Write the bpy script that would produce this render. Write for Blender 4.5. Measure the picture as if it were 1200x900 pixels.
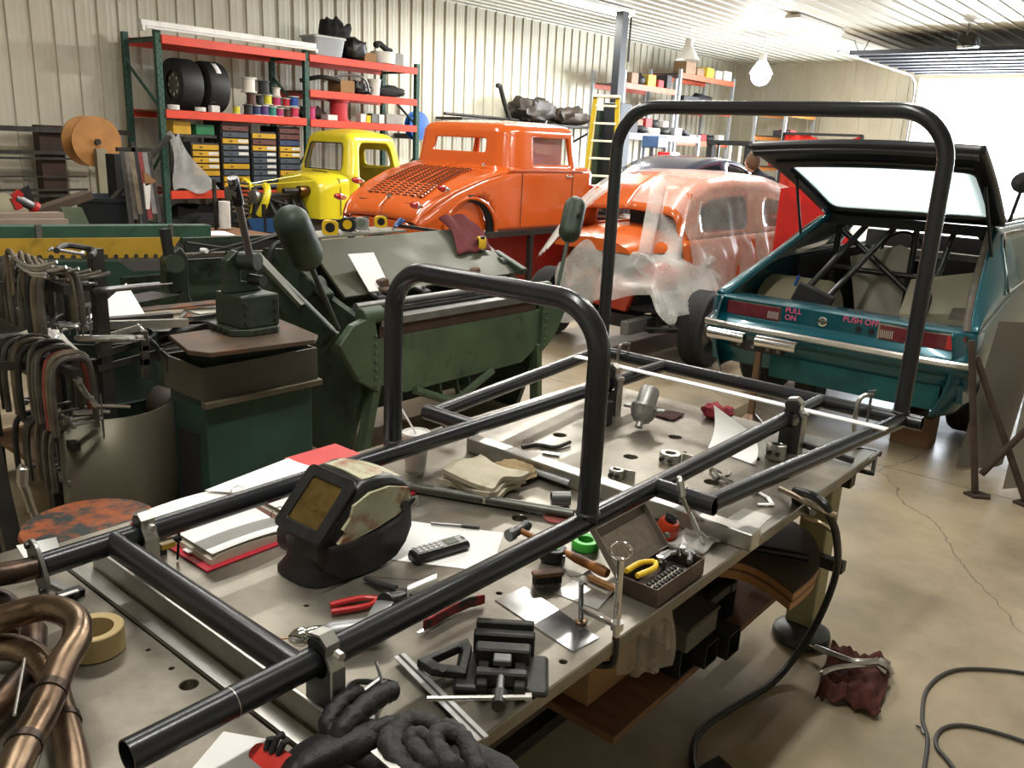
import bpy, bmesh, math, random
from math import pi, sin, cos, radians, hypot
from mathutils import Vector, Matrix, noise
random.seed(7)
SC = bpy.context.scene
COL = SC.collection
for o in list(bpy.data.objects): bpy.data.objects.remove(o)

# ---------------------------------------------------------------- camera
cam_d = bpy.data.cameras.new('camera'); cam = bpy.data.objects.new('camera', cam_d); COL.objects.link(cam)
cam_d.sensor_width = 36; cam_d.lens = 998.3/1200*36; cam_d.clip_end = 200; cam_d.clip_start = .05
def cam_matrix(yaw, pitch, roll, loc):
    f = Vector((-sin(yaw)*cos(pitch), cos(yaw)*cos(pitch), -sin(pitch)))
    r = Vector((cos(yaw), sin(yaw), 0)); u = r.cross(f)
    r2 = cos(roll)*r+sin(roll)*u; u2 = -sin(roll)*r+cos(roll)*u
    m = Matrix((r2, u2, -f)).transposed().to_4x4(); m.translation = loc
    return m
cam.matrix_world = cam_matrix(.691772518, .275756309, .0473847, (0, 0, 1.72))
SC.camera = cam

# ---------------------------------------------------------------- world, exposure
W = bpy.data.worlds.new('world'); SC.world = W; W.use_nodes = True
bg = W.node_tree.nodes['Background']; bg.inputs[0].default_value = (.86, .93, 1, 1); bg.inputs[1].default_value = 7.0
vs = SC.view_settings; vs.view_transform = 'Standard'; vs.look = 'None'; vs.exposure = 0.12; vs.gamma = 1; vs.use_curve_mapping = False

def area(name, loc, rot, sx, sy, power, color=(1, 1, 1), portal=False, spread=None):
    d = bpy.data.lights.new(name, 'AREA'); d.shape = 'RECTANGLE'; d.size = sx; d.size_y = sy; d.energy = power; d.color = color
    if portal: d.cycles.is_portal = True
    o = bpy.data.objects.new(name, d); COL.objects.link(o); o.location = loc; o.rotation_euler = rot
    return o
# daylight coming in at the open door in the back wall
area('door_daylight', (-5.1, 26.7, 2.0), (radians(-90), 0, 0), 5.1, 3.9, 2400, (.86, .93, 1))
# roof lights of the shop: rows of tube fixtures and high bay lamps (their housings are built below)
LIGHT_ROWS = [(-1.3, .9, 85), (-1.3, 5.0, 80), (-4.4, 2.6, 60), (-4.4, 7.2, 130), (-8.2, 5.2, 125), (-8.2, 10.5, 330), (-4.4, 13.0, 260), (-10.4, 14.5, 290), (-7.6, 18.5, 150)]  # last entry is an added fixture that brightens the far ceiling
for x, y, p in LIGHT_ROWS:
    area('tube_light', (x, y, 4.17), (0, 0, 0), .14, 2.4, p, (1, .97, .9))
# ---------------------------------------------------------------- materials
def lin(c):
    return tuple((x/12.92 if x <= .04045 else ((x+.055)/1.055)**2.4) for x in c)
def hexc(h):
    return lin(tuple(int(h[i:i+2], 16)/255 for i in (0, 2, 4)))
MATS = {}
def mat(name, col, rough=.6, metal=0., var=.12, vs=6., bump=0., bs=40., col2=None, f2=.5, s2=5., coat=0., alpha=1., trans=0., emit=0., spec=.5, rv=.0, sheen=0., stretch=None, w2=.06):
    """procedural material: base colour with noise variation, optional second colour in patches, fine bump"""
    if name in MATS: return MATS[name]
    m = bpy.data.materials.new(name); m.use_nodes = True; MATS[name] = m
    nt = m.node_tree; N = nt.nodes; L = nt.links; b = N['Principled BSDF']
    if isinstance(col, str): col = hexc(col)
    if isinstance(col2, str): col2 = hexc(col2)
    tc = N.new('ShaderNodeTexCoord'); src = tc.outputs['Object']
    if stretch:
        mp = N.new('ShaderNodeMapping'); mp.inputs['Scale'].default_value = stretch; L.new(src, mp.inputs[0]); src = mp.outputs[0]
    n1 = N.new('ShaderNodeTexNoise'); n1.inputs['Scale'].default_value = vs; n1.inputs['Detail'].default_value = 5; L.new(src, n1.inputs['Vector'])
    mr = N.new('ShaderNodeMapRange'); mr.inputs[1].default_value = .3; mr.inputs[2].default_value = .7; mr.inputs[3].default_value = 1-var; mr.inputs[4].default_value = 1+var
    L.new(n1.outputs[0], mr.inputs[0])
    mx = N.new('ShaderNodeMix'); mx.data_type = 'RGBA'; mx.blend_type = 'MULTIPLY'; mx.inputs[0].default_value = 1
    mx.inputs[6].default_value = (*col[:3], 1); L.new(mr.outputs[0], mx.inputs[7])
    out = mx.outputs[2]
    if col2 is not None:
        n2 = N.new('ShaderNodeTexNoise'); n2.inputs['Scale'].default_value = s2; n2.inputs['Detail'].default_value = 8; n2.inputs['Roughness'].default_value = .65; L.new(src, n2.inputs['Vector'])
        m2 = N.new('ShaderNodeMapRange'); m2.inputs[1].default_value = f2-w2; m2.inputs[2].default_value = f2+w2; L.new(n2.outputs[0], m2.inputs[0])
        x2 = N.new('ShaderNodeMix'); x2.data_type = 'RGBA'; L.new(m2.outputs[0], x2.inputs[0]); L.new(out, x2.inputs[6]); x2.inputs[7].default_value = (*col2[:3], 1); out = x2.outputs[2]
    L.new(out, b.inputs['Base Color'])
    b.inputs['Roughness'].default_value = rough; b.inputs['Metallic'].default_value = metal
    if rv:
        r2 = N.new('ShaderNodeMapRange'); r2.inputs[1].default_value = .3; r2.inputs[2].default_value = .7; r2.inputs[3].default_value = max(.03, rough-rv); r2.inputs[4].default_value = min(1, rough+rv)
        L.new(n1.outputs[0], r2.inputs[0]); L.new(r2.outputs[0], b.inputs['Roughness'])
    b.inputs['Coat Weight'].default_value = coat; b.inputs['Coat Roughness'].default_value = .05
    b.inputs['Alpha'].default_value = alpha; b.inputs['Transmission Weight'].default_value = trans
    b.inputs['Specular IOR Level'].default_value = spec
    if sheen: b.inputs['Sheen Weight'].default_value = sheen
    if emit: L.new(out, b.inputs['Emission Color']); b.inputs['Emission Strength'].default_value = emit
    if bump:
        n3 = N.new('ShaderNodeTexNoise'); n3.inputs['Scale'].default_value = bs; n3.inputs['Detail'].default_value = 6; L.new(src, n3.inputs['Vector'])
        bp = N.new('ShaderNodeBump'); bp.inputs['Strength'].default_value = bump; bp.inputs['Distance'].default_value = .01; L.new(n3.outputs[0], bp.inputs['Height']); L.new(bp.outputs[0], b.inputs['Normal'])
    return m

# ---------------------------------------------------------------- mesh builder
def frame_for(d):
    d = Vector(d).normalized(); a = Vector((0, 0, 1)) if abs(d.z) < .9 else Vector((1, 0, 0))
    x = d.cross(a).normalized(); y = d.cross(x).normalized()
    return x, y, d
def RM(loc=(0, 0, 0), rz=0, rx=0, ry=0):
    return Matrix.Translation(Vector(loc)) @ Matrix.Rotation(rz, 4, 'Z') @ Matrix.Rotation(ry, 4, 'Y') @ Matrix.Rotation(rx, 4, 'X')
class MB:
    def __init__(s, m=None): s.v = []; s.f = []; s.m = m or Matrix()
    def add(s, vs, fs, m=None):
        mm = s.m @ m if m else s.m; k = len(s.v)
        s.v += [mm @ Vector(p) for p in vs]; s.f += [[i+k for i in f] for f in fs]; return s
    def box(s, c, d, rz=0, rx=0, ry=0, m=None):
        x, y, z = d[0]/2, d[1]/2, d[2]/2
        vs = [(-x, -y, -z), (x, -y, -z), (x, y, -z), (-x, y, -z), (-x, -y, z), (x, -y, z), (x, y, z), (-x, y, z)]
        M2 = RM(c, rz, rx, ry)
        return s.add(vs, [(0, 3, 2, 1), (4, 5, 6, 7), (0, 1, 5, 4), (1, 2, 6, 5), (2, 3, 7, 6), (3, 0, 4, 7)], m @ M2 if m else M2)
    def bb(s, a, b):   # box from corner to corner
        return s.box([(a[i]+b[i])/2 for i in range(3)], [abs(b[i]-a[i]) for i in range(3)])
    def bar(s, a, b, w, h, up=(0, 0, 1)):
        a = Vector(a); b = Vector(b); d = (b-a); L = d.length; d.normalize(); u = Vector(up)
        if abs(d.dot(u)) > .97: u = Vector((1, 0, 0))
        x = d.cross(u).normalized(); u = x.cross(d)
        vs = [a+x*sx*w/2+u*sz*h/2+d*t for t in (0, L) for sx, sz in ((-1, -1), (1, -1), (1, 1), (-1, 1))]
        return s.add(vs, [(0, 1, 2, 3), (7, 6, 5, 4), (0, 4, 5, 1), (1, 5, 6, 2), (2, 6, 7, 3), (3, 7, 4, 0)])
    def cyl(s, a, b, r, r1=None, n=16, caps=True):
        r1 = r if r1 is None else r1; a = Vector(a); b = Vector(b); x, y, d = frame_for(b-a)
        vs = []
        for p, q in ((a, r), (b, r1)):
            for i in range(n): t = 2*pi*i/n; vs.append(p+x*q*cos(t)+y*q*sin(t))
        fs = [(i, i+n, (i+1) % n+n, (i+1) % n) for i in range(n)]
        if caps: fs += [tuple(range(n)), tuple(range(2*n-1, n-1, -1))]
        return s.add(vs, fs)
    def tube(s, pts, r, n=10, closed=False, caps=True, inner=None):
        pts = [Vector(p) for p in pts]; m = len(pts); rs = r if isinstance(r, (list, tuple)) else [r]*m
        T = []
        for i in range(m):
            a = pts[(i-1) % m] if (closed or i > 0) else pts[i]; b = pts[(i+1) % m] if (closed or i < m-1) else pts[i]
            T.append((b-a).normalized())
        x, y, _ = frame_for(T[0]); vs = []
        for i in range(m):
            if i:
                q = T[i-1].rotation_difference(T[i]); x = q @ x; x = (x-T[i]*x.dot(T[i])).normalized()
            y = T[i].cross(x)
            for k in range(n): t = 2*pi*k/n; vs.append(pts[i]+x*rs[i]*cos(t)+y*rs[i]*sin(t))
        fs = [(i*n+k, i*n+(k+1) % n, (i+1)*n+(k+1) % n, (i+1)*n+k) for i in range(m-1) for k in range(n)]
        if closed: fs += [((m-1)*n+k, (m-1)*n+(k+1) % n, (k+1) % n, k) for k in range(n)]
        elif caps: fs += [tuple(range(n-1, -1, -1)), tuple(range((m-1)*n, m*n))]
        return s.add(vs, fs)
    def pipe(s, pts, r, t=.003, n=20):
        """open ended tube with wall thickness"""
        pts = [Vector(p) for p in pts]
        k = len(s.v); s.tube(pts, r, n, caps=False); m = len(pts)
        k2 = len(s.v); s.tube(pts, r-t, n, caps=False)
        s.f[-(m-1)*n:] = [tuple(reversed(f)) for f in s.f[-(m-1)*n:]]
        for j in range(n):
            j2 = (j+1) % n
            s.f.append((k+j2, k+j, k2+j, k2+j2)); o = (m-1)*n
            s.f.append((k+o+j, k+o+j2, k2+o+j2, k2+o+j))
        return s
    def lathe(s, prof, c=(0, 0, 0), axis=(0, 0, 1), n=24, m=None):
        """prof: list of (radius, height)"""
        x, y, d = frame_for(axis); c = Vector(c); vs = []; K = len(prof)
        for r, h in prof:
            for i in range(n): t = 2*pi*i/n; vs.append(c+d*h+x*r*cos(t)+y*r*sin(t))
        fs = [(j*n+i, (j+1)*n+i, (j+1)*n+(i+1) % n, j*n+(i+1) % n) for j in range(K-1) for i in range(n)]
        if prof[0][0] > 1e-5: fs.append(tuple(range(n)))
        if prof[-1][0] > 1e-5: fs.append(tuple(range(K*n-1, (K-1)*n-1, -1)))
        return s.add(vs, fs, m)
    def prism(s, poly, h0, h1, plane='xy', m=None):
        n = len(poly)
        def P(p, h): return {'xy': (p[0], p[1], h), 'xz': (p[0], h, p[1]), 'yz': (h, p[0], p[1])}[plane]
        vs = [P(p, h0) for p in poly]+[P(p, h1) for p in poly]
        fs = [tuple(range(n-1, -1, -1)), tuple(range(n, 2*n))]+[(i, (i+1) % n, (i+1) % n+n, i+n) for i in range(n)]
        return s.add(vs, fs, m)
    def loft(s, rings, closed=True, caps=True):
        n = len(rings[0]); vs = [p for r in rings for p in r]; fs = []
        for j in range(len(rings)-1):
            for i in range(n if closed else n-1): fs.append((j*n+i, j*n+(i+1) % n, (j+1)*n+(i+1) % n, (j+1)*n+i))
        if caps and closed: fs += [tuple(range(n-1, -1, -1)), tuple(range((len(rings)-1)*n, len(rings)*n))]
        return s.add(vs, fs)
    def sph(s, c, r, n=14, m=None):
        r = (r, r, r) if not isinstance(r, (tuple, list)) else r; k = max(4, n//2); vs = []; fs = []
        for j in range(k+1):
            a = pi*j/k-pi/2
            for i in range(n): t = 2*pi*i/n; vs.append((c[0]+r[0]*cos(a)*cos(t), c[1]+r[1]*cos(a)*sin(t), c[2]+r[2]*sin(a)))
        for j in range(k):
            for i in range(n): fs.append((j*n+i, j*n+(i+1) % n, (j+1)*n+(i+1) % n, (j+1)*n+i))
        return s.add(vs, fs, m)
    def patch(s, f, us, vs_, holes=(), flip=False):
        """surface f(u,v) over the grid us x vs_, with rounded rectangular holes (u0,v0,u1,v1,r)"""
        nu, nv = len(us), len(vs_); P = [[u, v] for u in us for v in vs_]; keep = []
        def sd(u, v, h):
            cx, cy = (h[0]+h[2])/2, (h[1]+h[3])/2; hx, hy = abs(h[2]-h[0])/2-h[4], abs(h[3]-h[1])/2-h[4]
            dx, dy = abs(u-cx)-hx, abs(v-cy)-hy
            return hypot(max(dx, 0), max(dy, 0))+min(max(dx, dy), 0)-h[4]
        dead = {}
        for i in range(nu-1):
            for j in range(nv-1):
                q = (i*nv+j, (i+1)*nv+j, (i+1)*nv+j+1, i*nv+j+1)
                u = (us[i]+us[i+1])/2; v = (vs_[j]+vs_[j+1])/2; hit = None
                for h in holes:
                    if sd(u, v, h) < 0: hit = h
                if hit is None: keep.append(q)
                else:
                    for k in q: dead[k] = hit
        used = set(k for q in keep for k in q)
        for k, h in dead.items():
            if k in used:
                for _ in range(4):
                    u, v = P[k]; d = sd(u, v, h); e = 1e-4
                    gu = (sd(u+e, v, h)-sd(u-e, v, h))/(2*e); gv = (sd(u, v+e, h)-sd(u, v-e, h))/(2*e)
                    g = gu*gu+gv*gv
                    if g > 1e-6: P[k] = [u-d*gu/g, v-d*gv/g]
        mp = {k: i for i, k in enumerate(sorted(used))}
        vv = [f(*P[k]) for k in sorted(used)]
        return s.add(vv, [tuple(mp[k] for k in (q[::-1] if flip else q)) for q in keep])
    def sheet(s, f, nu, nv, th=.004):
        """thin solid sheet over unit square"""
        top = [Vector(f(i/nu, j/nv)) for i in range(nu+1) for j in range(nv+1)]; n = nv+1; fs = []
        k = len(top)
        for i in range(nu):
            for j in range(nv):
                q = (i*n+j, (i+1)*n+j, (i+1)*n+j+1, i*n+j+1); fs.append(q); fs.append(tuple(x+k for x in q[::-1]))
        b = [i*n for i in range(nu)]+[nu*n+j for j in range(nv)]+[i*n+nv for i in range(nu, 0, -1)]+[j for j in range(nv, 0, -1)]
        for i in range(len(b)): a, c = b[i], b[(i+1) % len(b)]; fs.append((c, a, a+k, c+k))
        return s.add(top+[p-Vector((0, 0, th)) for p in top], fs)
    def build(s, name, m=None, parent=None, world=True, smooth=35, bevel=0, seg=1, solid=0, sub=0, label=None, cat=None, group=None, kind=None, origin=None):
        me = bpy.data.meshes.new(name); vs = s.v
        o = bpy.data.objects.new(name, me); COL.objects.link(o)
        if parent is not None:
            o.parent = parent
            if world:
                inv = pm(parent).inverted(); vs = [inv @ p for p in vs]
        elif origin is not None or label:
            if origin is None:
                xs = [p.x for p in vs]; ys = [p.y for p in vs]; zs = [p.z for p in vs]
                origin = ((min(xs)+max(xs))/2, (min(ys)+max(ys))/2, min(zs))
            o.location = origin; og = Vector(origin); vs = [p-og for p in vs]
        me.from_pydata(vs, [], s.f); me.validate(); me.update()
        bm = bmesh.new(); bm.from_mesh(me); bmesh.ops.remove_doubles(bm, verts=bm.verts, dist=1e-5); bmesh.ops.recalc_face_normals(bm, faces=bm.faces); bm.to_mesh(me); bm.free()
        if smooth:
            me.shade_smooth(); me.set_sharp_from_angle(angle=radians(smooth))
        if solid: q = o.modifiers.new('s', 'SOLIDIFY'); q.thickness = solid; q.offset = 0
        if bevel: q = o.modifiers.new('b', 'BEVEL'); q.width = bevel; q.segments = seg; q.limit_method = 'ANGLE'; q.angle_limit = radians(40); q.harden_normals = False
        if sub: q = o.modifiers.new('u', 'SUBSURF'); q.levels = sub; q.render_levels = sub
        if m: me.materials.append(m if not isinstance(m, str) else MATS[m])
        if label: o['label'] = label
        if cat: o['category'] = cat
        if group: o['group'] = group
        if kind: o['kind'] = kind
        return o
def pm(o):
    m = o.matrix_basis.copy()
    while o.parent is not None: o = o.parent; m = o.matrix_basis @ m
    return m
def thing(name, label, cat, loc=(0, 0, 0), rz=0, group=None, kind=None):
    o = bpy.data.objects.new(name, None); COL.objects.link(o); o.location = loc; o.rotation_euler = (0, 0, rz); o.empty_display_size = .1
    if label: o['label'] = label
    if cat: o['category'] = cat
    if group: o['group'] = group
    if kind: o['kind'] = kind
    return o
def dup(root, loc, rz=0, label=None, rot=None):
    def cp(o, parent):
        c = o.copy(); COL.objects.link(c)
        if parent is not None: c.parent = parent
        for ch in kids.get(o.name, []): cp(ch, c)
        return c
    kids = {}
    for o in COL.objects:
        if o.parent: kids.setdefault(o.parent.name, []).append(o)
    r = cp(root, None); r.location = loc; r.rotation_euler = rot or (0, 0, rz)
    if label: r['label'] = label
    return r
def cut(o, cutters):
    """real boolean holes, applied at once"""
    me = bpy.data.meshes.new('c'); me.from_pydata(cutters.v, [], cutters.f); c = bpy.data.objects.new('c', me); COL.objects.link(c)
    bm = bmesh.new(); bm.from_mesh(me); bmesh.ops.recalc_face_normals(bm, faces=bm.faces); bm.to_mesh(me); bm.free()
    q = o.modifiers.new('x', 'BOOLEAN'); q.object = c; q.operation = 'DIFFERENCE'; q.solver = 'EXACT'
    bpy.context.view_layer.update(); dg = bpy.context.evaluated_depsgraph_get()
    nm = bpy.data.meshes.new_from_object(o.evaluated_get(dg)); o.modifiers.remove(q); old = o.data; o.data = nm; nm.name = old.name
    bpy.data.objects.remove(c)
def arc(c, r, a0, a1, n, plane='xz'):
    out = []
    for i in range(n+1):
        a = a0+(a1-a0)*i/n; p, q = r*cos(a), r*sin(a)
        out.append({'xz': (c[0]+p, c[1], c[2]+q), 'yz': (c[0], c[1]+p, c[2]+q), 'xy': (c[0]+p, c[1]+q, c[2])}[plane])
    return out
def rrect(w, h, r, n=5, cx=0, cy=0):
    out = []
    for sx, sy, a in ((1, 1, 0), (-1, 1, pi/2), (-1, -1, pi), (1, -1, 3*pi/2)):
        for i in range(n+1):
            t = a+pi/2*i/n; out.append((cx+sx*(w/2-r)+r*cos(t), cy+sy*(h/2-r)+r*sin(t)))
    return out
def spline(pts, n=8):
    """Catmull-Rom through points"""
    P = [Vector(p) for p in pts]; out = []
    for i in range(len(P)-1):
        a, b, c, d = P[max(i-1, 0)], P[i], P[i+1], P[min(i+2, len(P)-1)]
        for k in range(n):
            t = k/n; out.append(.5*((2*b)+(c-a)*t+(2*a-5*b+4*c-d)*t*t+(3*b-a-3*c+d)*t**3))
    out.append(P[-1]); return out
def lsp(a, b, n): return [a+(b-a)*i/n for i in range(n+1)]

# common materials
STEEL = mat('tube_steel', (.03, .032, .037), .25, .5, .08, 4, spec=.6)
ALU = mat('aluminium', (.50, .49, .46), .3, .9, .12, 20, .03, 200, stretch=(1, 12, 1))
BLACK = mat('black_plastic', (.012, .012, .013), .4, 0, .2, 20)
BLACKM = mat('black_matt', (.015, .015, .016), .8, 0, .25, 12)
CHROME = mat('chrome', (.7, .7, .7), .12, 1, .06, 20)
GREYM = mat('grey_metal', (.22, .22, .22), .42, .85, .2, 12, .05, 80)
DKM = mat('dark_metal', (.05, .048, .045), .5, .7, .3, 12, .1, 60)
RUSTY = mat('rusty_steel', (.09, .06, .045), .75, .3, .3, 10, .3, 60, col2=(.2, .08, .03), f2=.55, s2=9)
RUBBER = mat('tyre_rubber', (.018, .018, .019), .75, 0, .2, 10, .1, 60)
GREEN = mat('machine_green', '42543e', .48, .1, .25, 4, .12, 30, col2='20301f', f2=.62, s2=7)
DGREEN = mat('dark_machine_green', '2b3a2c', .5, .1, .3, 5, .12, 30, col2='15190f', f2=.58, s2=7)
TEALG = mat('box_green', '28453b', .55, .1, .2, 5, .1, 40, col2='1a2a22', f2=.64, s2=6)
WHITE = mat('paper_white', (.82, .82, .8), .8, 0, .03)
WOOD = mat('wood', '8a6238', .65, 0, .2, 6, .15, 30, stretch=(1, 8, 1))
PLY = mat('plywood', '6b4a30', .7, 0, .25, 6, .15, 30, stretch=(1, 6, 1))
CARD = mat('cardboard', '8d6a45', .85, 0, .12, 5)
REDP = mat('red_plastic', (.5, .02, .02), .35, 0, .12, 20)
YEL = mat('tool_yellow', (.75, .48, .02), .35, 0, .1, 20)
BLUEP = mat('blue_plastic', (.02, .07, .25), .4, 0, .12, 20)
GLASS = mat('clear_glass', (.85, .95, .93), .02, 0, 0, alpha=.25, spec=.8)
# ================================================================ THE SETTING
CONC = mat('concrete', '9f9076', .55, 0, .12, 1.3, .08, 60, col2='6d6350', f2=.6, s2=1.6, rv=.2, w2=.18)
# cracks: thin dark meandering lines in the slab's own surface
def add_cracks(m):
    nt = m.node_tree; N = nt.nodes; L = nt.links; b = N['Principled BSDF']; src = b.inputs['Base Color'].links[0].from_socket
    g = N.new('ShaderNodeNewGeometry'); nz = N.new('ShaderNodeTexNoise'); nz.inputs['Scale'].default_value = 3; nz.inputs['Detail'].default_value = 6; L.new(g.outputs['Position'], nz.inputs[0])
    vm = N.new('ShaderNodeVectorMath'); vm.operation = 'MULTIPLY_ADD'; vm.inputs[1].default_value = (.22, .22, .22); L.new(nz.outputs['Color'], vm.inputs[0]); L.new(g.outputs['Position'], vm.inputs[2])
    vo = N.new('ShaderNodeTexVoronoi'); vo.feature = 'DISTANCE_TO_EDGE'; vo.inputs['Scale'].default_value = .27; L.new(vm.outputs[0], vo.inputs['Vector'])
    mr = N.new('ShaderNodeMapRange'); mr.inputs[1].default_value = .0; mr.inputs[2].default_value = .0014; mr.inputs[3].default_value = .3; mr.inputs[4].default_value = 1; L.new(vo.outputs[0], mr.inputs[0])
    mx = N.new('ShaderNodeMix'); mx.data_type = 'RGBA'; mx.blend_type = 'MULTIPLY'; mx.inputs[0].default_value = 1; L.new(src, mx.inputs[6]); L.new(mr.outputs[0], mx.inputs[7]); L.new(mx.outputs[2], b.inputs['Base Color'])
add_cracks(CONC)
fl = thing('floor', None, None, kind='structure')
xs_, ys_ = [-13.3, -9.2, -5.1, 1.0, 3.1, 5.0], [-3, 1.02, 5.02, 9.02, 13.02, 17.02, 21.02, 26.4]
for i in range(5):
    for j in range(7):
        MB().bb((xs_[i]+.003, ys_[j]+.003, -.1), (xs_[i+1]-.003, ys_[j+1]-.003, 0)).build('slab', CONC, fl, smooth=0)
MB().bb((-13.3, -3, -.14), (5, 26.4, -.015)).build('joint_filler', mat('joint_dark', (.03, .027, .022), .9), fl, smooth=0)
MB().bb((-30, 26.4, -.2), (20, 60, -.03)).build('floor_outside', mat('outside_concrete', (.7, .7, .68), .8), None, smooth=0, kind='structure')

P = .308
WALLM = mat('wall_panel', 'cdc9b8', .45, .1, .05, 1.2, col2='b8b19b', f2=.64, s2=.8, w2=.25)
CEILM = mat('ceiling_panel', 'bdbaae', .5, .1, .06, 1.2)
def panel_profile(n, d=.03):
    """cross-section of n pitches of ribbed sheet: list of (along, out)"""
    pts = []
    for k in range(n):
        o = k*P
        pts += [(o, d), (o+.02, d), (o+.028, 0), (o+.11, 0), (o+.118, .0018), (o+.134, .0018), (o+.142, 0), (o+.185, 0), (o+.193, .0018), (o+.209, .0018), (o+.217, 0), (o+P-.028, 0), (o+P-.02, d), (o+P, d)]
    return pts
def ribbed(fn, n=3):
    pr = panel_profile(n); b = MB(); b.loft([[fn(a, h, t) for a, h in pr] for t in (0, 1)], closed=False, caps=False); return b
wl = thing('wall_left', None, None, (-13.2, 0, 0), kind='structure')
y = 1.0-P*6
proto = None
for k in range(31):
    y0 = -1.2+k*3*P
    if y0 > 26.3: break
    if proto is None:
        proto = ribbed(lambda a, h, t: (h, a, 1.05+t*3.4)).build('wall_panel', WALLM, wl, world=False, smooth=30)
        low = ribbed(lambda a, h, t: (h+.02, a, t*1.06)).build('lower_panel', mat('lower_wall', 'b5b0a2', .5, 0, .1, 1.5), wl, world=False, smooth=30)
        proto.location = (0, y0, 0); low.location = (0, y0, 0)
    else:
        for q in (proto, low):
            c = q.copy(); COL.objects.link(c); c.parent = wl; c.location = (0, y0, 0)
MB().bb((-13.32, -3, 0), (-13.22, 26.4, 4.45)).build('leak_stop', WALLM, wl, smooth=0)  # unseen box added behind the panels to block light leaks
wb = thing('wall_back', None, None, (0, 26.4, 0), kind='structure')
pb = None
for k in range(20):
    x0 = -13.2+k*3*P
    if -8.0 < x0 < -2.6: continue
    if pb is None:
        pb = ribbed(lambda a, h, t: (a, -h, t*4.45), 3).build('wall_panel', WALLM, wb, world=False, smooth=30); pb.location = (x0, 0, 0)
    else:
        c = pb.copy(); COL.objects.link(c); c.parent = wb; c.location = (x0, 0, 0)
MB().bb((-7.75, 26.36, 3.93), (-2.4, 26.5, 4.45)).build('header_panel', WALLM, wb, smooth=0)
MB().bb((5.0, -3, 0), (5.1, 26.4, 4.45)).build('wall_right', WALLM, None, smooth=0, kind='structure')
MB().bb((-13.3, -3.1, 0), (5.1, -3, 4.45)).build('wall_front', WALLM, None, smooth=0, kind='structure')
ce = thing('ceiling', None, None, (0, 0, 4.43), kind='structure')
pc = None
for k in range(20):
    x0 = -13.2+k*3*P
    if pc is None:
        pc = ribbed(lambda a, h, t: (a, -3+29.4*t, -h), 3).build('ceiling_panel', CEILM, ce, world=False, smooth=30); pc.location = (x0, 0, 0)
    else:
        c = pc.copy(); COL.objects.link(c); c.parent = ce; c.location = (x0, 0, 0)
MB().bb((-13.3, -3, 4.45), (5.1, 26.5, 4.5)).build('trim_1', CEILM, None, smooth=0, kind='structure')
# open overhead door: raised sections under the ceiling, tracks, opener
gd = thing('door_1', None, None, (-5.1, 26.4, 0), kind='structure')
DOORM = mat('door_section', '3f434d', .5, .2, .08)
for k in range(7):
    yb = 25.6-k*.72
    MB().bb((-7.6, yb-.70, 4.02), (-2.5, yb, 4.07)).build('door_section', DOORM, gd, smooth=0)
    MB().bb((-7.6, yb-.06, 3.985), (-2.5, yb-.02, 4.02)).bb((-7.6, yb-.68, 3.985), (-2.5, yb-.64, 4.02)).build('section_rib', DOORM, gd, smooth=0)
for x in (-7.72, -2.4):
    MB().bar((x, 26.2, 0), (x, 26.2, 3.6), .06, .04).tube([(x, 26.2, 3.6), (x, 26.05, 3.85), (x, 25.7, 3.98), (x, 20.2, 4.02)], .03, 6).build('door_track', GREYM, gd)
MB().bb((-7.85, 26.28, 0), (-7.65, 26.42, 3.98)).bb((-2.5, 26.28, 0), (-2.3, 26.42, 3.98)).build('trim_2', mat('jamb', 'c9c4b4', .6), None, smooth=0, kind='structure')
MB().bar((-7.7, 21.6, 4.02), (-7.9, 21.6, 4.42), .02, .02).bar((-7.7, 21.6, 4.02), (-7.55, 21.6, 4.42), .02, .02).build('track_hanger', GREYM, gd)
t = thing('door_opener', 'boxy motor of the overhead door hanging under the ceiling by the bright doorway', 'opener', (-4.95, 19.8, 4.0))
MB().bar((-5.0, 19.8, 4.15), (-5.0, 19.8, 4.42), .04, .03).build('hanger', GREYM, t)
MB().box((-4.95, 19.8, 4.08), (.34, .42, .2)).build('housing', DKM, t, bevel=.02)
MB().box((-4.95, 19.62, 3.965), (.3, .06, .05)).build('light_lens', mat('lens_white', (.85, .85, .85), .3), t)
MB().tube([(-4.8, 19.6, 4.2), (-4.7, 19.5, 4.0), (-4.9, 19.4, 3.93), (-5.1, 19.55, 4.05)], .012, 6).bar((-5.1, 19.8, 4.1), (-5.5, 19.7, 4.25), .03, .03).build('cable', BLACK, t)
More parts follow.
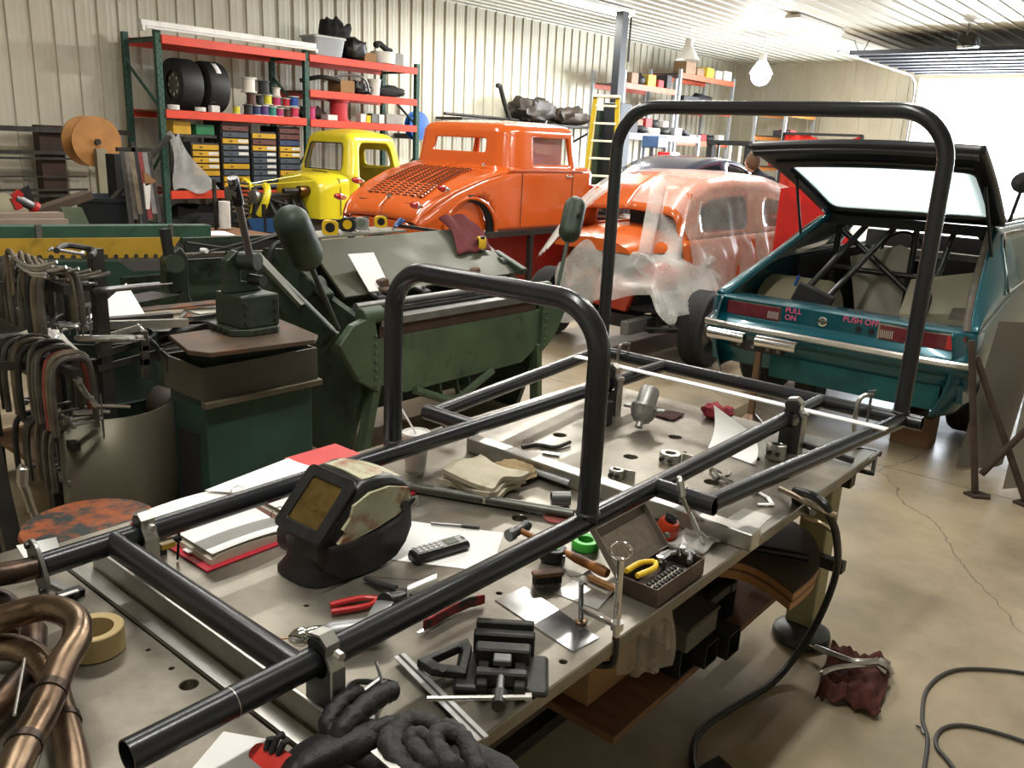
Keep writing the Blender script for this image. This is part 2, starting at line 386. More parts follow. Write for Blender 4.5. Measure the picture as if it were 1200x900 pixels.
# ceiling lamps
LAMP = mat('tube_glow', (1, .98, .93), .5, 0, 0, emit=9)
FIXM = mat('fixture_white', (.8, .8, .78), .5)
names = ['above the fabrication table', 'above the teal hatchback', 'above the folding brake', 'above the plastic wrapped body', 'above the yellow cab', 'above the orange coupe', 'near the stacked racks', 'by the left wall far back', 'added to brighten the far ceiling']
for (x, y, p), nm in zip(LIGHT_ROWS, names):
    t = thing('ceiling_light', 'twin tube fluorescent ceiling light '+nm, 'light', (x, y, 4.43), group=None)
    MB().bb((x-.16, y-1.22, 4.33), (x+.16, y+1.22, 4.41)).build('housing', FIXM, t, bevel=.01)
    for s_ in (-.08, .08): MB().cyl((x+s_, y-1.19, 4.28), (x+s_, y+1.19, 4.28), .019, n=8).build('tube', LAMP, t)
def bay(x, y, zb, on, label):
    t = thing('pendant_lamp', label, 'lamp', (x, y, 4.43))
    MB().cyl((x, y, 4.43), (x, y, zb+.42), .012, n=6).build('rod', FIXM, t)
    MB().cyl((x, y, zb+.25), (x, y, zb+.45), .09, n=14).build('ballast', FIXM, t)
    MB().lathe([(.1, .28), (.13, .24), (.22, .1), (.27, 0), (.26, 0), (.2, .1), (.1, .24)], (x, y, zb), n=24).build('reflector', FIXM if not on else mat('lit_reflector', (1, 1, .95), .4, 0, 0, emit=3), t)
    if on:
        d = bpy.data.lights.new('bulb_light', 'POINT'); d.energy = 420; d.shadow_soft_size = .2; o = bpy.data.objects.new('bulb_light', d); COL.objects.link(o); o.location = (x, y, zb-.25)
    if on: MB().sph((x, y, zb-.04), .23, 20).build('bulb', mat('bulb_glow', (1, 1, .96), .5, 0, 0, emit=25), t)
bay(-9.4, 20.0, 3.55, True, 'glowing round pendant lamp hanging near the back wall')
bay(-10.6, 18.6, 3.75, False, 'pale unlit pendant lamp shade above the orange racks')
# ================================================================ FABRICATION TABLE
ZT = .73
TT = mat('table_steel', '8e887c', .38, .72, .22, 2.6, .05, 40, col2='5c574c', f2=.57, s2=3.2, rv=.13, w2=.16, spec=.6)
CREAM = mat('cream_paint', '8f8a66', .6, 0, .12, 3, col2='6a6550', f2=.62)
t = thing('welding_table', 'long steel fabrication table with holed plates, carrying the tube frame', 'table', (-1.4, 1.5, 0))
m1 = MB().bb((-2.04, .717, ZT-.033), (-.815, 3.02, ZT)).build('table_plate', TT, t, smooth=0, bevel=.002)
c = MB()
for x, y_, r in ((-1.394, 2.615, .024), (-1.394, 2.322, .024), (-1.096, 2.62, .024), (-1.094, 2.32, .024), (-1.343, 1.682, .022), (-1.69, 2.62, .024), (-1.69, 2.32, .024), (-.849, 1.226, .008), (-1.116, 1.337, .007), (-1.52, 1.05, .007), (-1.47, 1.42, .007), (-1.31, 1.19, .006), (-1.6, 1.22, .006), (-1.38, 1.0, .006), (-1.9, 1.35, .007), (-1.78, 1.15, .006), (-1.25, 2.75, .008), (-1.29, 2.5, .007), (-.93, 2.1, .008)):
    c.cyl((x, y_, ZT-.05), (x, y_, ZT+.01), r, n=20)
cut(m1, c)
m2 = MB().bb((-2.08, -.9, ZT-.033), (-.835, .712, ZT)).build('table_plate', TT, t, smooth=0, bevel=.002)
c = MB()
for x, y_, r in ((-1.305, .681, .017), (-1.463, .684, .005), (-1.374, .685, .005), (-1.088, .678, .006), (-1.3, .40, .006), (-1.55, .35, .006)):
    c.cyl((x, y_, ZT-.05), (x, y_, ZT+.01), r, n=20)
cut(m2, c)
MB().bb((-2.0, 2.93, ZT-.13), (-.86, 2.98, ZT-.033)).bb((-1.0, -.8, ZT-.12), (-.95, 2.98, ZT-.033)).bb((-2.02, -.8, ZT-.12), (-1.97, 2.98, ZT-.033)).bb((-2.0, .7, ZT-.12), (-.86, .75, ZT-.033)).build('apron', DKM, t, smooth=0)
for x, y_ in ((-.94, 2.9), (-1.93, 2.9), (-.94, .86), (-1.93, .86), (-1.93, -.75), (-.94, -.75)):
    MB().bb((x-.05, y_-.05, .012), (x+.05, y_+.05, ZT-.033)).bb((x-.07, y_-.07, 0), (x+.07, y_+.07, .012)).build('leg', CREAM, t, smooth=0, bevel=.004)
# lower shelf board
MB().bb((-1.95, 1.63, .24), (-.955, 2.68, .262)).build('shelf_board', PLY, t, smooth=0)
for a, b in (((-1.93, 1.7, .2), (-1.0, 1.75, .24)), ((-1.93, 2.5, .2), (-1.0, 2.55, .24)), ((-1.2, 1.0, .16), (-1.16, 2.9, .2))): MB().bb(a, b).build('stretcher', DKM, t, smooth=0)
# scribe lines: shallow grooves are left to the plate's own thin inlays
for a, b in (((-1.62, .62, ZT+.0002), (-1.42, .18, ZT+.0002)), ((-1.62, .62, ZT+.0002), (-.95, .20, ZT+.0002)), ((-1.55, 1.05, ZT+.0002), (-1.22, 1.3, ZT+.0002))):
    MB().bar(a, b, .0018, .0006).build('scribe_line', DKM, t, smooth=0)

# ---------------------------------------------------------------- welded tube frame with two hoops
ZR, RR = .85, .0258
t = thing('welded_tubework', 'welded dark steel tube frame with a low and a tall hoop on the table', 'frame', (-1.4, 1.7, ZT))
MB().pipe([(-1.056, .451, ZR), (-1.056, 3.07, ZR)], RR).build('side_rail', STEEL, t, label='right long rail with an open near end')
MB().pipe([(-1.713, .60, ZR), (-1.722, 3.07, ZR)], RR).build('side_rail', STEEL, t, label='left long rail ending at the exhaust flange')
MB().tube([(-1.713, .744, ZR), (-1.056, .744, ZR)], RR, 20).build('cross_tube', STEEL, t)
MB().pipe([(-2.10, 3.075, ZR), (-.70, 3.075, ZR)], RR).build('cross_tube', STEEL, t)
MB().pipe([(-1.056, 1.893, ZR), (-.875, 1.893, ZR)], RR).build('stub_tube', STEEL, t)
MB().pipe([(-1.72, 1.893, ZR), (-1.93, 1.893, ZR)], RR).build('stub_tube', STEEL, t)
MB().pipe([(-.895, 1.90, ZR), (-.765, 3.06, ZR)], RR*.98).build('outer_rail', STEEL, t)
MB().pipe([(-1.90, 1.90, ZR), (-2.05, 3.06, ZR)], RR*.98).build('outer_rail', STEEL, t)
def hoop(x0, x1, y_, zt_, r):
    p = [(x0, y_, ZR), (x0, y_, zt_-r-.06)]+arc((x0+r, y_, zt_-r), r, pi, pi/2, 12)+arc((x1-r, y_, zt_-r), r, pi/2, 0, 12)+[(x1, y_, zt_-r-.06), (x1, y_, ZR)]
    return MB().tube(p, RR*1.02, 20)
hoop(-1.745, -1.052, 1.577, 1.378, .125).build('hoop', STEEL, t, label='low hoop nearest the camera')
hoop(-2.045, -.775, 3.08, 1.882, .17).build('hoop', STEEL, t, label='tall hoop at the far end')
for x, y_ in ((-1.052, 1.577), (-1.745, 1.577), (-2.045, 3.08), (-.775, 3.08)):
    MB().lathe([(RR*1.06, 0), (RR*1.22, .003), (RR*1.06, .008)], (x, y_, ZR+RR*.86), n=20).build('weld_bead', DKM, t)
for p in (((-1.056, .62, ZR), .0228), ((-1.72, 2.05, ZR), .0228)):
    MB().tube([(p[0][0], p[0][1]-.0008, ZR), (p[0][0], p[0][1]+.0008, ZR)], RR+.0005, 20).build('scribed_ring', ALU, t)

# ---------------------------------------------------------------- aluminium bars
MB().bb((-1.80, 1.95, ZT+.0005), (-.79, 2.0, ZT+.05)).build('aluminium_bar', ALU, None, smooth=0, bevel=.003, label='aluminium bar lying across the table under the low hoop, sticking out over the right edge', cat='bar')
MB().bb((-1.86, .758, ZT+.0005), (-1.0, .764, ZT+.055)).bb((-1.86, .764, ZT+.0005), (-1.0, .80, ZT+.006)).build('aluminium_angle', ALU, None, smooth=0, bevel=.001, label='aluminium angle standing on edge under the nearest cross tube of the frame', cat='bar')
MB().bb((-1.92, .7185, ZT+.0005), (-1.02, .752, ZT+.003)).build('flat_bar', ALU, label='thin flat aluminium strip on the table beside the nearest bar', cat='bar', smooth=0)
MB().bb((-2.0, 2.808, .8735), (-.745, 2.846, .878)).build('straight_strip', mat('white_strip', (.75, .75, .73), .35, .3, .05), label='long white metal strip laid across the frame rails before the tall hoop', cat='strip', smooth=0)
# ---------------------------------------------------------------- notched support brackets the rails sit in
def bracket(x, y_, label, w=.075, h=.185, d=.03, hook=1):
    t = thing('support_bracket', label, 'bracket', (x, y_, ZT))
    poly = [(-w/2, 0), (w/2, 0), (w/2, h*.78), (w/2-.005, h*.86), (w*.30, h*.9), (w*.34, h*1.04), (w*.1, h*1.10), (-w*.3, h*1.08), (-w*.42, h), (-w*.34, h*.9), (-w/2, h*.8)]
    b = MB().prism(poly, -d/2, d/2, 'xz', RM((x, y_, ZT)))
    o = b.build('plate', mat('bracket_dark', (.06, .058, .055), .4, .8, .2), t, smooth=0, bevel=.002)
    cc = MB().cyl((x, y_-.1, ZR), (x, y_+.1, ZR), RR+.001, n=24); cut(o, cc)
    MB().prism([(w/2, 0), (w/2+.006, 0), (w/2+.006, h*.8), (w*.36, h*.94), (w*.38, h*1.08), (w*.1, h*1.17), (-w*.3, h*1.13), (-w*.3, h*1.1), (w*.1, h*1.13), (w*.34, h*1.06), (w*.3, h*.9), (w/2, h*.78)], -d/2, d/2, 'xz', RM((x, y_, ZT))).build('bright_edge', ALU, t, smooth=0)
    MB().cyl((x+w/2, y_, ZR+.03), (x+w/2+.016, y_, ZR+.03), .008, n=6).build('bolt', ALU, t)
bracket(-1.045, .790, 'notched steel bracket holding the right rail at the nearest cross tube', w=.07, h=.152, d=.028)
bracket(-1.705, .81, 'notched steel bracket holding the left rail behind the exhaust flange', w=.06, h=.152)
bracket(-1.04, 2.62+.16, 'tall notched bracket holding the right rail near the tall hoop', h=.17)
bracket(-1.71, 2.66, 'tall notched bracket holding the left rail beside the starter motor', h=.175)
# ================================================================ THINGS ON THE TABLE
def flat(name, label, cat, pts, m, th=.0015, curl=0, group=None):
    """thin sheet over four corner points lying on a surface, slightly curled"""
    a, b, c, d = [Vector(p) for p in pts]
    def f(u, v):
        p = a.lerp(b, u).lerp(d.lerp(c, u), v); p = Vector(p); p.z += th+curl*((2*u-1)**2*(v)) + .0002; return p
    return MB().sheet(f, 8, 8, th).build(name, m, label=label, cat=cat, group=group)
BRONZE = mat('heated_bronze', (.22, .155, .10), .3, .95, .35, 7, .06, 40, col2=(.08, .045, .03), f2=.56, s2=6, w2=.12, rv=.1)
BROWNT = mat('heated_dark', (.06, .042, .034), .38, .85, .35, 9, .1, 50, col2=(.11, .065, .04), f2=.6, s2=9)
# exhaust header
t = thing('exhaust_header', 'heat-coloured bronze exhaust header with bent tubes and a bolt flange, at the table edge', 'exhaust', (-1.6, .4, ZT))
def tb(pts, r, m, name='header_tube', lab=None):
    o = MB().tube(spline(pts, 8), r, 18).build(name, m, t)
    if lab: o['label'] = lab
tb([(-1.713, .592, .85), (-1.735, .53, .848), (-1.80, .45, .843), (-1.90, .40, .84), (-2.02, .36, .83)], .0235, BROWNT, lab='dark tube behind the flange')
tb([(-1.595, 0.4201, 0.83), (-1.5604, 0.4803, 0.85), (-1.5249, 0.5333, 0.86), (-1.4486, 0.548, 0.865), (-1.3797, 0.5239, 0.865), (-1.3261, 0.4755, 0.86), (-1.2485, 0.4166, 0.85), (-1.1736, 0.3485, 0.84), (-1.1044, 0.3013, 0.84)], .0245, BRONZE, lab='bright bronze bent tube on top')
tb([(-1.5923, 0.4146, 0.79), (-1.5645, 0.4682, 0.79), (-1.5015, 0.4921, 0.79), (-1.4183, 0.4871, 0.785), (-1.3071, 0.4599, 0.78), (-1.2004, 0.4311, 0.775), (-1.0956, 0.3937, 0.77)], .0245, BRONZE)
tb([(-1.3983, 0.3611, 0.77), (-1.4193, 0.4073, 0.775), (-1.4602, 0.4492, 0.775), (-1.4954, 0.4852, 0.775), (-1.5959, 0.531, 0.78)], .0235, BROWNT)
tb([(-1.7572, 0.5001, 0.8), (-1.7301, 0.5283, 0.79), (-1.6803, 0.5246, 0.78), (-1.625, 0.493, 0.775)], .021, BROWNT)
for p, q in (((-1.2821, 0.4436, 0.856), (-1.2712, 0.4338, 0.854)), ((-1.202, 0.3711, 0.843), (-1.1908, 0.3632, 0.842)), ((-1.3001, 0.4596, 0.779), (-1.2846, 0.4556, 0.778))):
    MB().tube([p, q], .0262, 18).build('weld_ring', BROWNT, t)
b = MB(); fl_ = []
for i in range(32):
    a = 2*pi*i/32; r = .033+.027*abs(cos(a))**3; fl_.append((r*cos(a), r*sin(a)))
b.prism(fl_, 0, .008, 'xz', RM((-1.713, .588, .85), ry=radians(60)))
o = b.build('flange', GREYM, t, bevel=.001)
MB().tube([(-1.2926, 0.3884, 0.83), (-1.3873, 0.4426, 0.86)], .0028, 8).build('rod', ALU, t)
for s_ in (-1, 1):
    MB().cyl((-1.713+s_*.048*cos(radians(60)), .580, .85-s_*.048*sin(radians(60))), (-1.713+s_*.048*cos(radians(60)), .5865, .85-s_*.048*sin(radians(60))), .007, n=10).build('bolt_hole', BLACK, t)

# masking tape
c = (-1.5131, 0.6151, 0.73)
o = MB().lathe([(.036, .002), (.036, .048), (.052, .05), (.054, .048), (.054, .002), (.052, 0)], (c[0]-.02, c[1]+.0, ZT+.001), n=40)
o.f.pop(); o.f.pop(); o.f += [(39-0-i+0, ) for i in []]
k = 40
for i in range(k): o.f.append((i, (i+1) % k, 5*k+(i+1) % k, 5*k+i))
o.build('masking_tape', mat('tape_beige', 'b9a373', .6, 0, .05), label='beige roll of masking tape lying on the table beside the bronze header', cat='tape')
# caliper case by the flange
t = thing('marking_gauge', 'dark and silver caliper lying behind the exhaust flange at the table edge', 'gauge', (-1.8052, 0.6752, 0.73))
MB().bar((-1.8452, 0.6598, 0.735), (-1.7531, 0.6786, 0.735), .02, .01).build('beam', GREYM, t, bevel=.001)
MB().bar((-1.7689, 0.6427, 0.737), (-1.7683, 0.6946, 0.737), .03, .012).build('slider', BLACK, t, bevel=.002)
MB().bar((-1.7573, 0.6421, 0.744), (-1.7548, 0.6802, 0.744), .012, .003).build('display', WHITE, t)
flat('paper_scrap', 'small white paper scrap propped behind the exhaust flange', 'paper', [(-1.9418, 0.6308, 0.8), (-1.9244, 0.7097, 0.8), (-1.9129, 0.7124, 0.76), (-1.8653, 0.6346, 0.76)], WHITE)
# binder
t = thing('ring_binder', 'open red ring binder with thick white pages, under the left rail', 'binder', (-1.85, 1.15, ZT))
MB().bb((-2.02, .925, ZT+.001), (-1.655, 1.175, ZT+.006)).bb((-2.02, 1.175, ZT+.001), (-1.655, 1.60, ZT+.006)).build('cover', mat('binder_red', (.42, .02, .035), .4), t, smooth=0, bevel=.001)
PG = mat('page_edge', 'cfcab8', .8, 0, .1, 30, stretch=(1, 1, 40))
def pages(y0, y1, h, sgn):
    def top(u, v):
        return (-2.005+u*.335, y0+(y1-y0)*v, ZT+.007+h*(.55+.45*sin(pi*min(1, v*1.1 if sgn > 0 else (1-v)*1.1))**.5)+.006*sin(u*5)*v)
    R = []
    for i in range(13):
        u = i/12; ring = [top(u, j/10) for j in range(11)]+[(-2.005+u*.335, y1, ZT+.0065), (-2.005+u*.335, y0, ZT+.0065)]; R.append(ring)
    return MB().loft(R)
pages(.945, 1.165, .026, 1).build('page_block', PG, t); pages(1.195, 1.42, .03, -1).build('page_block', PG, t)
MB().sheet(lambda u, v: (-2.0+u*.33, .95+.215*v, ZT+.0345+.005*sin(pi*v)+.004*sin(5*u)*v), 10, 8, .0006).build('top_page', WHITE, t)
MB().sheet(lambda u, v: (-2.0+u*.33, 1.2+.22*v, ZT+.0395+.01*v+.005*sin(5*u)*v), 10, 8, .0006).build('top_page', WHITE, t)
for x in (-1.93, -1.84, -1.74):
    MB().tube(arc((x, 1.18, ZT+.035), .024, 0, pi, 10, 'yz'), .0018, 6).build('ring', CHROME, t)
for i, cc in enumerate((YEL, mat('tab_green', (.05, .3, .1), .5), WHITE)):
    MB().bb((-2.0+.11*i, .935, ZT+.02-.004*i), (-1.97+.11*i, .946, ZT+.021-.004*i)).build('tab', cc, t, smooth=0)
flat('paper_sheet', 'white sheet of paper sticking out beyond the binder under the left rail', 'paper', [(-1.9913, 1.1209, 0.775), (-1.8737, 1.2026, 0.775), (-1.8709, 1.4585, 0.775), (-2.0188, 1.4101, 0.775)], WHITE, curl=.01)
MB().sheet(lambda u, v: (-2.14+.16*u, 1.48+.20*v, ZT+.004), 3, 3, .003).build('red_folder', mat('folder_red', (.6, .06, .06), .5), label='bright red folder sticking out behind the welding helmet', cat='folder')
# toggle clamp next to binder
t = thing('toggle_clamp', 'small black toggle clamp with a hanging screw, beside the red binder', 'clamp', (-1.8105, 0.8995, 0.73))
MB().bar((-1.7339, 0.8129, 0.8), (-1.7311, 0.9079, 0.8), .015, .012).build('arm', BLACKM, t, bevel=.002)
MB().cyl((-1.7567, 0.9094, 0.735), (-1.7281, 0.9033, 0.82), .003, n=8).build('screw', BLACKM, t)
MB().bar((t.location.x, t.location.y, ZT), (t.location.x, t.location.y, .80), .02, .012).build('post', BLACKM, t)
MB().bar((-1.7138, 0.8488, 0.803), (-1.7123, 0.8809, 0.803), .016, .012).build('grip', YEL, t)

# welding helmet
t = thing('welding_helmet', 'black welding helmet with an amber lens and worn rust-spotted pale side panels', 'helmet', (-1.51, 1.15, ZT))
HB = mat('helmet_black', (.013, .013, .013), .38, 0, .3, 14, .08, 60, rv=.08)
PATCH = mat('helmet_worn', 'b3b396', .5, 0, .15, 10, .05, 60, col2='8a3d14', f2=.58, s2=16, w2=.1)
Xr, Xl = -1.42, -1.60
# side silhouette stations (y, z): front edge from chin to brow, over the crown to the back
def hring(k):  # ring of points across x for station k
    pass
front = [(1.022, .735), (1.018, .76), (1.035, .80), (1.048, .85), (1.165, .975)]
crown = [(1.20, .982), (1.26, .972), (1.32, .94), (1.345, .905)]
def sec(y, zb, zt, w, bulge=0, r=.025):
    """cross-section in xz at given y"""
    cx = (Xr+Xl)/2; pts = []
    h = zt-zb; r = min(r, h*.45, w*.3)
    pts += [(cx+w/2+bulge, y, zb), (cx+w/2+bulge*.4, y, zb+h*.35), (cx+w/2, y, zb+h*.6)]
    for i in range(6): a = i/5*pi/2; pts.append((cx+w/2-r+r*cos(a), y, zt-r+r*sin(a)))
    for i in range(6): a = pi/2+i/5*pi/2; pts.append((cx-w/2+r+r*cos(a), y, zt-r+r*sin(a)))
    pts += [(cx-w/2, y, zb+h*.6), (cx-w/2-bulge*.4, y, zb+h*.35), (cx-w/2-bulge, y, zb)]
    return pts
S = [(1.034, .80, .85, .172, .0), (1.048, .775, .868, .18, .003), (1.10, .74, .916, .188, .012), (1.155, .735, .968, .194, .016), (1.175, .735, .982, .196, .016), (1.22, .738, .984, .2, .016), (1.27, .748, .975, .2, .014), (1.31, .775, .958, .196, .01), (1.34, .81, .93, .186, .005)]
MB().loft([sec(*s_) for s_ in S], closed=True, caps=True).build('shell', HB, t, smooth=30)
# chin skirt flaring forward and down
R = []
for k, (y_, z, w, dep) in enumerate([(1.04, .86, .178, .30), (1.028, .83, .178, .30), (1.03, .79, .172, .29), (1.03, .765, .176, .28), (1.008, .737, .205, .26), (1.008, .732, .205, .26)]):
    ring = []
    for i in range(24):
        a = 2*pi*i/24; ex = abs(cos(a))**.7*(1 if cos(a) > 0 else -1); ey = abs(sin(a))**.55*(1 if sin(a) > 0 else -1)
        ring.append((-1.51+ex*w/2, y_+.12+ey*.12, z))
    R.append(ring)
MB().loft(R).build('chin_skirt', HB, t, smooth=40)
# front lens frame, tilted: local u across x, v up the face
fa = Vector((0, 1.040, .85)); fb = Vector((0, 1.158, .975)); fu = (fb-fa).normalized(); L_ = (fb-fa).length; nrm = Vector((0, -fu.z, fu.y))
def FP(x, v, out): p = fa+fu*v+nrm*out; return (x, p.y, p.z)
b = MB(); cx = -1.51
outer = rrect(.192, L_+.012, .02, 4, cx, L_/2); inner = rrect(.122, L_-.045, .008, 4, cx, L_/2)
n = len(outer)
vs1 = [FP(x, v, .006) for x, v in outer]+[FP(x, v, .012) for x, v in outer]+[FP(x, v, .012) for x, v in inner]+[FP(x, v, .002) for x, v in inner]
fs = [(r*n+i, r*n+(i+1) % n, (r+1)*n+(i+1) % n, (r+1)*n+i) for r in range(3) for i in range(n)]
b.add(vs1, fs); o = b.build('lens_frame', HB, t, smooth=30, bevel=.001)
b = MB(); b.add([FP(x, v, .006) for x, v in inner]+[FP(x, v, -.001) for x, v in inner], [tuple(range(n-1, -1, -1)), tuple(range(n, 2*n))]+[(i, (i+1) % n, (i+1) % n+n, i+n) for i in range(n)])
b.build('lens', mat('amber_lens', '63502a', .12, .3, .25, 25, col2='3d2f12', f2=.6, s2=20), t, smooth=0)
# worn pale panels: right side and crown
side = [(1.085, .84), (1.11, .862), (1.10, .875), (1.125, .90), (1.135, .93), (1.16, .94), (1.185, .952), (1.25, .952), (1.318, .93), (1.327, .90), (1.32, .878), (1.27, .862), (1.2, .85), (1.13, .838)]
def sx(y_, z): return -1.51+ (.0975 if y_ > 1.16 else .093) + max(0, (.9-z))*.03
b = MB(); m_ = len(side); b.add([(sx(y_, z)+.011, y_, z) for y_, z in side]+[(sx(y_, z)-.006, y_, z) for y_, z in side], [tuple(range(m_)), tuple(range(2*m_-1, m_-1, -1))]+[(i, (i+1) % m_, (i+1) % m_+m_, i+m_) for i in range(m_)])
b.build('worn_panel', PATCH, t, smooth=0, label='pale side panel with rust stains')
MB().sheet(lambda u, v: (-1.585+.155*u+.004*sin(9*v), 1.18+.135*v, .984+.005*sin(pi*u)-.046*max(0, v-.25)**1.6), 10, 8, .005).build('worn_panel', PATCH, t, label='pale crown panel with rust stains')
MB().loft([[(-1.405+o_, y_, z) for o_, y_, z in ((0, yy, zz), (.01, yy, zz), (.01, yy, zz-.012), (0, yy, zz-.012))] for yy, zz in ((1.05, .846), (1.12, .838), (1.2, .842), (1.28, .86), (1.335, .90))]).build('side_ridge', HB, t)
MB().cyl((-1.412, 1.30, .885), (-1.392, 1.30, .885), .013, n=14).build('pivot_knob', BLACK, t)
MB().tube([(-1.40, 1.315, .90), (-1.388, 1.335, .905), (-1.388, 1.345, .885), (-1.40, 1.33, .872)], .002, 6).build('wire_clip', CHROME, t)

t.scale = (.9, .9, .9); t.location = (-1.495, 1.165, ZT)
# papers, phone, pen
flat('drawing_paper', 'large white paper sheet under the cordless phone', 'paper', [(-1.4262, 1.2582, 0.73), (-1.1911, 1.398, 0.73), (-1.3118, 1.5777, 0.73), (-1.536, 1.4511, 0.73)], WHITE, .0012)
def on(a, b):
    a = Vector(a); b = Vector(b); return (a+b)/2, (b-a).length, math.atan2((b-a).y, (b-a).x)
c, L_, rz = on((-1.36, 1.2979, 0.74), (-1.3249, 1.4441, 0.74))
t = thing('cordless_phone', 'grey and black cordless phone handset lying on the white paper', 'phone', (c.x, c.y, ZT+.003), rz)
R = [[(x, y_, z) for y_, z in rrect(w, h, h*.45, 3, 0, h/2)] for x, w, h in ((-.078, .04, .018), (-.074, .047, .024), (-.02, .046, .024), (.03, .046, .026), (.07, .043, .026), (.078, .036, .02))]
MB().loft(R).build('body', BLACK, t, world=False)
MB().sheet(lambda u, v: (-.07+.14*u, -.019+.038*v, .0268+.001*u), 2, 2, .002).build('face_plate', mat('phone_silver', (.3, .3, .3), .4, .3), t, world=False)
MB().box((.032, 0, .0285), (.034, .028, .0015)).build('display', mat('lcd', (.16, .18, .15), .2), t, world=False)
MB().box((.067, 0, .0285), (.006, .014, .001)).build('earpiece', BLACK, t, world=False)
for i in range(5):
    for j in range(3): MB().box((-.06+i*.0145, (j-1)*.0115, .0282), (.009, .008, .002)).build('key', mat('key_pale', (.5, .5, .5), .5), t, world=False)
t = thing('marker_pen', 'dark capped pen lying at the top edge of the paper', 'pen', (-1.4296, 1.5153, 0.735))
MB().cyl((-1.4782, 1.4742, 0.737), (-1.4089, 1.5231, 0.737), .004, n=10).build('barrel', GREYM, t); MB().cyl((-1.4105, 1.5215, 0.737), (-1.3703, 1.548, 0.737), .0055, n=10).build('cap', BLACK, t)

# pliers, cutter, curved steel scrap, gun
def pliers(label, tip, piv, e1, e2, m, z=.737, r=.006, cat='pliers', name='pliers', jaw=GREYM, z2=None):
    tip, piv, e1, e2 = [Vector(p) for p in (tip, piv, e1, e2)]
    t = thing(name, label, cat, piv)
    d = (tip-piv).normalized(); n_ = Vector((-d.y, d.x, 0))
    for s_, e in ((1, e1), (-1, e2)):
        mid = piv.lerp(e, .45)+n_*(.012*s_ if (e-piv).dot(n_)*s_ > 0 else -.012*s_)
        MB().tube(spline([piv+(e-piv)*.18, mid, e], 6), [r*1.0]*6+[r*1.15]*6+[r], 10).build('handle', m, t)
        MB().loft([[piv+n_*s_*a+Vector((0, 0, q)) for a, q in ((0, -.005), (.011, -.004), (.011, .004), (0, .005))], [piv.lerp(tip, .5)+n_*s_*a+Vector((0, 0, q)) for a, q in ((.001, -.005), (.012, -.004), (.012, .004), (.001, .005))], [tip+n_*s_*a+Vector((0, 0, q)) for a, q in ((.001, -.003), (.004, -.003), (.004, .003), (.001, .003))]]).build('jaw', jaw, t, smooth=20)
        MB().bar(piv-d*.02*1, piv+(e-piv)*.22, .012, .007).build('shank', jaw, t, bevel=.001)
    MB().cyl(piv+Vector((0, 0, -.006)), piv+Vector((0, 0, .008)), .008, n=14).build('pivot', CHROME, t)
    return t
pliers('pliers with long red handles lying left of the silver drill', (-1.2501, 1.1841, 0.74), (-1.267, 1.1357, 0.74), (-1.3311, 1.0263, 0.74), (-1.3077, 1.0103, 0.74), REDP)
t = thing('file_handle', 'black handled scraper lying above the red pliers', 'scraper', (-1.295, 1.1606, 0.74))
MB().tube([(-1.367, 1.1545, 0.74), (-1.3202, 1.1574, 0.742), (-1.2789, 1.1717, 0.742)], [.006, .009, .008], 10).build('grip', BLACKM, t)
MB().bar((-1.2829, 1.1677, 0.742), (-1.2218, 1.1912, 0.74), .016, .005).build('blade', DKM, t)
a_, b_ = Vector((-1.2824, 1.2091, 0.73)), Vector((-1.2813, 1.3013, 0.73))
MB().sheet(lambda u, v: a_.lerp(b_, u)+Vector((.05, -.05, 0))*v*(1-.3*u)+Vector((0, 0, .004+.018*sin(pi*v)*(1-.5*u))), 6, 8, .002).build('curved_offcut', ALU, label='shiny curved metal offcut beside the phone', cat='offcut')
# air drill
t = thing('air_drill', 'silver pistol air drill with a chuck and thin bit, crossing under the right rail', 'drill', (-1.2088, 0.9583, 0.73))
ax = [Vector((-1.2763, 0.8369, 0.765)), Vector((-1.2555, 0.8656, 0.765)), Vector((-1.2473, 0.8737, 0.765)), Vector((-1.2037, 0.9291, 0.765)), Vector((-1.1529, 1.0225, 0.765))]
MB().cyl(ax[0], ax[1], .0018, n=6).build('bit', mat('bit_bronze', (.4, .2, .08), .3, .9), t)
d = (ax[4]-ax[1]).normalized()
MB().lathe([(.006, 0), (.010, .004), (.016, .012), (.019, .022), (.019, .03), (.016, .034), (.018, .04), (.0185, .062), (.017, .066)], ax[1], d, 20).build('chuck', CHROME, t)
MB().lathe([(.017, .066), (.021, .072), (.0235, .09), (.024, .16), (.022, .19), (.012, .2)], ax[1], d, 20).build('body', mat('drill_grey', (.28, .29, .29), .4, .5), t)
q = ax[1]+d*.16
MB().loft([[q+Vector((.018*cos(a)*.9, .018*sin(a), 0)) for a in [i*pi/5 for i in range(10)]], [q+Vector((-.045, .06, -.006))+Vector((.017*cos(a), .02*sin(a), 0)) for a in [i*pi/5 for i in range(10)]], [q+Vector((-.075, .105, -.012))+Vector((.018*cos(a), .021*sin(a), 0)) for a in [i*pi/5 for i in range(10)]]]).build('handle', mat('drill_grey', (.28, .29, .29), .4, .5), t)
MB().lathe([(.019, 0), (.019, .008), (.012, .012)], q+Vector((-.075, .105, -.012)), (-.5, .8, -.1), 12).build('base_cap', BLACK, t)
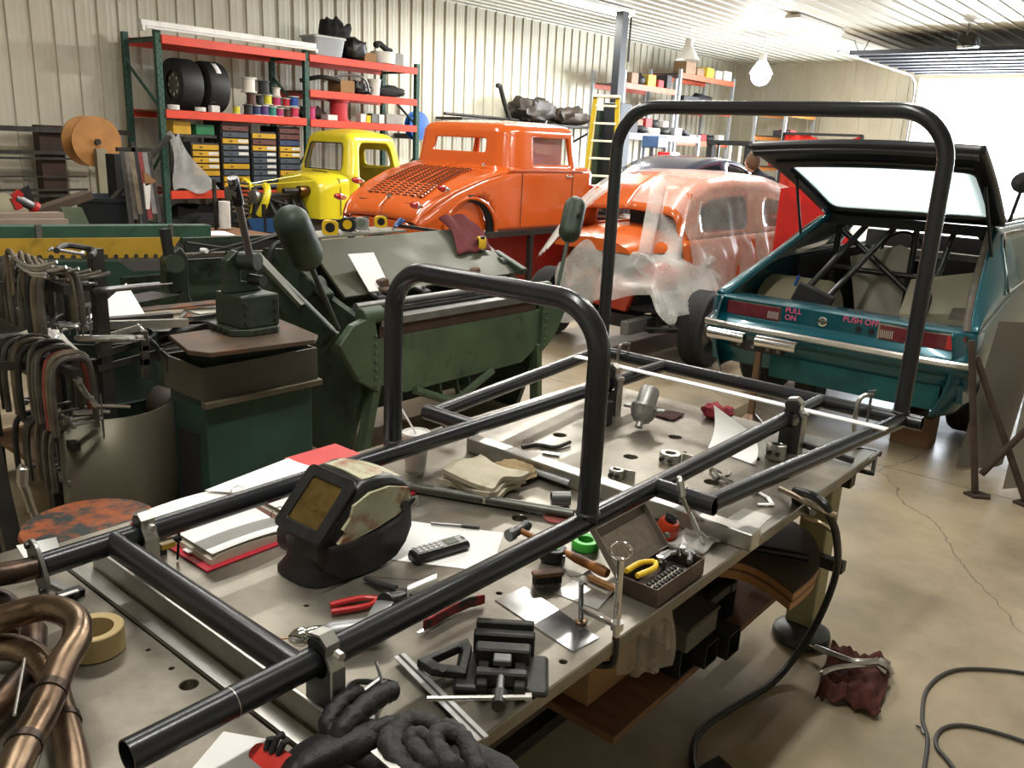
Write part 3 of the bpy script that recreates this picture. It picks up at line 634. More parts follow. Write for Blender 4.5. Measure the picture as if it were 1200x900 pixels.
# red knife
t = thing('utility_knife', 'red and black utility knife lying just beyond the right rail', 'knife', (-1.1181, 1.1857, 0.735))
MB().loft([[Vector(p)+Vector((0, 0, z))+Vector((.3, .9, 0)).normalized()*w for w, z in ((-q_, 0), (q_, 0), (q_, .026), (-q_, .026))] for p, q_ in (((-1.1212, 1.1123, 0.733), .010), ((-1.126, 1.1729, 0.733), .018), ((-1.1208, 1.2368, 0.733), .021), ((-1.107, 1.2607, 0.733), .015))]).build('body', mat('knife_red', (.25, .015, .02), .45, col2=(.02, .02, .02), f2=.52, s2=25), t, bevel=.003, seg=2)
MB().bar((-1.12, 1.0866, 0.737), (-1.1166, 1.1102, 0.74), .006, .003).build('blade', CHROME, t)

# drill press vise
c = Vector((-0.9007, 1.0985, 0.73)); vz = radians(40-90-2)
t = thing('drill_vise', 'dark cast drill press vise with slotted base and screw, at the near table corner', 'vise', (c.x, c.y, ZT), radians(38)); t.scale = (1.15, 1.15, 1.15)
VS = mat('cast_iron', (.055, .055, .053), .42, .75, .3, 14, .12, 60)
o = MB().box((0, 0, .009), (.155, .105, .016)).build('base', VS, t, world=False, smooth=0, bevel=.006, seg=2)
cc = MB()
for sx_ in (-.062, .062): cc.box((sx_, -.012, .01), (.014, .055, .06)).cyl((sx_, -.04, -.02), (sx_, -.04, .04), .007, n=12).cyl((sx_, .0155, -.02), (sx_, .0155, .04), .007, n=12)
cut(o, cc)
for s_ in (-1, 1): MB().box((s_*.03, -.01, .026), (.018, .12, .02)).build('way', VS, t, world=False, smooth=0, bevel=.002)
MB().box((0, .052, .036), (.105, .02, .04)).build('fixed_jaw', VS, t, world=False, smooth=0, bevel=.003)
MB().box((0, .072, .048), (.1, .014, .034)).build('jaw_plate', DKM, t, world=False, smooth=0, bevel=.002)
MB().box((0, .008, .042), (.092, .026, .03)).build('moving_jaw', VS, t, world=False, smooth=0, bevel=.003)
MB().box((0, -.045, .033), (.085, .018, .026)).build('end_block', VS, t, world=False, smooth=0, bevel=.003)
MB().box((0, -.022, .05), (.03, .022, .012)).build('nut_block', GREYM, t, world=False, smooth=0, bevel=.002)
MB().cyl((0, .03, .038), (0, -.10, .038), .0065, n=12).build('screw', GREYM, t, world=False)
MB().cyl((0, -.095, .038), (0, -.125, .038), .013, .011, n=16).build('screw_head', VS, t, world=False)
MB().cyl((-.11, -.112, .034), (.045, -.112, .048), .0042, n=10).cyl((.04, -.112, .0475), (.05, -.112, .0485), .007, n=10).build('tommy_bar', ALU, t, world=False)
# combination square
t = thing('combination_square', 'steel combination square with a long rule and dark head, leaning on the vise', 'square', (-0.9437, 0.9841, 0.73))
a_, b_ = Vector((-1.0836, 1.0013, 0.742)), Vector((-0.8009, 0.9344, 0.742))
MB().bar(a_, b_, .024, .003).build('rule', mat('satin_steel', (.5, .5, .5), .35, .8, .06, 10), t, smooth=0)
MB().bar(a_+Vector((.0, 0, .0018)), b_+Vector((0, 0, .0018)), .005, .001).build('groove', DKM, t, smooth=0)
h = [(-1.0278, 0.9942, 0.745), (-1.009, 1.1174, 0.745), (-0.9826, 1.1016, 0.745), (-0.9302, 1.029, 0.745), (-0.9866, 0.9927, 0.745)]
hb = [Vector(p) for p in h]; b = MB(); ce_ = sum(hb, Vector())/5; inn = [ce_+(p-ce_)*.55 for p in hb]; k = 5
b.add(hb+inn+[p+Vector((0, 0, .018)) for p in hb]+[p+Vector((0, 0, .018)) for p in inn], [(i, (i+1) % k, (i+1) % k+k, i+k) for i in range(k)]+[(i+2*k, i+3*k, (i+1) % k+3*k, (i+1) % k+2*k) for i in range(k)]+[(i, i+2*k, (i+1) % k+2*k, (i+1) % k) for i in range(k)]+[(i+k, (i+1) % k+k, (i+1) % k+3*k, i+3*k) for i in range(k)])
b.build('head', VS, t, smooth=0, bevel=.002)
MB().cyl((-0.9896, 1.0275, 0.745), (-0.9592, 0.9959, 0.775), .007, n=12).build('lock_knob', GREYM, t)
flat('steel_plate', 'thin polished steel plate lying at the table edge under the chrome clamp', 'plate', [(-1.1007, 1.305, 0.73), (-0.8523, 1.2649, 0.73), (-0.8451, 1.3455, 0.73), (-1.092, 1.3998, 0.73)], mat('polished_plate', (.55, .57, .58), .18, .95, .1, 6, rv=.1), .002)

# chrome C clamp gripping the edge
t = thing('c_clamp', 'chrome C clamp with a ring handle gripping the table edge beside the toolbox', 'clamp', (-.80, 1.25, ZT))
CP = [(-.875, 1.235, ZT+.085), (-.80, 1.245, ZT+.085)]
MB().cyl((-0.8071, 1.3396, 0.93), (-0.8163, 1.3651, 0.74), .008, n=14).build('slide_bar', CHROME, t)
q = Vector((-0.8071, 1.3396, 0.93)); MB().tube([q+Vector((.02*cos(a)*.9, .012*cos(a), .018+.018*sin(a))) for a in [i*pi/8 for i in range(16)]], .003, 8, closed=True).build('ring_handle', CHROME, t)
MB().bar((-0.8806, 1.323, 0.795), (-0.7931, 1.3294, 0.79), .014, .012).build('arm', CHROME, t, bevel=.002)
MB().lathe([(.013, -.008), (.013, .008)], (-0.7944, 1.3282, 0.79), (0, 0, 1), 16).build('collar', CHROME, t)
MB().cyl((-0.8777, 1.3115, 0.86), (-0.9035, 1.3604, 0.745), .0055, n=10).build('screw', DKM, t)
MB().lathe([(.014, 0), (.014, .004), (.008, .008)], (-0.9065, 1.3659, 0.733), (0, 0, 1), 14).build('swivel_pad', BRONZE, t)
MB().cyl((-0.9069, 1.3252, 0.855), (-0.8153, 1.3158, 0.86), .003, n=8).build('tommy_bar', CHROME, t)
v0 = Vector((-0.8163, 1.3651, 0.74)); MB().tube(spline([v0, v0+Vector((.0, 0, -.05)), v0+Vector((-.01, -.0, -.075)), v0+Vector((-.05, -.02, -.08))], 5), .008, 12).build('lower_hook', DKM, t)

# brush, tapes, hammer
t = thing('wire_brush', 'small wire brush with dark bristles beside the green tape measure', 'brush', (-1.0658, 1.4457, 0.74))
c, L_, rz = on((-1.0834, 1.4167, 0.74), (-1.0451, 1.478, 0.74))
mm = RM((c.x, c.y, ZT), rz)
MB(mm).box((0, 0, .028), (L_, .026, .01)).build('block', PLY, t, bevel=.002)
for i in range(12):
    for j in range(3): MB(mm).bar((-L_/2+.004+i*(L_-.008)/11, (j-1)*.008, .001), (-L_/2+.004+i*(L_-.008)/11, (j-1)*.009, .024), .0025, .0025).build('bristle', DKM, t, smooth=0)
def tape_measure(label, c, rz, m1, m2, z=ZT, s=1, rx=0):
    t = thing('tape_measure', label, 'tape measure', (c[0], c[1], z), rz); t.rotation_euler[0] = rx
    MB().prism(rrect(.07*s, .065*s, .02*s, 4, 0, .034*s), -.018*s, .018*s, 'xz').build('case', m1, t, world=False, bevel=.003, seg=2)
    MB().cyl((0, -.02*s, .036*s), (0, .02*s, .036*s), .021*s, n=20).build('label_disc', m2, t, world=False)
    MB().box((.036*s, 0, .006*s), (.01*s, .022*s, .006*s)).build('hook', CHROME, t, world=False)
    MB().box((.02*s, 0, .064*s), (.03*s, .02*s, .012*s)).build('lock', BLACK, t, world=False, bevel=.002)
    return t
GRN = mat('bright_green', (.06, .45, .05), .4)
c = (-1.1137, 1.5246, 0.73); t = tape_measure('lime green and black tape measure lying flat beside the hammer handle', c, .5, BLACK, GRN, ZT+.02, .85, radians(-90)); 
c = (-1.0896, 1.645, 0.73)
MB().lathe([(.02, .001), (.02, .024), (.034, .025), (.036, .022), (.036, .003), (.034, .001)], (c[0]-.02, c[1]+.02, ZT), n=28).build('green_tape', GRN, label='roll of bright green tape behind the toolbox lid', cat='tape')
t = thing('ball_hammer', 'wooden handled ball peen hammer lying under the right rail', 'hammer', (-1.1506, 1.589, 0.735))
a_, b_ = Vector((-1.2573, 1.5735, 0.76)), Vector((-0.9697, 1.5575, 0.752))
MB().tube(spline([a_, a_.lerp(b_, .4), a_.lerp(b_, .75), b_], 4), [.008]*4+[.0085]*3+[.012]*3+[.014, .014, .011], 12).build('handle', mat('hammer_wood', '8f5a25', .45, 0, .15, 8), t)
d = Vector((-1.2529, 1.5078, 0.76))-Vector((-1.2629, 1.6115, 0.76)); d.z = 0; d.normalize()
MB().lathe([(.004, -.048), (.012, -.044), (.0155, -.034), (.012, -.024), (.009, -.016), (.012, -.008), (.013, .01), (.011, .018), (.011, .024), (.0165, .028), (.0165, .044), (.014, .047)], a_, d, 18).build('head', mat('hammer_steel', (.12, .12, .12), .4, .85), t)
# open metal tool box
t = thing('tool_box', 'open brown metal box with its lid up, holding pliers and stamps', 'box', (-.87, 1.64, ZT))
BM = mat('box_brown', (.085, .06, .048), .45, .6, .2, 10, .05, 60, col2=(.14, .11, .09), f2=.6, s2=10)
x0, x1, y0, y1 = -.922, -.822, 1.535, 1.755
b = MB().bb((x0, y0, ZT+.001), (x1, y1, ZT+.004)).bb((x0, y0, ZT+.004), (x0+.003, y1, ZT+.045)).bb((x1-.003, y0, ZT+.004), (x1, y1, ZT+.045)).bb((x0+.003, y0, ZT+.004), (x1-.003, y0+.003, ZT+.045)).bb((x0+.003, y1-.003, ZT+.004), (x1-.003, y1, ZT+.045))
b.build('box_tray', BM, t, smooth=0, bevel=.0008)
hx, hz = x0, ZT+.046; lx, lz = -1.0, ZT+.135; d = Vector((lx-hx, 0, lz-hz)).normalized(); n_ = Vector((d.z, 0, -d.x)); L_ = hypot(lx-hx, lz-hz)
def LP(v, y_, o): p = Vector((hx, 0, hz))+d*v+n_*o; return (p.x, y_, p.z)
def lb(v0, v1, ya, yb, o0, o1):
    b = MB(); b.add([LP(v, y_, o) for o in (o0, o1) for v, y_ in ((v0, ya), (v1, ya), (v1, yb), (v0, yb))], [(0, 1, 2, 3), (7, 6, 5, 4), (0, 4, 5, 1), (1, 5, 6, 2), (2, 6, 7, 3), (3, 7, 4, 0)]); return b
b = lb(0, L_, y0, y1, -.018, -.0155)
for q in (lb(0, L_, y0, y0+.003, -.0155, 0), lb(0, L_, y1-.003, y1, -.0155, 0), lb(L_-.003, L_, y0+.003, y1-.003, -.0155, 0)): b.add(q.v, q.f)
b.build('lid', mat('lid_inside', (.19, .16, .13), .5, .4, .15, 12), t, smooth=0, bevel=.0006)
lb(.02, L_-.02, y0+.02, y1-.02, -.0154, -.0148).build('printed_panel', mat('lid_print', (.14, .115, .09), .6, .2, .2, 60), t, smooth=0)
# stamp rack inside: block with rows of square stamps
t2 = thing('stamp_rack', 'cream tray of letter punches inside the brown metal box', 'punch set', (-.845, 1.60, ZT+.02))
MB().bb((-.868, 1.545, ZT+.006), (-.828, 1.685, ZT+.034)).build('tray', mat('tray_cream', (.45, .40, .33), .5), t2, smooth=0, bevel=.001)
for i in range(9):
    for j in range(2): MB().bb((-.862+j*.018, 1.552+i*.0145, ZT+.034), (-.852+j*.018, 1.560+i*.0145, ZT+.041)).build('punch', DKM, t2, smooth=0)
pliers('yellow handled pliers with bent jaws lying in the brown metal box', (-.895, 1.715, ZT+.052), (-.892, 1.66, ZT+.05), (-.915, 1.55, ZT+.052), (-.885, 1.548, ZT+.052), YEL, r=.0065)
t2 = thing('punch_pliers', 'grey steel pliers lying across the far end of the brown metal box', 'pliers', (-.86, 1.72, ZT+.04))
MB().tube(spline([(-.91, 1.74, ZT+.05), (-.88, 1.72, ZT+.058), (-.85, 1.725, ZT+.055), (-.835, 1.70, ZT+.05)], 5), .007, 8).build('arm', GREYM, t2)
MB().tube(spline([(-.89, 1.70, ZT+.05), (-.865, 1.735, ZT+.056), (-.84, 1.738, ZT+.052)], 5), .007, 8).build('arm', GREYM, t2)
MB().cyl((-.872, 1.722, ZT+.05), (-.872, 1.722, ZT+.07), .012, n=14).build('pivot', CHROME, t2)
for i, (x, y_) in enumerate(((-.85, 1.745), (-.84, 1.70), (-.90, 1.70))):
    MB().cyl((x, y_-.003, ZT+.005), (x, y_-.003, ZT+.03), .006, n=10).build('bolt', GREYM, t2)
# orange grinder-like part
t = thing('orange_tool', 'orange-red cylindrical tool part standing behind the tool box lid', 'tool', (-1.0017, 1.8741, 0.73))
q = Vector((-0.9963, 1.865, 0.73)); MB().lathe([(.02, 0), (.03, .004), (.031, .03), (.028, .05), (.024, .056)], q, (.25, 0, 1), 22).build('housing', mat('tool_orange', 'b03412', .4, 0, .15, 15), t)
MB().lathe([(.016, .056), (.016, .07), (.01, .072)], q, (.25, 0, 1), 16).build('collar', BLACK, t)
MB().box((q.x+.02, q.y-.025, q.z+.025), (.02, .01, .014)).build('switch', GREYM, t, bevel=.002)
a_, b_ = Vector((-0.9546, 1.7691, 0.73)), Vector((-0.8525, 1.8399, 0.73))
FOIL = mat('clear_bag', (.6, .58, .54), .2, 0, .1, 20, .6, 30, alpha=.55)
MB().sheet(lambda u, v: a_.lerp(b_, u)+Vector((-.02+.05*v*0, .17*v, .004+.012*abs(sin(9*u+5*v))*abs(sin(7*v+2*u)))), 22, 16, .001).build('plastic_bag', FOIL, label='crumpled clear plastic bag flat on the table beside the tool box', cat='bag')
def locking_pliers(label, pts, z=.75, r=.006, m=GREYM, name='locking_pliers'):
    """pts: jaw tip, pivot, handle bend, handle end, lever end"""
    P_ = [Vector(p) for p in pts]; t = thing(name, label, 'locking pliers', P_[1])
    MB().tube(spline([P_[1], P_[2], P_[3]], 5), [r*1.3]*5+[r*1.1]*5+[r], 8).build('handle', m, t)
    MB().tube(spline([P_[1]+Vector((0, 0, -.01)), P_[2].lerp(P_[4], .5), P_[4]], 5), [r]*10+[r*.8], 8).build('lever', m, t)
    MB().tube(spline([P_[1], P_[1].lerp(P_[0], .6)+Vector((0, 0, .012)), P_[0]], 5), [r*1.6]*6+[r*1.2]*4+[r], 8).build('upper_jaw', m, t)
    MB().tube(spline([P_[1]+Vector((0, 0, -.014)), P_[1].lerp(P_[0], .6)+Vector((0, 0, -.012)), P_[0]+Vector((0, 0, -.006))], 5), [r*1.4]*6+[r]*5, 8).build('lower_jaw', m, t)
    for k in (.0, .25): MB().cyl(P_[1].lerp(P_[2], k)+Vector((0, 0, -.014)), P_[1].lerp(P_[2], k)+Vector((0, 0, .014)), .004, n=8).build('rivet', CHROME, t)
    MB().cyl(P_[3], P_[3]+(P_[3]-P_[2]).normalized()*.02, .005, n=10).build('screw', CHROME, t)
SILV = mat('nickel', (.45, .44, .42), .28, .95, .15, 20)
locking_pliers('nickel locking pliers leaning over the aluminium bar beside the stub tube', [(-0.9815, 1.8823, 0.9), (-0.9555, 1.8666, 0.86), (-0.9365, 1.8763, 0.82), (-0.9048, 1.8856, 0.76), (-0.9249, 1.9372, 0.78)], m=SILV)
locking_pliers('locking clamp pliers lying flat on the table beyond the right rail', [(-1.1199, 2.3533, 0.75), (-1.0868, 2.3467, 0.75), (-1.0569, 2.335, 0.745), (-1.0234, 2.3382, 0.74), (-1.0759, 2.4079, 0.745)], m=SILV, r=.005)
t = thing('bent_bracket', 'small white bent strip bracket lying near the right table edge', 'bracket', (-0.907, 2.3171, 0.732))
MB().bar((-0.9723, 2.3509, 0.735), (-0.9099, 2.3225, 0.735), .012, .003).build('leg', WHITE, t); MB().bar((-0.9099, 2.3225, 0.735), (-0.8789, 2.2829, 0.735), .012, .003).build('leg', WHITE, t); MB().bar((-0.8753, 2.2867, 0.735), (-0.9095, 2.251, 0.735), .012, .003).build('leg', WHITE, t)
MB().cyl((-0.9649, 2.3655, 0.733), (-0.9483, 2.3248, 0.75), .007, n=10).build('bolt', RUSTY, t)
# pipes, collar, disc
t = thing('steel_pipe', 'long dark steel pipe lying across the table behind the helmet', 'pipe', (-1.4256, 1.6713, 0.75))
MB().pipe([(-1.6884, 1.5864, 0.7455), (-1.233, 1.7796, 0.7455)], .0145).build('pipe', mat('pipe_grey', (.12, .125, .11), .4, .8, .2, 10), t)
MB().pipe([(-1.3351, 1.8109, 0.752), (-1.2976, 1.8501, 0.752)], .02, .002).build('tube_collar', GREYM, label='short silver tube collar lying beside the hoop post', cat='collar')
c = (-1.2391, 1.7503, 0.73); MB().lathe([(.034, 0), (.034, .004), (.004, .0045)], (c[0]-.03, c[1], ZT), n=24).build('sanding_disc', mat('disc_red', (.22, .05, .04), .8), label='dull red sanding disc behind the foot of the low hoop', cat='disc')
# folded rag pile
RAG = mat('rag_cream', 'b8b09c', .95, 0, .1, 8, .3, 40, col2='8d8470', f2=.6, s2=6)
def lumpy(c, dims, seed, folds=3, n=26, rz=0, amp=.25):
    """closed lumpy cloth body"""
    b = MB(RM(c, rz)); vs = []; k = n//2
    for j in range(k+1):
        a = pi*j/k-pi/2
        for i in range(n):
            t_ = 2*pi*i/n; x, y_, z = cos(a)*cos(t_), cos(a)*sin(t_), sin(a)
            ex = abs(x)**.7*(1 if x > 0 else -1); ey = abs(y_)**.7*(1 if y_ > 0 else -1)
            w = 1+amp*(noise.noise(Vector((x*folds, y_*folds, z*folds+seed)))+.5*noise.noise(Vector((x*folds*2.3, y_*folds*2.3, seed*2))))
            vs.append((ex*dims[0]*w, ey*dims[1]*w, max(0, (z*.5+.5)*dims[2]*w)))
    fs = [(j*n+i, j*n+(i+1) % n, (j+1)*n+(i+1) % n, (j+1)*n+i) for j in range(k) for i in range(n)]
    b.add(vs, fs); return b
t = thing('folded_rag', 'thick folded cream rag lying on the table behind the helmet', 'rag', (-1.5511, 1.7384, 0.73))
c = (-1.5451, 1.7172, 0.73); 
for k in range(3):
    MB().sheet(lambda u, v: Vector(c)+Vector((-.115+.2*v+.012*sin(6*u+k), -.04+.165*u+.012*sin(5*v+k), .006+.017*(k+1)+.016*sin(pi*min(1, max(0, u)))*sin(pi*v)+.005*sin(9*u+2*k)*sin(6*v+k))), 14, 14, .014).build('fold', RAG, t, smooth=60)
q = lumpy((c[0]+.0, c[1]+.17, ZT), (.07, .055, .045), 3, 2.5); q.build('stained_end', mat('rag_brown', '8f7c5c', .95, 0, .2, 10, .3, 40), t, smooth=80)
# cup
t = thing('foam_cup', 'white foam cup with lid and straw standing behind the low hoop', 'cup', (-1.8071, 1.7332, 0.73))
q = Vector((-1.7985, 1.7214, 0.73)); MB().lathe([(.030, 0), (.031, .003), (.042, .112), (.043, .116)], q, n=28).build('cup_body', mat('foam_white', (.72, .72, .68), .8, 0, .03), t)
MB().lathe([(.045, .112), (.046, .117), (.043, .124), (.040, .124), (.038, .119), (.001, .119)], q, n=28).build('lid', mat('lid_white', (.75, .75, .72), .35), t)
MB().cyl(q+Vector((0, 0, .118)), q+Vector((-.045, -.02, .19)), .0032, n=8).build('straw', WHITE, t)
# little C-clamp on the left rail
def cclamp(name, label, base, w, h, th, rz=0, m=None, rx=0, ry=0, screw=.7, cat='clamp', group=None):
    """C clamp in local xz plane: frame opening to +x"""
    t = thing(name, label, cat, base, 0, group); t.rotation_euler = (rx, ry, rz)
    p = [(w, 0, 0), (w*.35, 0, 0), (0, 0, h*.18), (0, 0, h*.82), (w*.35, 0, h), (w, 0, h)]
    MB().tube(spline(p, 4), th, 8).build('frame', m or GREYM, t, world=False)
    MB().cyl((w*.9, 0, h+th*2), (w*.9, 0, h*(1-screw)), th*.55, n=8).build('screw', GREYM, t, world=False)
    MB().cyl((w*.9-w*.3, 0, h+th*2), (w*.9+w*.3, 0, h+th*2), th*.3, n=6).build('tommy_bar', GREYM, t, world=False)
    MB().cyl((w*.9, 0, h*(1-screw)), (w*.9, 0, h*(1-screw)-th), th*1.1, n=10).build('pad', GREYM, t, world=False)
    return t
cclamp('c_clamp', 'small brown C clamp gripping the left edge of the table past the cup', (-2.0095, 2.0579, 0.73), .06, .07, .006, .3, RUSTY)
cclamp('c_clamp', 'silver C clamp on the far left corner of the tube frame', (-1.93, 3.04, .80), .05, .11, .007, radians(60), ALU)
cclamp('c_clamp', 'silver C clamp gripping the far right corner of the tube frame', (-.90, 3.0, .77), .06, .15, .008, radians(60), ALU)
t = thing('corner_clamp', 'dark screw clamp hanging from the far right table corner', 'clamp', (-0.8508, 3.0274, 0.7))
MB().bar((-0.8895, 2.9948, 0.73), (-0.8298, 3.1011, 0.7), .03, .02).build('bar', DKM, t, bevel=.002); MB().cyl((-0.8334, 2.8887, 0.7), (-0.8002, 2.9887, 0.74), .006, n=8).build('screw', GREYM, t)
MB().bar((-0.8503, 2.9212, 0.68), (-0.7931, 2.9245, 0.68), .02, .012).bar((-0.7903, 2.916, 0.68), (-0.8265, 3.0537, 0.7), .014, .012).build('jaw', DKM, t, bevel=.002)
MB().bar((-1.0533, 2.8109, 0.76), (-0.8298, 2.8167, 0.745), .018, .018).build('dark_bar', BLACKM, label='thin dark bar lying at the far right corner of the table', cat='bar')
# alternator / starter
t = thing('starter_motor', 'cast aluminium starter motor standing on the table beside the tall bracket', 'motor', (-1.5546, 2.6061, 0.73))
CA = mat('cast_aluminium', (.33, .33, .32), .45, .8, .2, 14, .15, 60)
q = Vector((-1.5137, 2.5581, 0.735)); d = Vector((-.12, .5, .62)).normalized()
MB().lathe([(.008, 0), (.014, .002), (.014, .02), (.024, .026), (.042, .045), (.046, .07), (.05, .075), (.05, .085)], q+Vector((0, 0, .012)), d, 26).build('nose', CA, t)
MB().lathe([(.036, .085), (.037, .15), (.033, .16), (.02, .165)], q+Vector((0, 0, .012)), d, 26).build('motor_case', CA, t)
x_, y__, _ = frame_for(d)
for i in range(9):
    a = 2*pi*i/9; e = x_*cos(a)+y__*sin(a); MB().bar(q+Vector((0, 0, .012))+d*.03+e*.028, q+Vector((0, 0, .012))+d*.075+e*.05, .005, .008).build('cast_rib', CA, t)
for sg in (-1, 1): MB().bar(q+d*.08+x_*sg*.03+Vector((0, 0, .012)), q+d*.08+x_*sg*.078+Vector((0, 0, .012)), .025, .012).build('mounting_ear', CA, t, bevel=.003)
MB().cyl(q+d*.09+y__*.045+Vector((0, 0, .012)), q+d*.15+y__*.045+Vector((0, 0, .012)), .018, n=16).build('solenoid', DKM, t)
def cloth(name, label, c, w, h, m, rz=0, seed=1, amp=.02, th=.004, cat='rag', n=22, base=.003):
    c = Vector(c); ca, sa = cos(rz), sin(rz)
    def f(u, v):
        x = (u-.5)*w*(1+.12*noise.noise(Vector((v*3, seed, 1)))); y_ = (v-.5)*h*(1+.12*noise.noise(Vector((u*3, seed, 5))))
        z = base+th+amp*(abs(noise.noise(Vector((u*3.3, v*3.3, seed))))*1.5+.6*abs(noise.noise(Vector((u*8, v*6, seed+3)))))
        return c+Vector((x*ca-y_*sa, x*sa+y_*ca, z))
    return MB().sheet(f, n, n, th).build(name, m, label=label, cat=cat, smooth=70)
MAROON = mat('rag_maroon', '5c2227', .95, 0, .2, 8, .3, 50)
cloth('cloth', 'flat dark maroon cloth beside the starter motor', (-1.5658, 2.8083, 0.73), .15, .10, mat('rag_dark_maroon', '3f2222', .95, 0, .2, 8, .3, 50), .1, 2, .004)
lumpy((-1.3948, 2.9367, 0.73), (.055, .05, .05), 9, 3, 30, .3, .4).build('crumpled_rag', mat('rag_red', '8d2f3a', .95, 0, .2, 12, .3, 50), label='crumpled red rag behind the curved white paper', cat='rag', smooth=80)
a_, b_ = Vector((-1.3903, 2.9251, 0.83)), Vector((-1.1382, 3.0119, 0.76))
MB().sheet(lambda u, v: Vector((-1.31+.19*u+.06*v, 2.72-.06*u-.13*v*(1-.2*u)+.03*sin(pi*v), ZT+.004+(.115-.05*u)*(1-v)**1.4)), 14, 10, .0006).build('curled_paper', WHITE, label='large curled white paper leaning before the white metal strip', cat='paper')
t = thing('rail_block', 'black rectangular tube offcut standing beside the left tall bracket', 'offcut', (-1.644, 2.5359, 0.73))
MB().box(Vector((-1.6418, 2.5383, 0.73))+Vector((0, 0, .048)), (.035, .03, .094)).build('body', BLACKM, t, smooth=0, bevel=.003); MB().box(Vector((-1.6418, 2.5383, 0.73))+Vector((0, 0, .0955)), (.022, .018, .002)).build('opening', BLACK, t, smooth=0)
# split clamps: blocks with a bore
def bore_block(label, c, w, d_, h, rz, tail=0):
    t = thing('clamp_block', label, 'block', c, rz)
    pts = [(w/2*cos(a), d_/2*sin(a)) for a in [radians(x) for x in (-22, 22, 68, 112, 158, 202, 248, 292)]]
    o = MB().prism(pts, 0, h, 'xy').build('block', ALU, t, world=False, smooth=0, bevel=.002)
    cut_ = MB(pm(t)).cyl((0, 0, -.01), (0, 0, h+.01), w*.24, n=20)
    bpy.context.view_layer.update(); cut(o, cut_)
    if tail: MB().box((w/2+tail/2-.004, d_*.3, h/2), (tail, .004, h)).build('tail_plate', ALU, t, world=False, smooth=0)
    MB().cyl((-w*.2, -d_/2-.006, h/2), (-w*.2, -d_/2+.004, h/2), .008, n=8).cyl((w*.2, -d_/2-.006, h/2), (w*.2, -d_/2+.004, h/2), .008, n=8).build('bolt_head', DKM, t, world=False)
bore_block('bored aluminium clamp block with a thin tail plate, mid table', (-1.2779, 2.3792, 0.73), .075, .07, .032, .1, .07)
bore_block('small drilled aluminium block beside the long aluminium bar', (-1.3223, 2.1265, 0.73), .05, .045, .03, .2, .035)
bore_block('bored aluminium clamp block beside the tall right bracket', (-1.0407, 2.6699, 0.73), .07, .05, .055, .1)
t = thing('steel_scraps', 'dark curved metal scrap lying before the far end of the long bar', 'offcut', (-1.614, 2.1442, 0.73))
MB().tube(spline([(-1.6918, 2.1124, 0.735), (-1.6723, 2.1709, 0.735), (-1.6135, 2.1897, 0.737), (-1.6038, 2.2634, 0.74)], 5), .007, 6).build('strip', DKM, t); MB().bar((-1.6136, 2.1249, 0.735), (-1.5598, 2.1479, 0.735), .02, .004).build('chip', ALU, t)
a_, b_ = Vector((-1.5239, 1.9682, 0.74)), Vector((-1.3726, 1.9604, 0.745))
MB().sheet(lambda u, v: a_.lerp(b_, u)+Vector((.01, -.035, 0))*v+Vector((0, 0, .012*sin(pi*v)+.006)), 8, 8, .002).build('curved_offcut', GREYM, label='curved grey sheet offcut in front of the long aluminium bar', cat='offcut')
flat('aluminium_sheet', 'small sheet of bright aluminium at the near right end of the long bar', 'sheet', [(-0.9328, 2.067, 0.73), (-0.8339, 2.0463, 0.73), (-0.847, 2.2125, 0.73), (-0.929, 2.2032, 0.73)], ALU, .0012)
# folded strip under hammer etc
flat('thin_plate', 'folded thin metal plate beneath the wire brush and chrome clamp', 'plate', [(-1.0286, 1.4247, 0.73), (-0.9123, 1.4358, 0.73), (-0.9311, 1.5497, 0.73), (-1.0241, 1.5603, 0.73)], ALU, .0015, .008)
MB().bar((-1.002, 1.5277, 0.742), (-0.9155, 1.5243, 0.742), .012, .012).build('wooden_stick', WOOD, label='short wooden stick behind the chrome clamp screw', cat='stick', bevel=.001)

# ground clamp with welding cable
t = thing('ground_clamp', 'brass coloured welding ground clamp biting the right table edge, with a thick cable', 'clamp', (-0.8175, 2.3845, 0.74))
BR = mat('clamp_brass', (.3, .24, .16), .4, .85, .25, 15)
MB().tube(spline([(-0.8984, 2.3775, 0.75), (-0.8239, 2.3295, 0.76), (-0.7413, 2.2783, 0.765), (-0.6946, 2.285, 0.76)], 5), .009, 8).build('upper_arm', BR, t)
MB().tube(spline([(-0.8622, 2.4233, 0.7), (-0.8247, 2.4142, 0.67), (-0.7858, 2.4332, 0.66), (-0.7385, 2.4128, 0.655)], 5), .007, 8).build('lower_arm', BR, t)
MB().bar((-0.83, 2.3397, 0.755), (-0.842, 2.404, 0.69), .03, .02).build('hinge', DKM, t, bevel=.003)
MB().cyl((-0.8336, 2.4024, 0.71), (-0.7896, 2.3774, 0.71), .014, n=12).build('spring', GREYM, t)
MB().tube(spline([(-0.8461, 2.3625, 0.765), (-0.7835, 2.3152, 0.785), (-0.7314, 2.283, 0.785), (-0.7129, 2.2824, 0.76)], 6), .0125, 10).build('cable_boot', BLACK, t)
W_ = [(-0.7171, 2.2787, 0.765), (-0.7128, 2.3756, 0.66), (-0.756, 2.5791, 0.45), (-0.8011, 2.643, 0.25), (-0.8553, 2.6393, 0.08), (-0.8807, 2.5071, 0.016), (-0.9192, 2.302, 0.0125), (-0.9411, 2.1433, 0.0125), (-0.9129, 2.0221, 0.0125), (-0.8413, 1.9211, 0.0125), (-0.7175, 1.8429, 0.0125)]
MB().tube(spline(W_, 8), .0115, 10).build('welding_cable', mat('cable_black', (.012, .012, .012), .55, 0, .1), label='thick black welding cable looping from the ground clamp down across the floor', cat='cable')

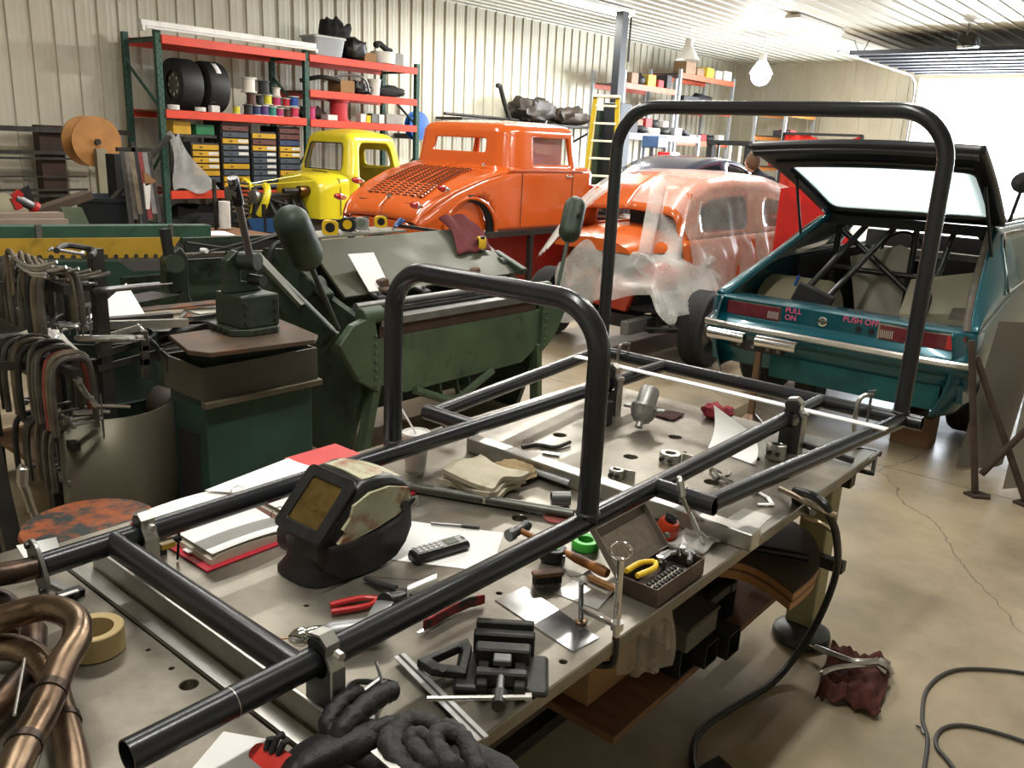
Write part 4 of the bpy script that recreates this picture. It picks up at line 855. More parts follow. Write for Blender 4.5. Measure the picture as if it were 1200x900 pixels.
# gloves: black leather work gloves with curled fingers
GL = mat('glove_leather', (.006, .006, .007), .6, 0, .4, 14, .6, 45)
GL2 = mat('glove_grey', (.013, .013, .014), .7, 0, .4, 14, .7, 45)
def glove(label, palm, fingers, cuff, m, r=.0175):
    t = thing('work_glove', label, 'glove', palm[0]); pc = Vector(cuff[-3][0])
    MB().loft([[Vector(c_)+Vector((w*cos(a)*.75, w*sin(a)*.75, h*sin(a+.6)*.9)) for a in [i*2*pi/20 for i in range(20)]] for c_, w, h in cuff]).build('palm_and_cuff', m, t, smooth=70)
    for k, f in enumerate(fingers):
        rr = r*(1.1 if k == 0 else .95); p = spline([pc.lerp(Vector(f[0]), .35)]+list(f), 6); n_ = len(p)
        MB().tube(p, [rr*.5, rr*.85]+[rr*(1.08-.22*i/n_+.085*sin(i*2.1)) for i in range(2, n_-3)]+[rr*.75, rr*.5, rr*.12], 12).build('finger', m, t, smooth=70)
glove('black leather glove lying palm down at the near table edge', [(-0.949, 0.7503, 0.76)],
      [[(-0.9386, 0.7423, 0.79), (-0.9501, 0.7965, 0.8), (-0.9536, 0.8504, 0.8), (-0.9472, 0.8762, 0.795)], [(-0.9223, 0.7641, 0.775), (-0.9033, 0.8023, 0.785), (-0.8829, 0.8367, 0.78), (-0.846, 0.8543, 0.77)],
       [(-0.9082, 0.7611, 0.76), (-0.8763, 0.7969, 0.765), (-0.8432, 0.8228, 0.76), (-0.8032, 0.8418, 0.75)], [(-0.9427, 0.7451, 0.75), (-0.8782, 0.7623, 0.755), (-0.8338, 0.786, 0.75), (-0.7903, 0.7911, 0.745)], [(-0.9668, 0.7385, 0.79), (-0.9831, 0.7709, 0.8), (-0.99, 0.8056, 0.8), (-0.9925, 0.8321, 0.79)]],
      [((-0.9567, 0.64, 0.765), .03, .02), ((-0.9611, 0.6751, 0.765), .05, .028), ((-0.9512, 0.7142, 0.77), .055, .032), ((-0.9299, 0.749, 0.768), .05, .03), ((-0.9119, 0.7732, 0.764), .04, .022), ((-0.9037, 0.7843, 0.762), .02, .012)], GL)
glove('grey black leather glove with curled fingers, in front of the steel square', [(-0.8245, 0.8237, 0.77)],
      [[(-0.8265, 0.7697, 0.785), (-0.868, 0.7984, 0.79), (-0.8778, 0.8356, 0.79), (-0.8507, 0.8586, 0.785), (-0.822, 0.8598, 0.78)], [(-0.7962, 0.7596, 0.785), (-0.8536, 0.7672, 0.795), (-0.8791, 0.7992, 0.79), (-0.8597, 0.815, 0.785)],
       [(-0.7817, 0.7908, 0.79), (-0.8302, 0.7947, 0.8), (-0.8341, 0.8132, 0.8), (-0.8024, 0.8242, 0.795)], [(-0.7513, 0.8068, 0.79), (-0.8, 0.8179, 0.8), (-0.8123, 0.8454, 0.8), (-0.7798, 0.8656, 0.79)], [(-0.7241, 0.836, 0.78), (-0.777, 0.8626, 0.79), (-0.8134, 0.8707, 0.79), (-0.8406, 0.8683, 0.785)]],
      [((-0.6624, 0.847, 0.755), .045, .03), ((-0.7194, 0.8519, 0.757), .055, .032), ((-0.7657, 0.8422, 0.76), .055, .032), ((-0.802, 0.8208, 0.765), .045, .028), ((-0.8316, 0.8117, 0.765), .02, .012)], GL2)
t = thing('red_clamp', 'red and black spring clamp lying at the bottom edge beside the left glove', 'clamp', (-1.0224, 0.6693, 0.75))
MB().loft([[Vector(p)+Vector((w*cos(a), w*sin(a), w*.6*sin(a))) for a in [i*pi/5 for i in range(10)]] for p, w in (((-1.0261, 0.6404, 0.765), .012), ((-0.9804, 0.6487, 0.765), .018), ((-0.9471, 0.6568, 0.765), .014))]).build('body', mat('clamp_red', (.5, .03, .02), .4), t)
for a_, b_ in (((-0.9999, 0.6513, 0.77), (-1.002, 0.6759, 0.79)), ((-1.0124, 0.6504, 0.77), (-1.0089, 0.6612, 0.785)), ((-0.9889, 0.6564, 0.77), (-0.9808, 0.6738, 0.79))):
    MB().tube([a_, Vector(a_).lerp(Vector(b_), .5)+Vector((0, 0, .01)), b_], .0055, 8).build('prong', BLACKM, t)
cclamp('f_clamp', 'steel bar clamp with a T handle lying between the rail and the glove', (-1.0406, 0.8139, 0.735), .07, .08, .006, radians(30), GREYM, rx=radians(-80))
MB().tube(spline([(-1.0068, 0.7821, 0.775), (-0.9977, 0.8268, 0.785), (-0.9899, 0.8726, 0.8)], 4), .006, 8).cyl((-1.0333, 0.8983, 0.8), (-0.9612, 0.8532, 0.805), .003, n=8).build('t_handle_rod', GREYM, label='T handled steel rod resting on the left glove', cat='rod')
flat('paper_sheet', 'white sheet of paper under the near end of the right rail', 'paper', [(-1.0792, 0.5293, 0.73), (-0.9368, 0.5797, 0.73), (-1.0508, 0.705, 0.73), (-1.1429, 0.6527, 0.73)], WHITE)
MB().bar((-0.8672, 0.7492, 0.79), (-0.7946, 0.7369, 0.8), .012, .004).build('steel_rule', ALU, label='short bright steel strip sticking out between the two gloves', cat='rule', smooth=0)

# ================================================================ UNDER THE TABLE
t = thing('plywood_template', 'large half round plywood template with two layers, lying under the table', 'plywood', (-1.2, 2.4, .45))
hp = [tuple(p)[:2] for p in spline([(-1.1665, 2.8223, 0.48), (-1.0173, 2.7958, 0.48), (-0.9103, 2.7383, 0.48), (-0.834, 2.626, 0.48), (-0.7856, 2.4938, 0.48), (-0.7781, 2.3726, 0.48), (-0.7814, 2.2908, 0.48)], 4)]+[tuple(p)[:2] for p in spline([(-0.8168, 2.3121, 0.48), (-0.8861, 2.3461, 0.48), (-0.9555, 2.3618, 0.48), (-1.0134, 2.3433, 0.48), (-1.0872, 2.2847, 0.48)], 3)]
MB().prism(hp, .476, .48, 'xy').build('dark_face', mat('ply_face', '4a3b30', .6, 0, .2, 8), t, smooth=0)
MB().prism(hp, .455, .476, 'xy').build('layer', mat('ply_edge', 'a9794c'), t, smooth=0)
MB().prism([(x-.004, y_-.003) for x, y_ in hp], .42, .447, 'xy').build('layer', mat('ply_edge', 'a9794c', .7, 0, .2, 20), t, smooth=0)
MB().prism([(x, y_) for x, y_ in hp], .447, .455, 'xy').build('glue_line', PLY, t, smooth=0)
MB().bb((-1.15, 2.0, .262), (-1.1, 2.55, .42)).build('support', DKM, t, smooth=0)
MB().cyl((-1.0139, 2.4435, 0.495), (-0.8268, 2.516, 0.495), .0135, n=12).build('black_bar', BLACK, label='short round black bar lying on the half round plywood', cat='bar')
t = thing('square_steel_bar', 'end of a square steel bar poking out beside the table leg', 'bar', (-0.7935, 2.7619, 0.35))
MB().bar((-1.3, 2.90-.09, .36), (-.80, 2.90-.09, .36), .04, .04).build('bar', DKM, t, smooth=0, bevel=.002)
t = thing('metal_box', 'grey steel box with a worn top, standing on square tubes under the table', 'box', (-.95, 1.95, .42))
MB().bb((-1.08, 1.96, .355), (-.94, 2.14, .425)).build('body', mat('greybox', '5f5c54', .5, .4, .15, 6), t, smooth=0, bevel=.004)
MB().bb((-1.085, 1.955, .425), (-.935, 2.145, .437)).build('lid', mat('greybox_top', '4a4138', .6, .4, .15, 6), t, smooth=0, bevel=.003)
TUBEM = mat('black_square_tube', (.025, .026, .028), .5, .5, .2, 10)
def sqt(label, x0, x1, yc, zc, s_, w=.005):
    b = MB(); h = s_/2
    for dy, dz, sy, sz in ((0, h-w/2, s_, w), (0, -h+w/2, s_, w), (h-w/2, 0, w, s_-2*w), (-h+w/2, 0, w, s_-2*w)): b.box(((x0+x1)/2, yc+dy, zc+dz), (x1-x0, sy, sz))
    b.build('square_tube', TUBEM, label=label, cat='tube', smooth=0)
sqt('widest black square steel tube under the metal box', -1.45, -.955, 2.005, .31, .09)
sqt('middle black square steel tube under the metal box', -1.45, -.925, 2.095, .303, .075)
sqt('short black square steel tube at the far side of the metal box', -1.4, -.90, 2.19, .303, .08)
t = thing('steel_channel', 'open dark steel channel lying beyond the metal box under the table', 'channel', (-1.1, 2.2, .27))
MB().bb((-1.4, 2.26, .263), (-1.0, 2.40, .275)).bb((-1.4, 2.26, .275), (-1.0, 2.272, .36)).bb((-1.4, 2.39, .275), (-1.0, 2.402, .36)).build('channel', DKM, t, smooth=0)
MB().bar((-1.35, 2.2, .378), (-1.0, 2.2, .378), .05, .03).bar((-1.35, 2.38, .378), (-1.0, 2.38, .378), .04, .03).bar((-1.02, 2.2, .378), (-1.02, 2.38, .378), .03, .03).build('frame', DKM, t, smooth=0, bevel=.002)
t = thing('cardboard_box', 'brown cardboard box on the lower board under the near table edge', 'box', (-1.15, 1.6, .262))
MB().bb((-1.34, 1.68, .263), (-1.075, 1.92, .50)).build('carton', CARD, t, smooth=0, bevel=.003)
b = MB(); 
PB = mat('thin_plastic', (.75, .66, .56), .2, 0, .2, 14, .9, 30, alpha=.33)
def bagf(u, v):
    a = u*2*pi; r = .055+.035*v+.02*noise.noise(Vector((cos(a)*2, sin(a)*2, v*3)))+.008*sin(11*a)
    return (-1.03+r*cos(a)*.9, 1.86+r*sin(a)*1.2, .66-.30*v**1.2-.02*noise.noise(Vector((a, v*4, 2))))
b.loft([[bagf(i/40, j/14) for i in range(40)] for j in range(15)], caps=False).build('plastic_wrap', PB, label='crinkled clear plastic wrap bunched over the cardboard box', cat='bag', smooth=70)

# ================================================================ ON THE FLOOR
cloth('shop_rag', 'dark red shop rag lying crumpled on the floor under locking pliers', (-0.6847, 2.7284, -0), .20, .36, mat('rag_floor', '4a2118', .95, 0, .3, 8, .4, 40), radians(12), 6, .045, .006, n=30)
locking_pliers('long locking C clamp pliers lying on the dark red floor rag', [(-0.5889, 2.8085, 0.04), (-0.635, 2.8049, 0.07), (-0.7, 2.7416, 0.07), (-0.8413, 2.7677, 0.05), (-0.7582, 2.6039, 0.06)], m=SILV, r=.010)
t = thing('magnetic_base', 'dark round rubber footed stand on the floor beside the table leg', 'stand', (-0.9306, 2.8895, 0))
c = Vector((-0.9283, 2.8678, 0)); MB().lathe([(.09, .0), (.105, .015), (.1, .04), (.07, .06), (.03, .066)], c, n=28).build('base', mat('stone_black', (.035, .042, .038), .4, 0, .5, 20), t)
MB().cyl(c+Vector((0, .0, .06)), c+Vector((-.02, .02, .11)), .02, n=12).build('stem', BLACK, t)
H_ = [(-0.1813, 3.234, 0.008), (-0.3037, 3.1777, 0.008), (-0.4405, 3.0517, 0.008), (-0.4835, 2.8745, 0.008), (-0.4517, 2.6886, 0.008), (-0.4034, 2.5672, 0.008), (-0.3567, 2.3177, 0.008)]
MB().tube(spline(H_, 10), .0065, 8).build('air_hose', mat('hose_grey', (.05, .047, .045), .6), label='outer loop of thin dark hose lying on the bare floor', cat='hose')
H_ = [(-0.1122, 2.7918, 0.008), (-0.2265, 2.7794, 0.008), (-0.3397, 2.7383, 0.008), (-0.3888, 2.6631, 0.008), (-0.3804, 2.5732, 0.008), (-0.3303, 2.518, 0.008), (-0.2441, 2.4239, 0.008)]
MB().tube(spline(H_, 10), .0065, 8).build('air_hose', mat('hose_grey', (.05, .047, .045), .6), label='inner smaller loop of thin dark hose on the bare floor', cat='hose')
MB().tube([(-0.4538, 2.6326, 0.006), (-0.437, 2.6247, 0.01), (-0.4255, 2.6038, 0.006)], .004, 6).build('wire_bit', GREYM, label='tiny piece of bent wire on the floor beside the hose', cat='wire')
MB().prism([(-0.851, 2.0667, 0)[:2], (-0.7841, 2.0421, 0)[:2], (-0.8259, 1.9556, 0)[:2], (-0.8692, 1.9855, 0)[:2]], .001, .006, 'xy').build('steel_scrap', DKM, label='flat scrap of steel on the floor inside the cable loop', cat='offcut', smooth=0)
# ================================================================ SHEET METAL BRAKE behind the table
def poly(name, pts, th, m, parent, off=(0, 0, 0), **k):
    """flat plate: polygon of 3d points extruded along its normal by th"""
    p = [Vector(q)+Vector(off) for q in pts]; n = Vector((0, 0, 0))
    for i in range(len(p)): n += p[i].cross(p[(i+1) % len(p)])
    n.normalize(); k_ = len(p)
    b = MB(); b.add([q+n*th/2 for q in p]+[q-n*th/2 for q in p], [tuple(range(k_)), tuple(range(2*k_-1, k_-1, -1))]+[(i, (i+1) % k_, (i+1) % k_+k_, i+k_) for i in range(k_)])
    return b.build(name, m, parent, smooth=0, **k)
t = thing('folding_brake', 'big green sheet metal folding brake behind the fabrication table', 'brake', (-3.7, 3.55, 0))
OLIVE = mat('olive_plate', '46483a', .5, .3, .15, 4, .05, 30, rv=.1)
poly('apron', [(-3.33, 2.86, .70), (-3.33, 4.26, .70), (-3.33, 4.25, .46), (-3.33, 4.09, .377), (-3.33, 3.09, .372), (-3.33, 2.84, .474)], .03, GREEN, t, bevel=.003)
MB().bb((-3.36, 2.9, .702), (-3.315, 4.2, .765)).build('rusty_band', mat('brown_band', '3a2a22', .7, .3, .3, 8), t, smooth=0)
MB().bb((-3.38, 2.9, .766), (-3.30, 4.2, .81)).build('bright_edge', GREYM, t, smooth=0, bevel=.003)
MB().cyl((-3.46, 2.86, .85), (-3.46, 4.1, .85), .022, n=16).build('roll', GREYM, t)
MB().bb((-3.62, 2.9, .70), (-3.40, 4.2, .82)).build('bed', DKM, t, smooth=0)
for y0, s_ in ((2.86, -1), (4.26, 1)):
    e = [(-3.31, y0+s_*.25, .71), (-3.31, y0+s_*.16, .80), (-3.31, y0+s_*.02, .84), (-3.31, y0-s_*.01, .70), (-3.31, y0-s_*.01, .42), (-3.31, y0+s_*.12, .50)]
    poly('end_hinge', e, .05, GREEN, t, bevel=.006)
    MB().cyl((-3.33, y0+s_*.08, .83), (-3.33, y0-s_*.06, .83), .045, n=20).build('hinge_barrel', GREEN, t, bevel=.005)
    for k in range(7): MB().sph((-3.283, y0+s_*.015, .46+k*.045), .011, 8).build('rivet', GREEN, t)
    poly('side_frame', [(-3.36, y0+s_*.03, .80), (-3.36, y0+s_*.03, .40), (-3.50, y0+s_*.03, .0), (-4.4, y0+s_*.03, .0), (-4.42, y0+s_*.03, .85), (-4.2, y0+s_*.03, 1.08), (-3.95, y0+s_*.03, 1.10), (-3.75, y0+s_*.03, .93), (-3.55, y0+s_*.03, .86)], .04, DGREEN, t)
    MB().bar((-3.33, y0-s_*.02, .48), (-3.36, y0+s_*.06, .0), .05, .07).build('leg', GREEN, t, smooth=0, bevel=.004)
    MB().cyl((-3.72, y0+s_*.02, .93), (-3.72, y0+s_*.12, .93), .055, n=20).build('eccentric', DGREEN, t, bevel=.005)
    MB().bar((-3.80, y0+s_*.08, 1.0), (-3.55, y0+s_*.10, .90), .06, .05).build('clamp_link', DGREEN, t, smooth=0, bevel=.012, seg=3)
poly('nose_plate', [(-3.6, 2.90, .87), (-3.6, 4.36, .885), (-4.0, 4.30, 1.145), (-4.0, 2.95, 1.125)], .022, OLIVE, t, bevel=.003)
poly('rear_web', [(-4.02, 2.95, 1.10), (-4.02, 4.2, 1.12), (-4.05, 4.2, .6), (-4.05, 2.95, .6)], .02, DGREEN, t)
poly('top_shelf', [(-4.0, 2.96, 1.145), (-4.0, 3.72, 1.155), (-4.22, 3.72, 1.16), (-4.22, 2.96, 1.15)], .012, mat('shelf_grey', '8a8a80', .5, .4, .08), t)
MB().tube([(-3.31, 3.15, .375), (-3.31, 3.42, .26), (-3.31, 3.52, .26), (-3.31, 3.80, .375)], .024, 8).build('truss_rod', GREEN, t)
for y_ in (3.36, 3.5, 3.6): MB().bar((-3.33, y_, .37), (-3.33, y_+.03, .25), .012, .03).build('truss_brace', DGREEN, t)
MB().bb((-3.9, 2.95, .1), (-3.85, 4.2, .35)).build('rear_beam', DGREEN, t, smooth=0)
for a, y_ in ((425, 3.17), (562, 3.93)): MB().box((-3.60, y_, .93), (.05, .06, .05), rx=.2).box((-3.57, y_, .90), (.10, .09, .025)).build('stop_block', RUSTY, t, smooth=0, bevel=.006)
for y_ in (3.08, 3.42, 3.75, 4.05): MB().bar((-3.50, y_, .87), (-3.62, y_+.02, .885), .05, .016).cyl((-3.53, y_, .875), (-3.53, y_, .90), .013, n=6).build('clamp_finger', GREYM, t)
def weight(p, q, r, L, label):
    p = Vector(p); q = Vector(q); d = (p-q).normalized()
    b = MB(); prof = [(0.001, -L/2)]+[(r*sin(a), -L/2+r-r*cos(a)) for a in [i*pi/12 for i in range(1, 7)]]+[(r*sin(a), L/2-r-r*cos(a)) for a in [pi/2+i*pi/12 for i in range(0, 6)]]+[(0.001, L/2)]
    b.lathe(prof, p, d, 24).build('counterweight', DGREEN, t, smooth=50, label=label)
    MB().tube([q, p-d*(L/2-.01)], .013, 10).build('weight_rod', DGREEN, t)
    return p, d
weight((-3.1, 2.25, 1.277), (-3.28, 2.60, .80), .078, .34, 'rounded counterweight at the near end')
p, d = weight((-3.45, 4.72, 1.24), (-3.36, 4.47, .78), .075, .33, 'rounded counterweight at the far end')
MB().cyl(p+Vector((.07, -.02, .04)), p+Vector((.083, -.023, .04)), .016, n=14).build('plug', BLACKM, t)
MB().bar((-3.70, 2.44, 1.05), (-3.33, 2.60, .72), .035, .13).build('lever_arm', DGREEN, t, smooth=0, bevel=.006)
MB().bar((-3.69, 2.42, 1.13), (-3.45, 2.52, .90), .06, .02).build('lever_edge', OLIVE, t, smooth=0)
MB().tube(spline([(-3.9, 2.6061, 0.694), (-3.9, 2.6264, 0.9473), (-3.9, 2.648, 1.1004), (-3.9, 2.7084, 1.1511), (-3.9, 2.8011, 1.1506)], 5), .014, 10).build('black_handle', BLACK, t)
poly('white_cover', [(-3.78, 3.0542, 1.0689), (-3.8, 3.2572, 1.0627), (-3.6, 3.2114, 0.882), (-3.6, 3.0554, 0.8832)], .004, WHITE, t, off=(.02, 0, .012))
# things lying on the brake
def tm_(label, c, m1, m2, rz, s=1.15): return tape_measure(label, c, rz, m1, m2, c[2], s)
tm_('bright yellow tape measure standing at the left end of the brake top', (-4.06, 3.1679, 1.1482), YEL, BLACK, .9, 1.35)
tm_('black and yellow tape measure, second from the left on the brake top', (-4.06, 3.3011, 1.1618), BLACK, YEL, .7, 1.3)
tm_('grey tape measure, third from the left on the brake top', (-4.06, 3.406, 1.1671), mat('tape_grey', (.3, .3, .3), .4), mat('tape_green', (.15, .2, .14), .4), .8, 1.2)
tm_('small black and yellow tape measure right of the grey one on the brake top', (-4.06, 3.5555, 1.1761), YEL, BLACK, 1.0, 1.1)
pliers('blue handled snips standing at the right end of the brake shelf', (-4.03, 3.5922, 1.1249), (-4.03, 3.6342, 1.1703), (-4.05, 3.7454, 1.217), (-4.05, 3.7162, 1.2287), BLUEP, r=.009)
pliers('dark blue pliers lying left of the yellow tape measure', (-4.03, 3.0828, 1.1212), (-4.03, 3.0473, 1.1524), (-4.03, 2.9949, 1.1982), (-4.03, 2.9827, 1.1796), BLUEP, r=.009)
MB().bar((-4.12, 3.7443, 1.1784), (-4.02, 4.0702, 1.1299), .06, .02).build('dark_bar', DKM, label='dark flat bar lying behind the sloped plate of the brake', cat='bar', smooth=0)
o = MB().sheet(lambda u, v: (-4.03+.26*v+.01*sin(8*u), 4.03+.25*u-.06*v*(1-u)+.03*sin(4*v), 1.225-.20*v+.02*abs(sin(6*u+3*v))), 18, 18, .012).build('shop_rag', MAROON, label='maroon shop rag draped over the top edge of the brake', cat='rag', smooth=70)
tm_('yellow tape measure lying right of the maroon rag on the brake', (-3.80, 4.20, 1.03), YEL, BLACK, -.6, 1.3)
MB().cyl((-3.92, 4.1243, 1.0477), (-3.95, 4.1144, 1.0563), .022, n=12).build('air_fitting', GREYM, label='round steel fitting beside the maroon rag on the brake', cat='fitting')

# ================================================================ NOTCHER ON GREEN CABINET
t = thing('machine_cabinet', 'green steel machine cabinet with a grey tray, carrying the tube notcher', 'cabinet', (-3.03, 1.84, 0))
b = MB().bb((-3.06, 1.60, .02), (-2.80, 2.08, .78)).build('body', TEALG, t, smooth=0, bevel=.004)
MB().bb((-3.0, 1.59, .15), (-2.86, 1.6, .6)).build('side_opening', BLACKM, t, smooth=0)
b = MB()
for a, c_ in (((-2.795, 1.585, .745), (-2.785, 2.10, .875)), ((-3.06, 1.585, .745), (-2.795, 1.592, .875)), ((-3.06, 2.093, .745), (-2.795, 2.10, .875)), ((-3.07, 1.585, .745), (-3.06, 2.10, .875))): b.bb(a, c_)
b.build('tray', mat('tray_steel', '5b5a55', .4, .6, .15, 5), t, smooth=0)
MB().bb((-2.80, 1.58, .72), (-2.765, 2.11, .745)).build('tray_lip', mat('lip_tan', '6b6452', .5, .5, .1), t, smooth=0, bevel=.003)
MB().bb((-3.02, 1.66, .78), (-2.86, 2.0, .935)).build('riser', DGREEN, t, smooth=0)
o = MB().prism([(-3.04, 1.60), (-2.78, 1.53), (-2.70, 1.57), (-2.64, 1.98), (-2.70, 2.04), (-3.04, 2.10)], .935, .953, 'xy').build('top_plate', mat('plate_rust', '54463a', .6, .4, .2, 6, col2='6e4a30', f2=.58, s2=8), t, smooth=0, bevel=.002)
t = thing('tube_notcher', 'dark green hand notcher with a long steel lever, standing on the green cabinet', 'notcher', (-3.0, 1.86, .953))
NG = mat('notcher_green', '323b30', .45, .3, .25, 8, .1, 40)
MB().prism([(-3.16, 1.74), (-2.90, 1.72), (-2.84, 1.80), (-2.84, 1.97), (-2.9, 2.02), (-3.16, 2.02)], .954, .99, 'xy').build('base', NG, t, smooth=0, bevel=.004)
for k in range(3):
    MB().cyl((-2.842, 1.83+k*.055, .972), (-2.836, 1.83+k*.055, .972), .012, n=12).build('base_hole', BLACKM, t)
    MB().cyl((-3.08+k*.06, 1.728-k*.003, .972), (-3.08+k*.06, 1.722-k*.003, .972), .012, n=12).build('base_hole', BLACKM, t)
MB().prism([(1.77, .99), (2.0, .99), (2.0, 1.16), (1.77, 1.16)], -3.12, -2.87, 'yz').build('head_block', NG, t, smooth=0, bevel=.006)
for k in range(3):
    for y_ in (1.795, 1.975): MB().cyl((-2.872, y_, 1.02+k*.05), (-2.858, y_, 1.02+k*.05), .012, n=10).build('bolt', DKM, t)
MB().prism([(1.77, 1.16), (1.99, 1.16), (1.95, 1.20), (1.86, 1.22), (1.86, 1.28), (1.93, 1.30), (1.93, 1.36), (1.84, 1.38), (1.775, 1.33)], -3.06, -3.0, 'yz').build('lever_bracket', NG, t, smooth=0, bevel=.005)
MB().cyl((-3.0, 1.86, 1.33), (-2.9, 1.90, 1.33), .048, n=20).build('pivot', NG, t, bevel=.004)
MB().cyl((-2.98, 1.90, 1.23), (-2.89, 1.92, 1.23), .03, n=16).build('eccentric', DKM, t)
t.scale = (.74, .74, .74)
p0, p1, p2 = Vector((-2.97, 1.865, 1.225)), Vector((-2.95, 1.8736, 1.2298)), Vector((-2.87, 1.7593, 1.5528))
MB().cyl(p0, p1, .024, .02, n=12).build('lever_socket', NG, t)
MB().tube([p1, p1.lerp(p2, .7)], .0145, 12).build('lever', mat('lever_steel', (.2, .2, .2), .3, .9), t)
MB().tube([p1.lerp(p2, .7), p2], .021, 12).build('grip', mat('grip_striped', (.3, .3, .32), .35, .5, col2=(.01, .01, .012), f2=.5, s2=12, w2=.02), t)

t.location.x += .06
# ================================================================ SECOND BRAKE, further back left
t = thing('older_brake', 'dark green older folding brake with crossed truss rods, behind the notcher', 'brake', (-4.6, 2.9, 0))
MB().bar((-4.5, 2.4799, 1.109), (-4.5, 3.233, 1.0947), .03, .03).build('top_angle', DGREEN, t, smooth=0)
MB().bar((-4.5, 2.4953, 1.027), (-4.5, 3.2304, 1.0045), .05, .02).build('middle_angle', mat('angle_brown', '5a5240', .5, .3), t, smooth=0)
poly('apron', [(-4.52, 2.5152, 0.9992), (-4.52, 3.2442, 0.9799), (-4.52, 3.2398, 0.8286), (-4.52, 2.5229, 0.8718)], .04, DGREEN, t)
poly('back_plate', [(-4.75, 2.6278, 1.0645), (-4.75, 3.4123, 1.0488), (-4.75, 3.4089, 0.9309), (-4.75, 2.6435, 0.9675)], .02, BLACKM, t)
for a_, b_ in (((-4.48, 2.4938, 1.1009), (-4.48, 3.1208, 0.9822)), ((-4.48, 2.5251, 1.0225), (-4.48, 3.1568, 1.1319)), ((-4.46, 2.7283, 1.0309), (-4.46, 3.1425, 1.1293))): MB().tube([a_, b_], .008, 6).build('truss_rod', DKM, t)
poly('end_casting', [(-4.45, 2.3323, 1.0298), (-4.45, 2.4255, 1.0892), (-4.45, 2.4672, 1.03), (-4.45, 2.4639, 0.8141), (-4.45, 2.5271, 0.6441), (-4.45, 2.474, 0.0246), (-4.45, 2.3266, 0.0582), (-4.45, 2.3772, 0.6633), (-4.45, 2.4195, 0.8427), (-4.45, 2.3578, 0.825), (-4.45, 2.3297, 0.9225)], .07, NG, t, bevel=.008)
MB().bar((-4.4, 2.3312, 1.1913), (-4.4, 2.3455, 1.0441), .04, .05).build('quadrant', BLACKM, t)
MB().cyl((-4.4, 2.3524, 1.0019), (-4.3, 2.3278, 1.016), .05, n=14).build('hinge', NG, t)
MB().bb((-5.0, 2.35, 0), (-4.95, 3.4, .85)).build('rear_frame', DGREEN, t, smooth=0)
MB().cyl((-4.42, 2.55, 1.06), (-4.38, 2.56, 1.06), .014, n=10).build('bright_bolt', WHITE, t)
# ================================================================ YELLOW GUARDED SHEAR
t = thing('foot_shear', 'green foot shear with a long yellow guard, at the left behind the clamp rack', 'shear', (-5.3, 2.2, 0))
YG = mat('guard_yellow', 'b08c2a', .5, 0, .1, 3, col2='8f7426', f2=.6)
gp = [(-5.1, 1.5993, 1.102), (-5.1, 2.8005, 1.0495), (-5.1, 2.7066, 0.9267), (-5.1, 1.5875, 0.9997)]
o = poly('guard', gp, .012, YG, t)
b = MB(); 
a_, c_ = Vector((-5.1, 1.8282, 0.9828)), Vector((-5.1, 2.6901, 0.9332))
for i in range(15):
    p = a_.lerp(c_, i/14); b.cyl(p+Vector((-.05, 0, .004)), p+Vector((.05, 0, .004)), .016, n=12)
cut(o, b)
poly('top_beam', [(-5.3, 1.6704, 1.1513), (-5.3, 3.1113, 1.0983), (-5.3, 3.1062, 1.0075), (-5.3, 1.6609, 1.0686)], .10, mat('shear_green', '2f5140', .5, .1, .2, 4, col2='22382c', f2=.6), t, bevel=.004)
MB().bar((-5.18, 1.9921, 1.1543), (-5.18, 1.9922, 1.0634), .03, .02).build('beam_bracket', GREYM, t); MB().bar((-5.18, 2.7861, 1.1226), (-5.18, 2.7857, 1.0312), .02, .02).build('beam_bracket', GREYM, t)
poly('bed', [(-5.15, 1.6015, 0.9791), (-5.15, 2.698, 0.9052), (-5.15, 2.6766, 0.7606), (-5.15, 1.5848, 0.8336)], .14, mat('shear_green2', '263f32', .5, .1, .2, 4), t)
MB().bar((-5.2, 2.66, 0.7935), (-5.2, 2.6336, 0.2661), .06, .06).build('leg', DKM, t); MB().bar((-5.3, 1.5, 0), (-5.3, 1.5, .9), .08, .08).build('leg', DKM, t)
poly('hanging_sheet', [(-4.84, 2.2568, 0.979), (-4.84, 2.5307, 0.9596), (-4.84, 2.5208, 0.8945), (-4.84, 2.3553, 0.9029)], .003, ALU, t)
poly('perforated_panel', [(-5.5, 2.8114, 0.7113), (-5.5, 2.983, 0.7135), (-5.5, 2.9741, 0.5778), (-5.5, 2.8142, 0.5831)], .01, mat('perf_panel', 'a99f7c', .6, .2, .1, 60), (pt := thing('perforated_guard', 'small cream perforated metal panel below the shear', 'panel', (-5.5, 2.6, 0))))
for px_ in ((-5.53, 2.8235, 0.5776), (-5.53, 2.984, 0.5723)): MB().bar(px_, (px_[0], px_[1], 0), .02, .02).build('leg', DKM, pt, smooth=0)
for i in range(9):
    for j in range(6):
        q = Vector((-5.49, 2.8114, 0.7011)).lerp(Vector((-5.49, 2.9768, 0.7036)), (i+.7)/10).lerp(Vector((-5.49, 2.8095, 0.591)).lerp(Vector((-5.49, 2.9691, 0.5858)), (i+.7)/10), (j+.7)/7)
        MB().cyl(q, q+Vector((.006, 0, 0)), .006, n=6).build('punched_hole', BLACKM, pt, smooth=0)

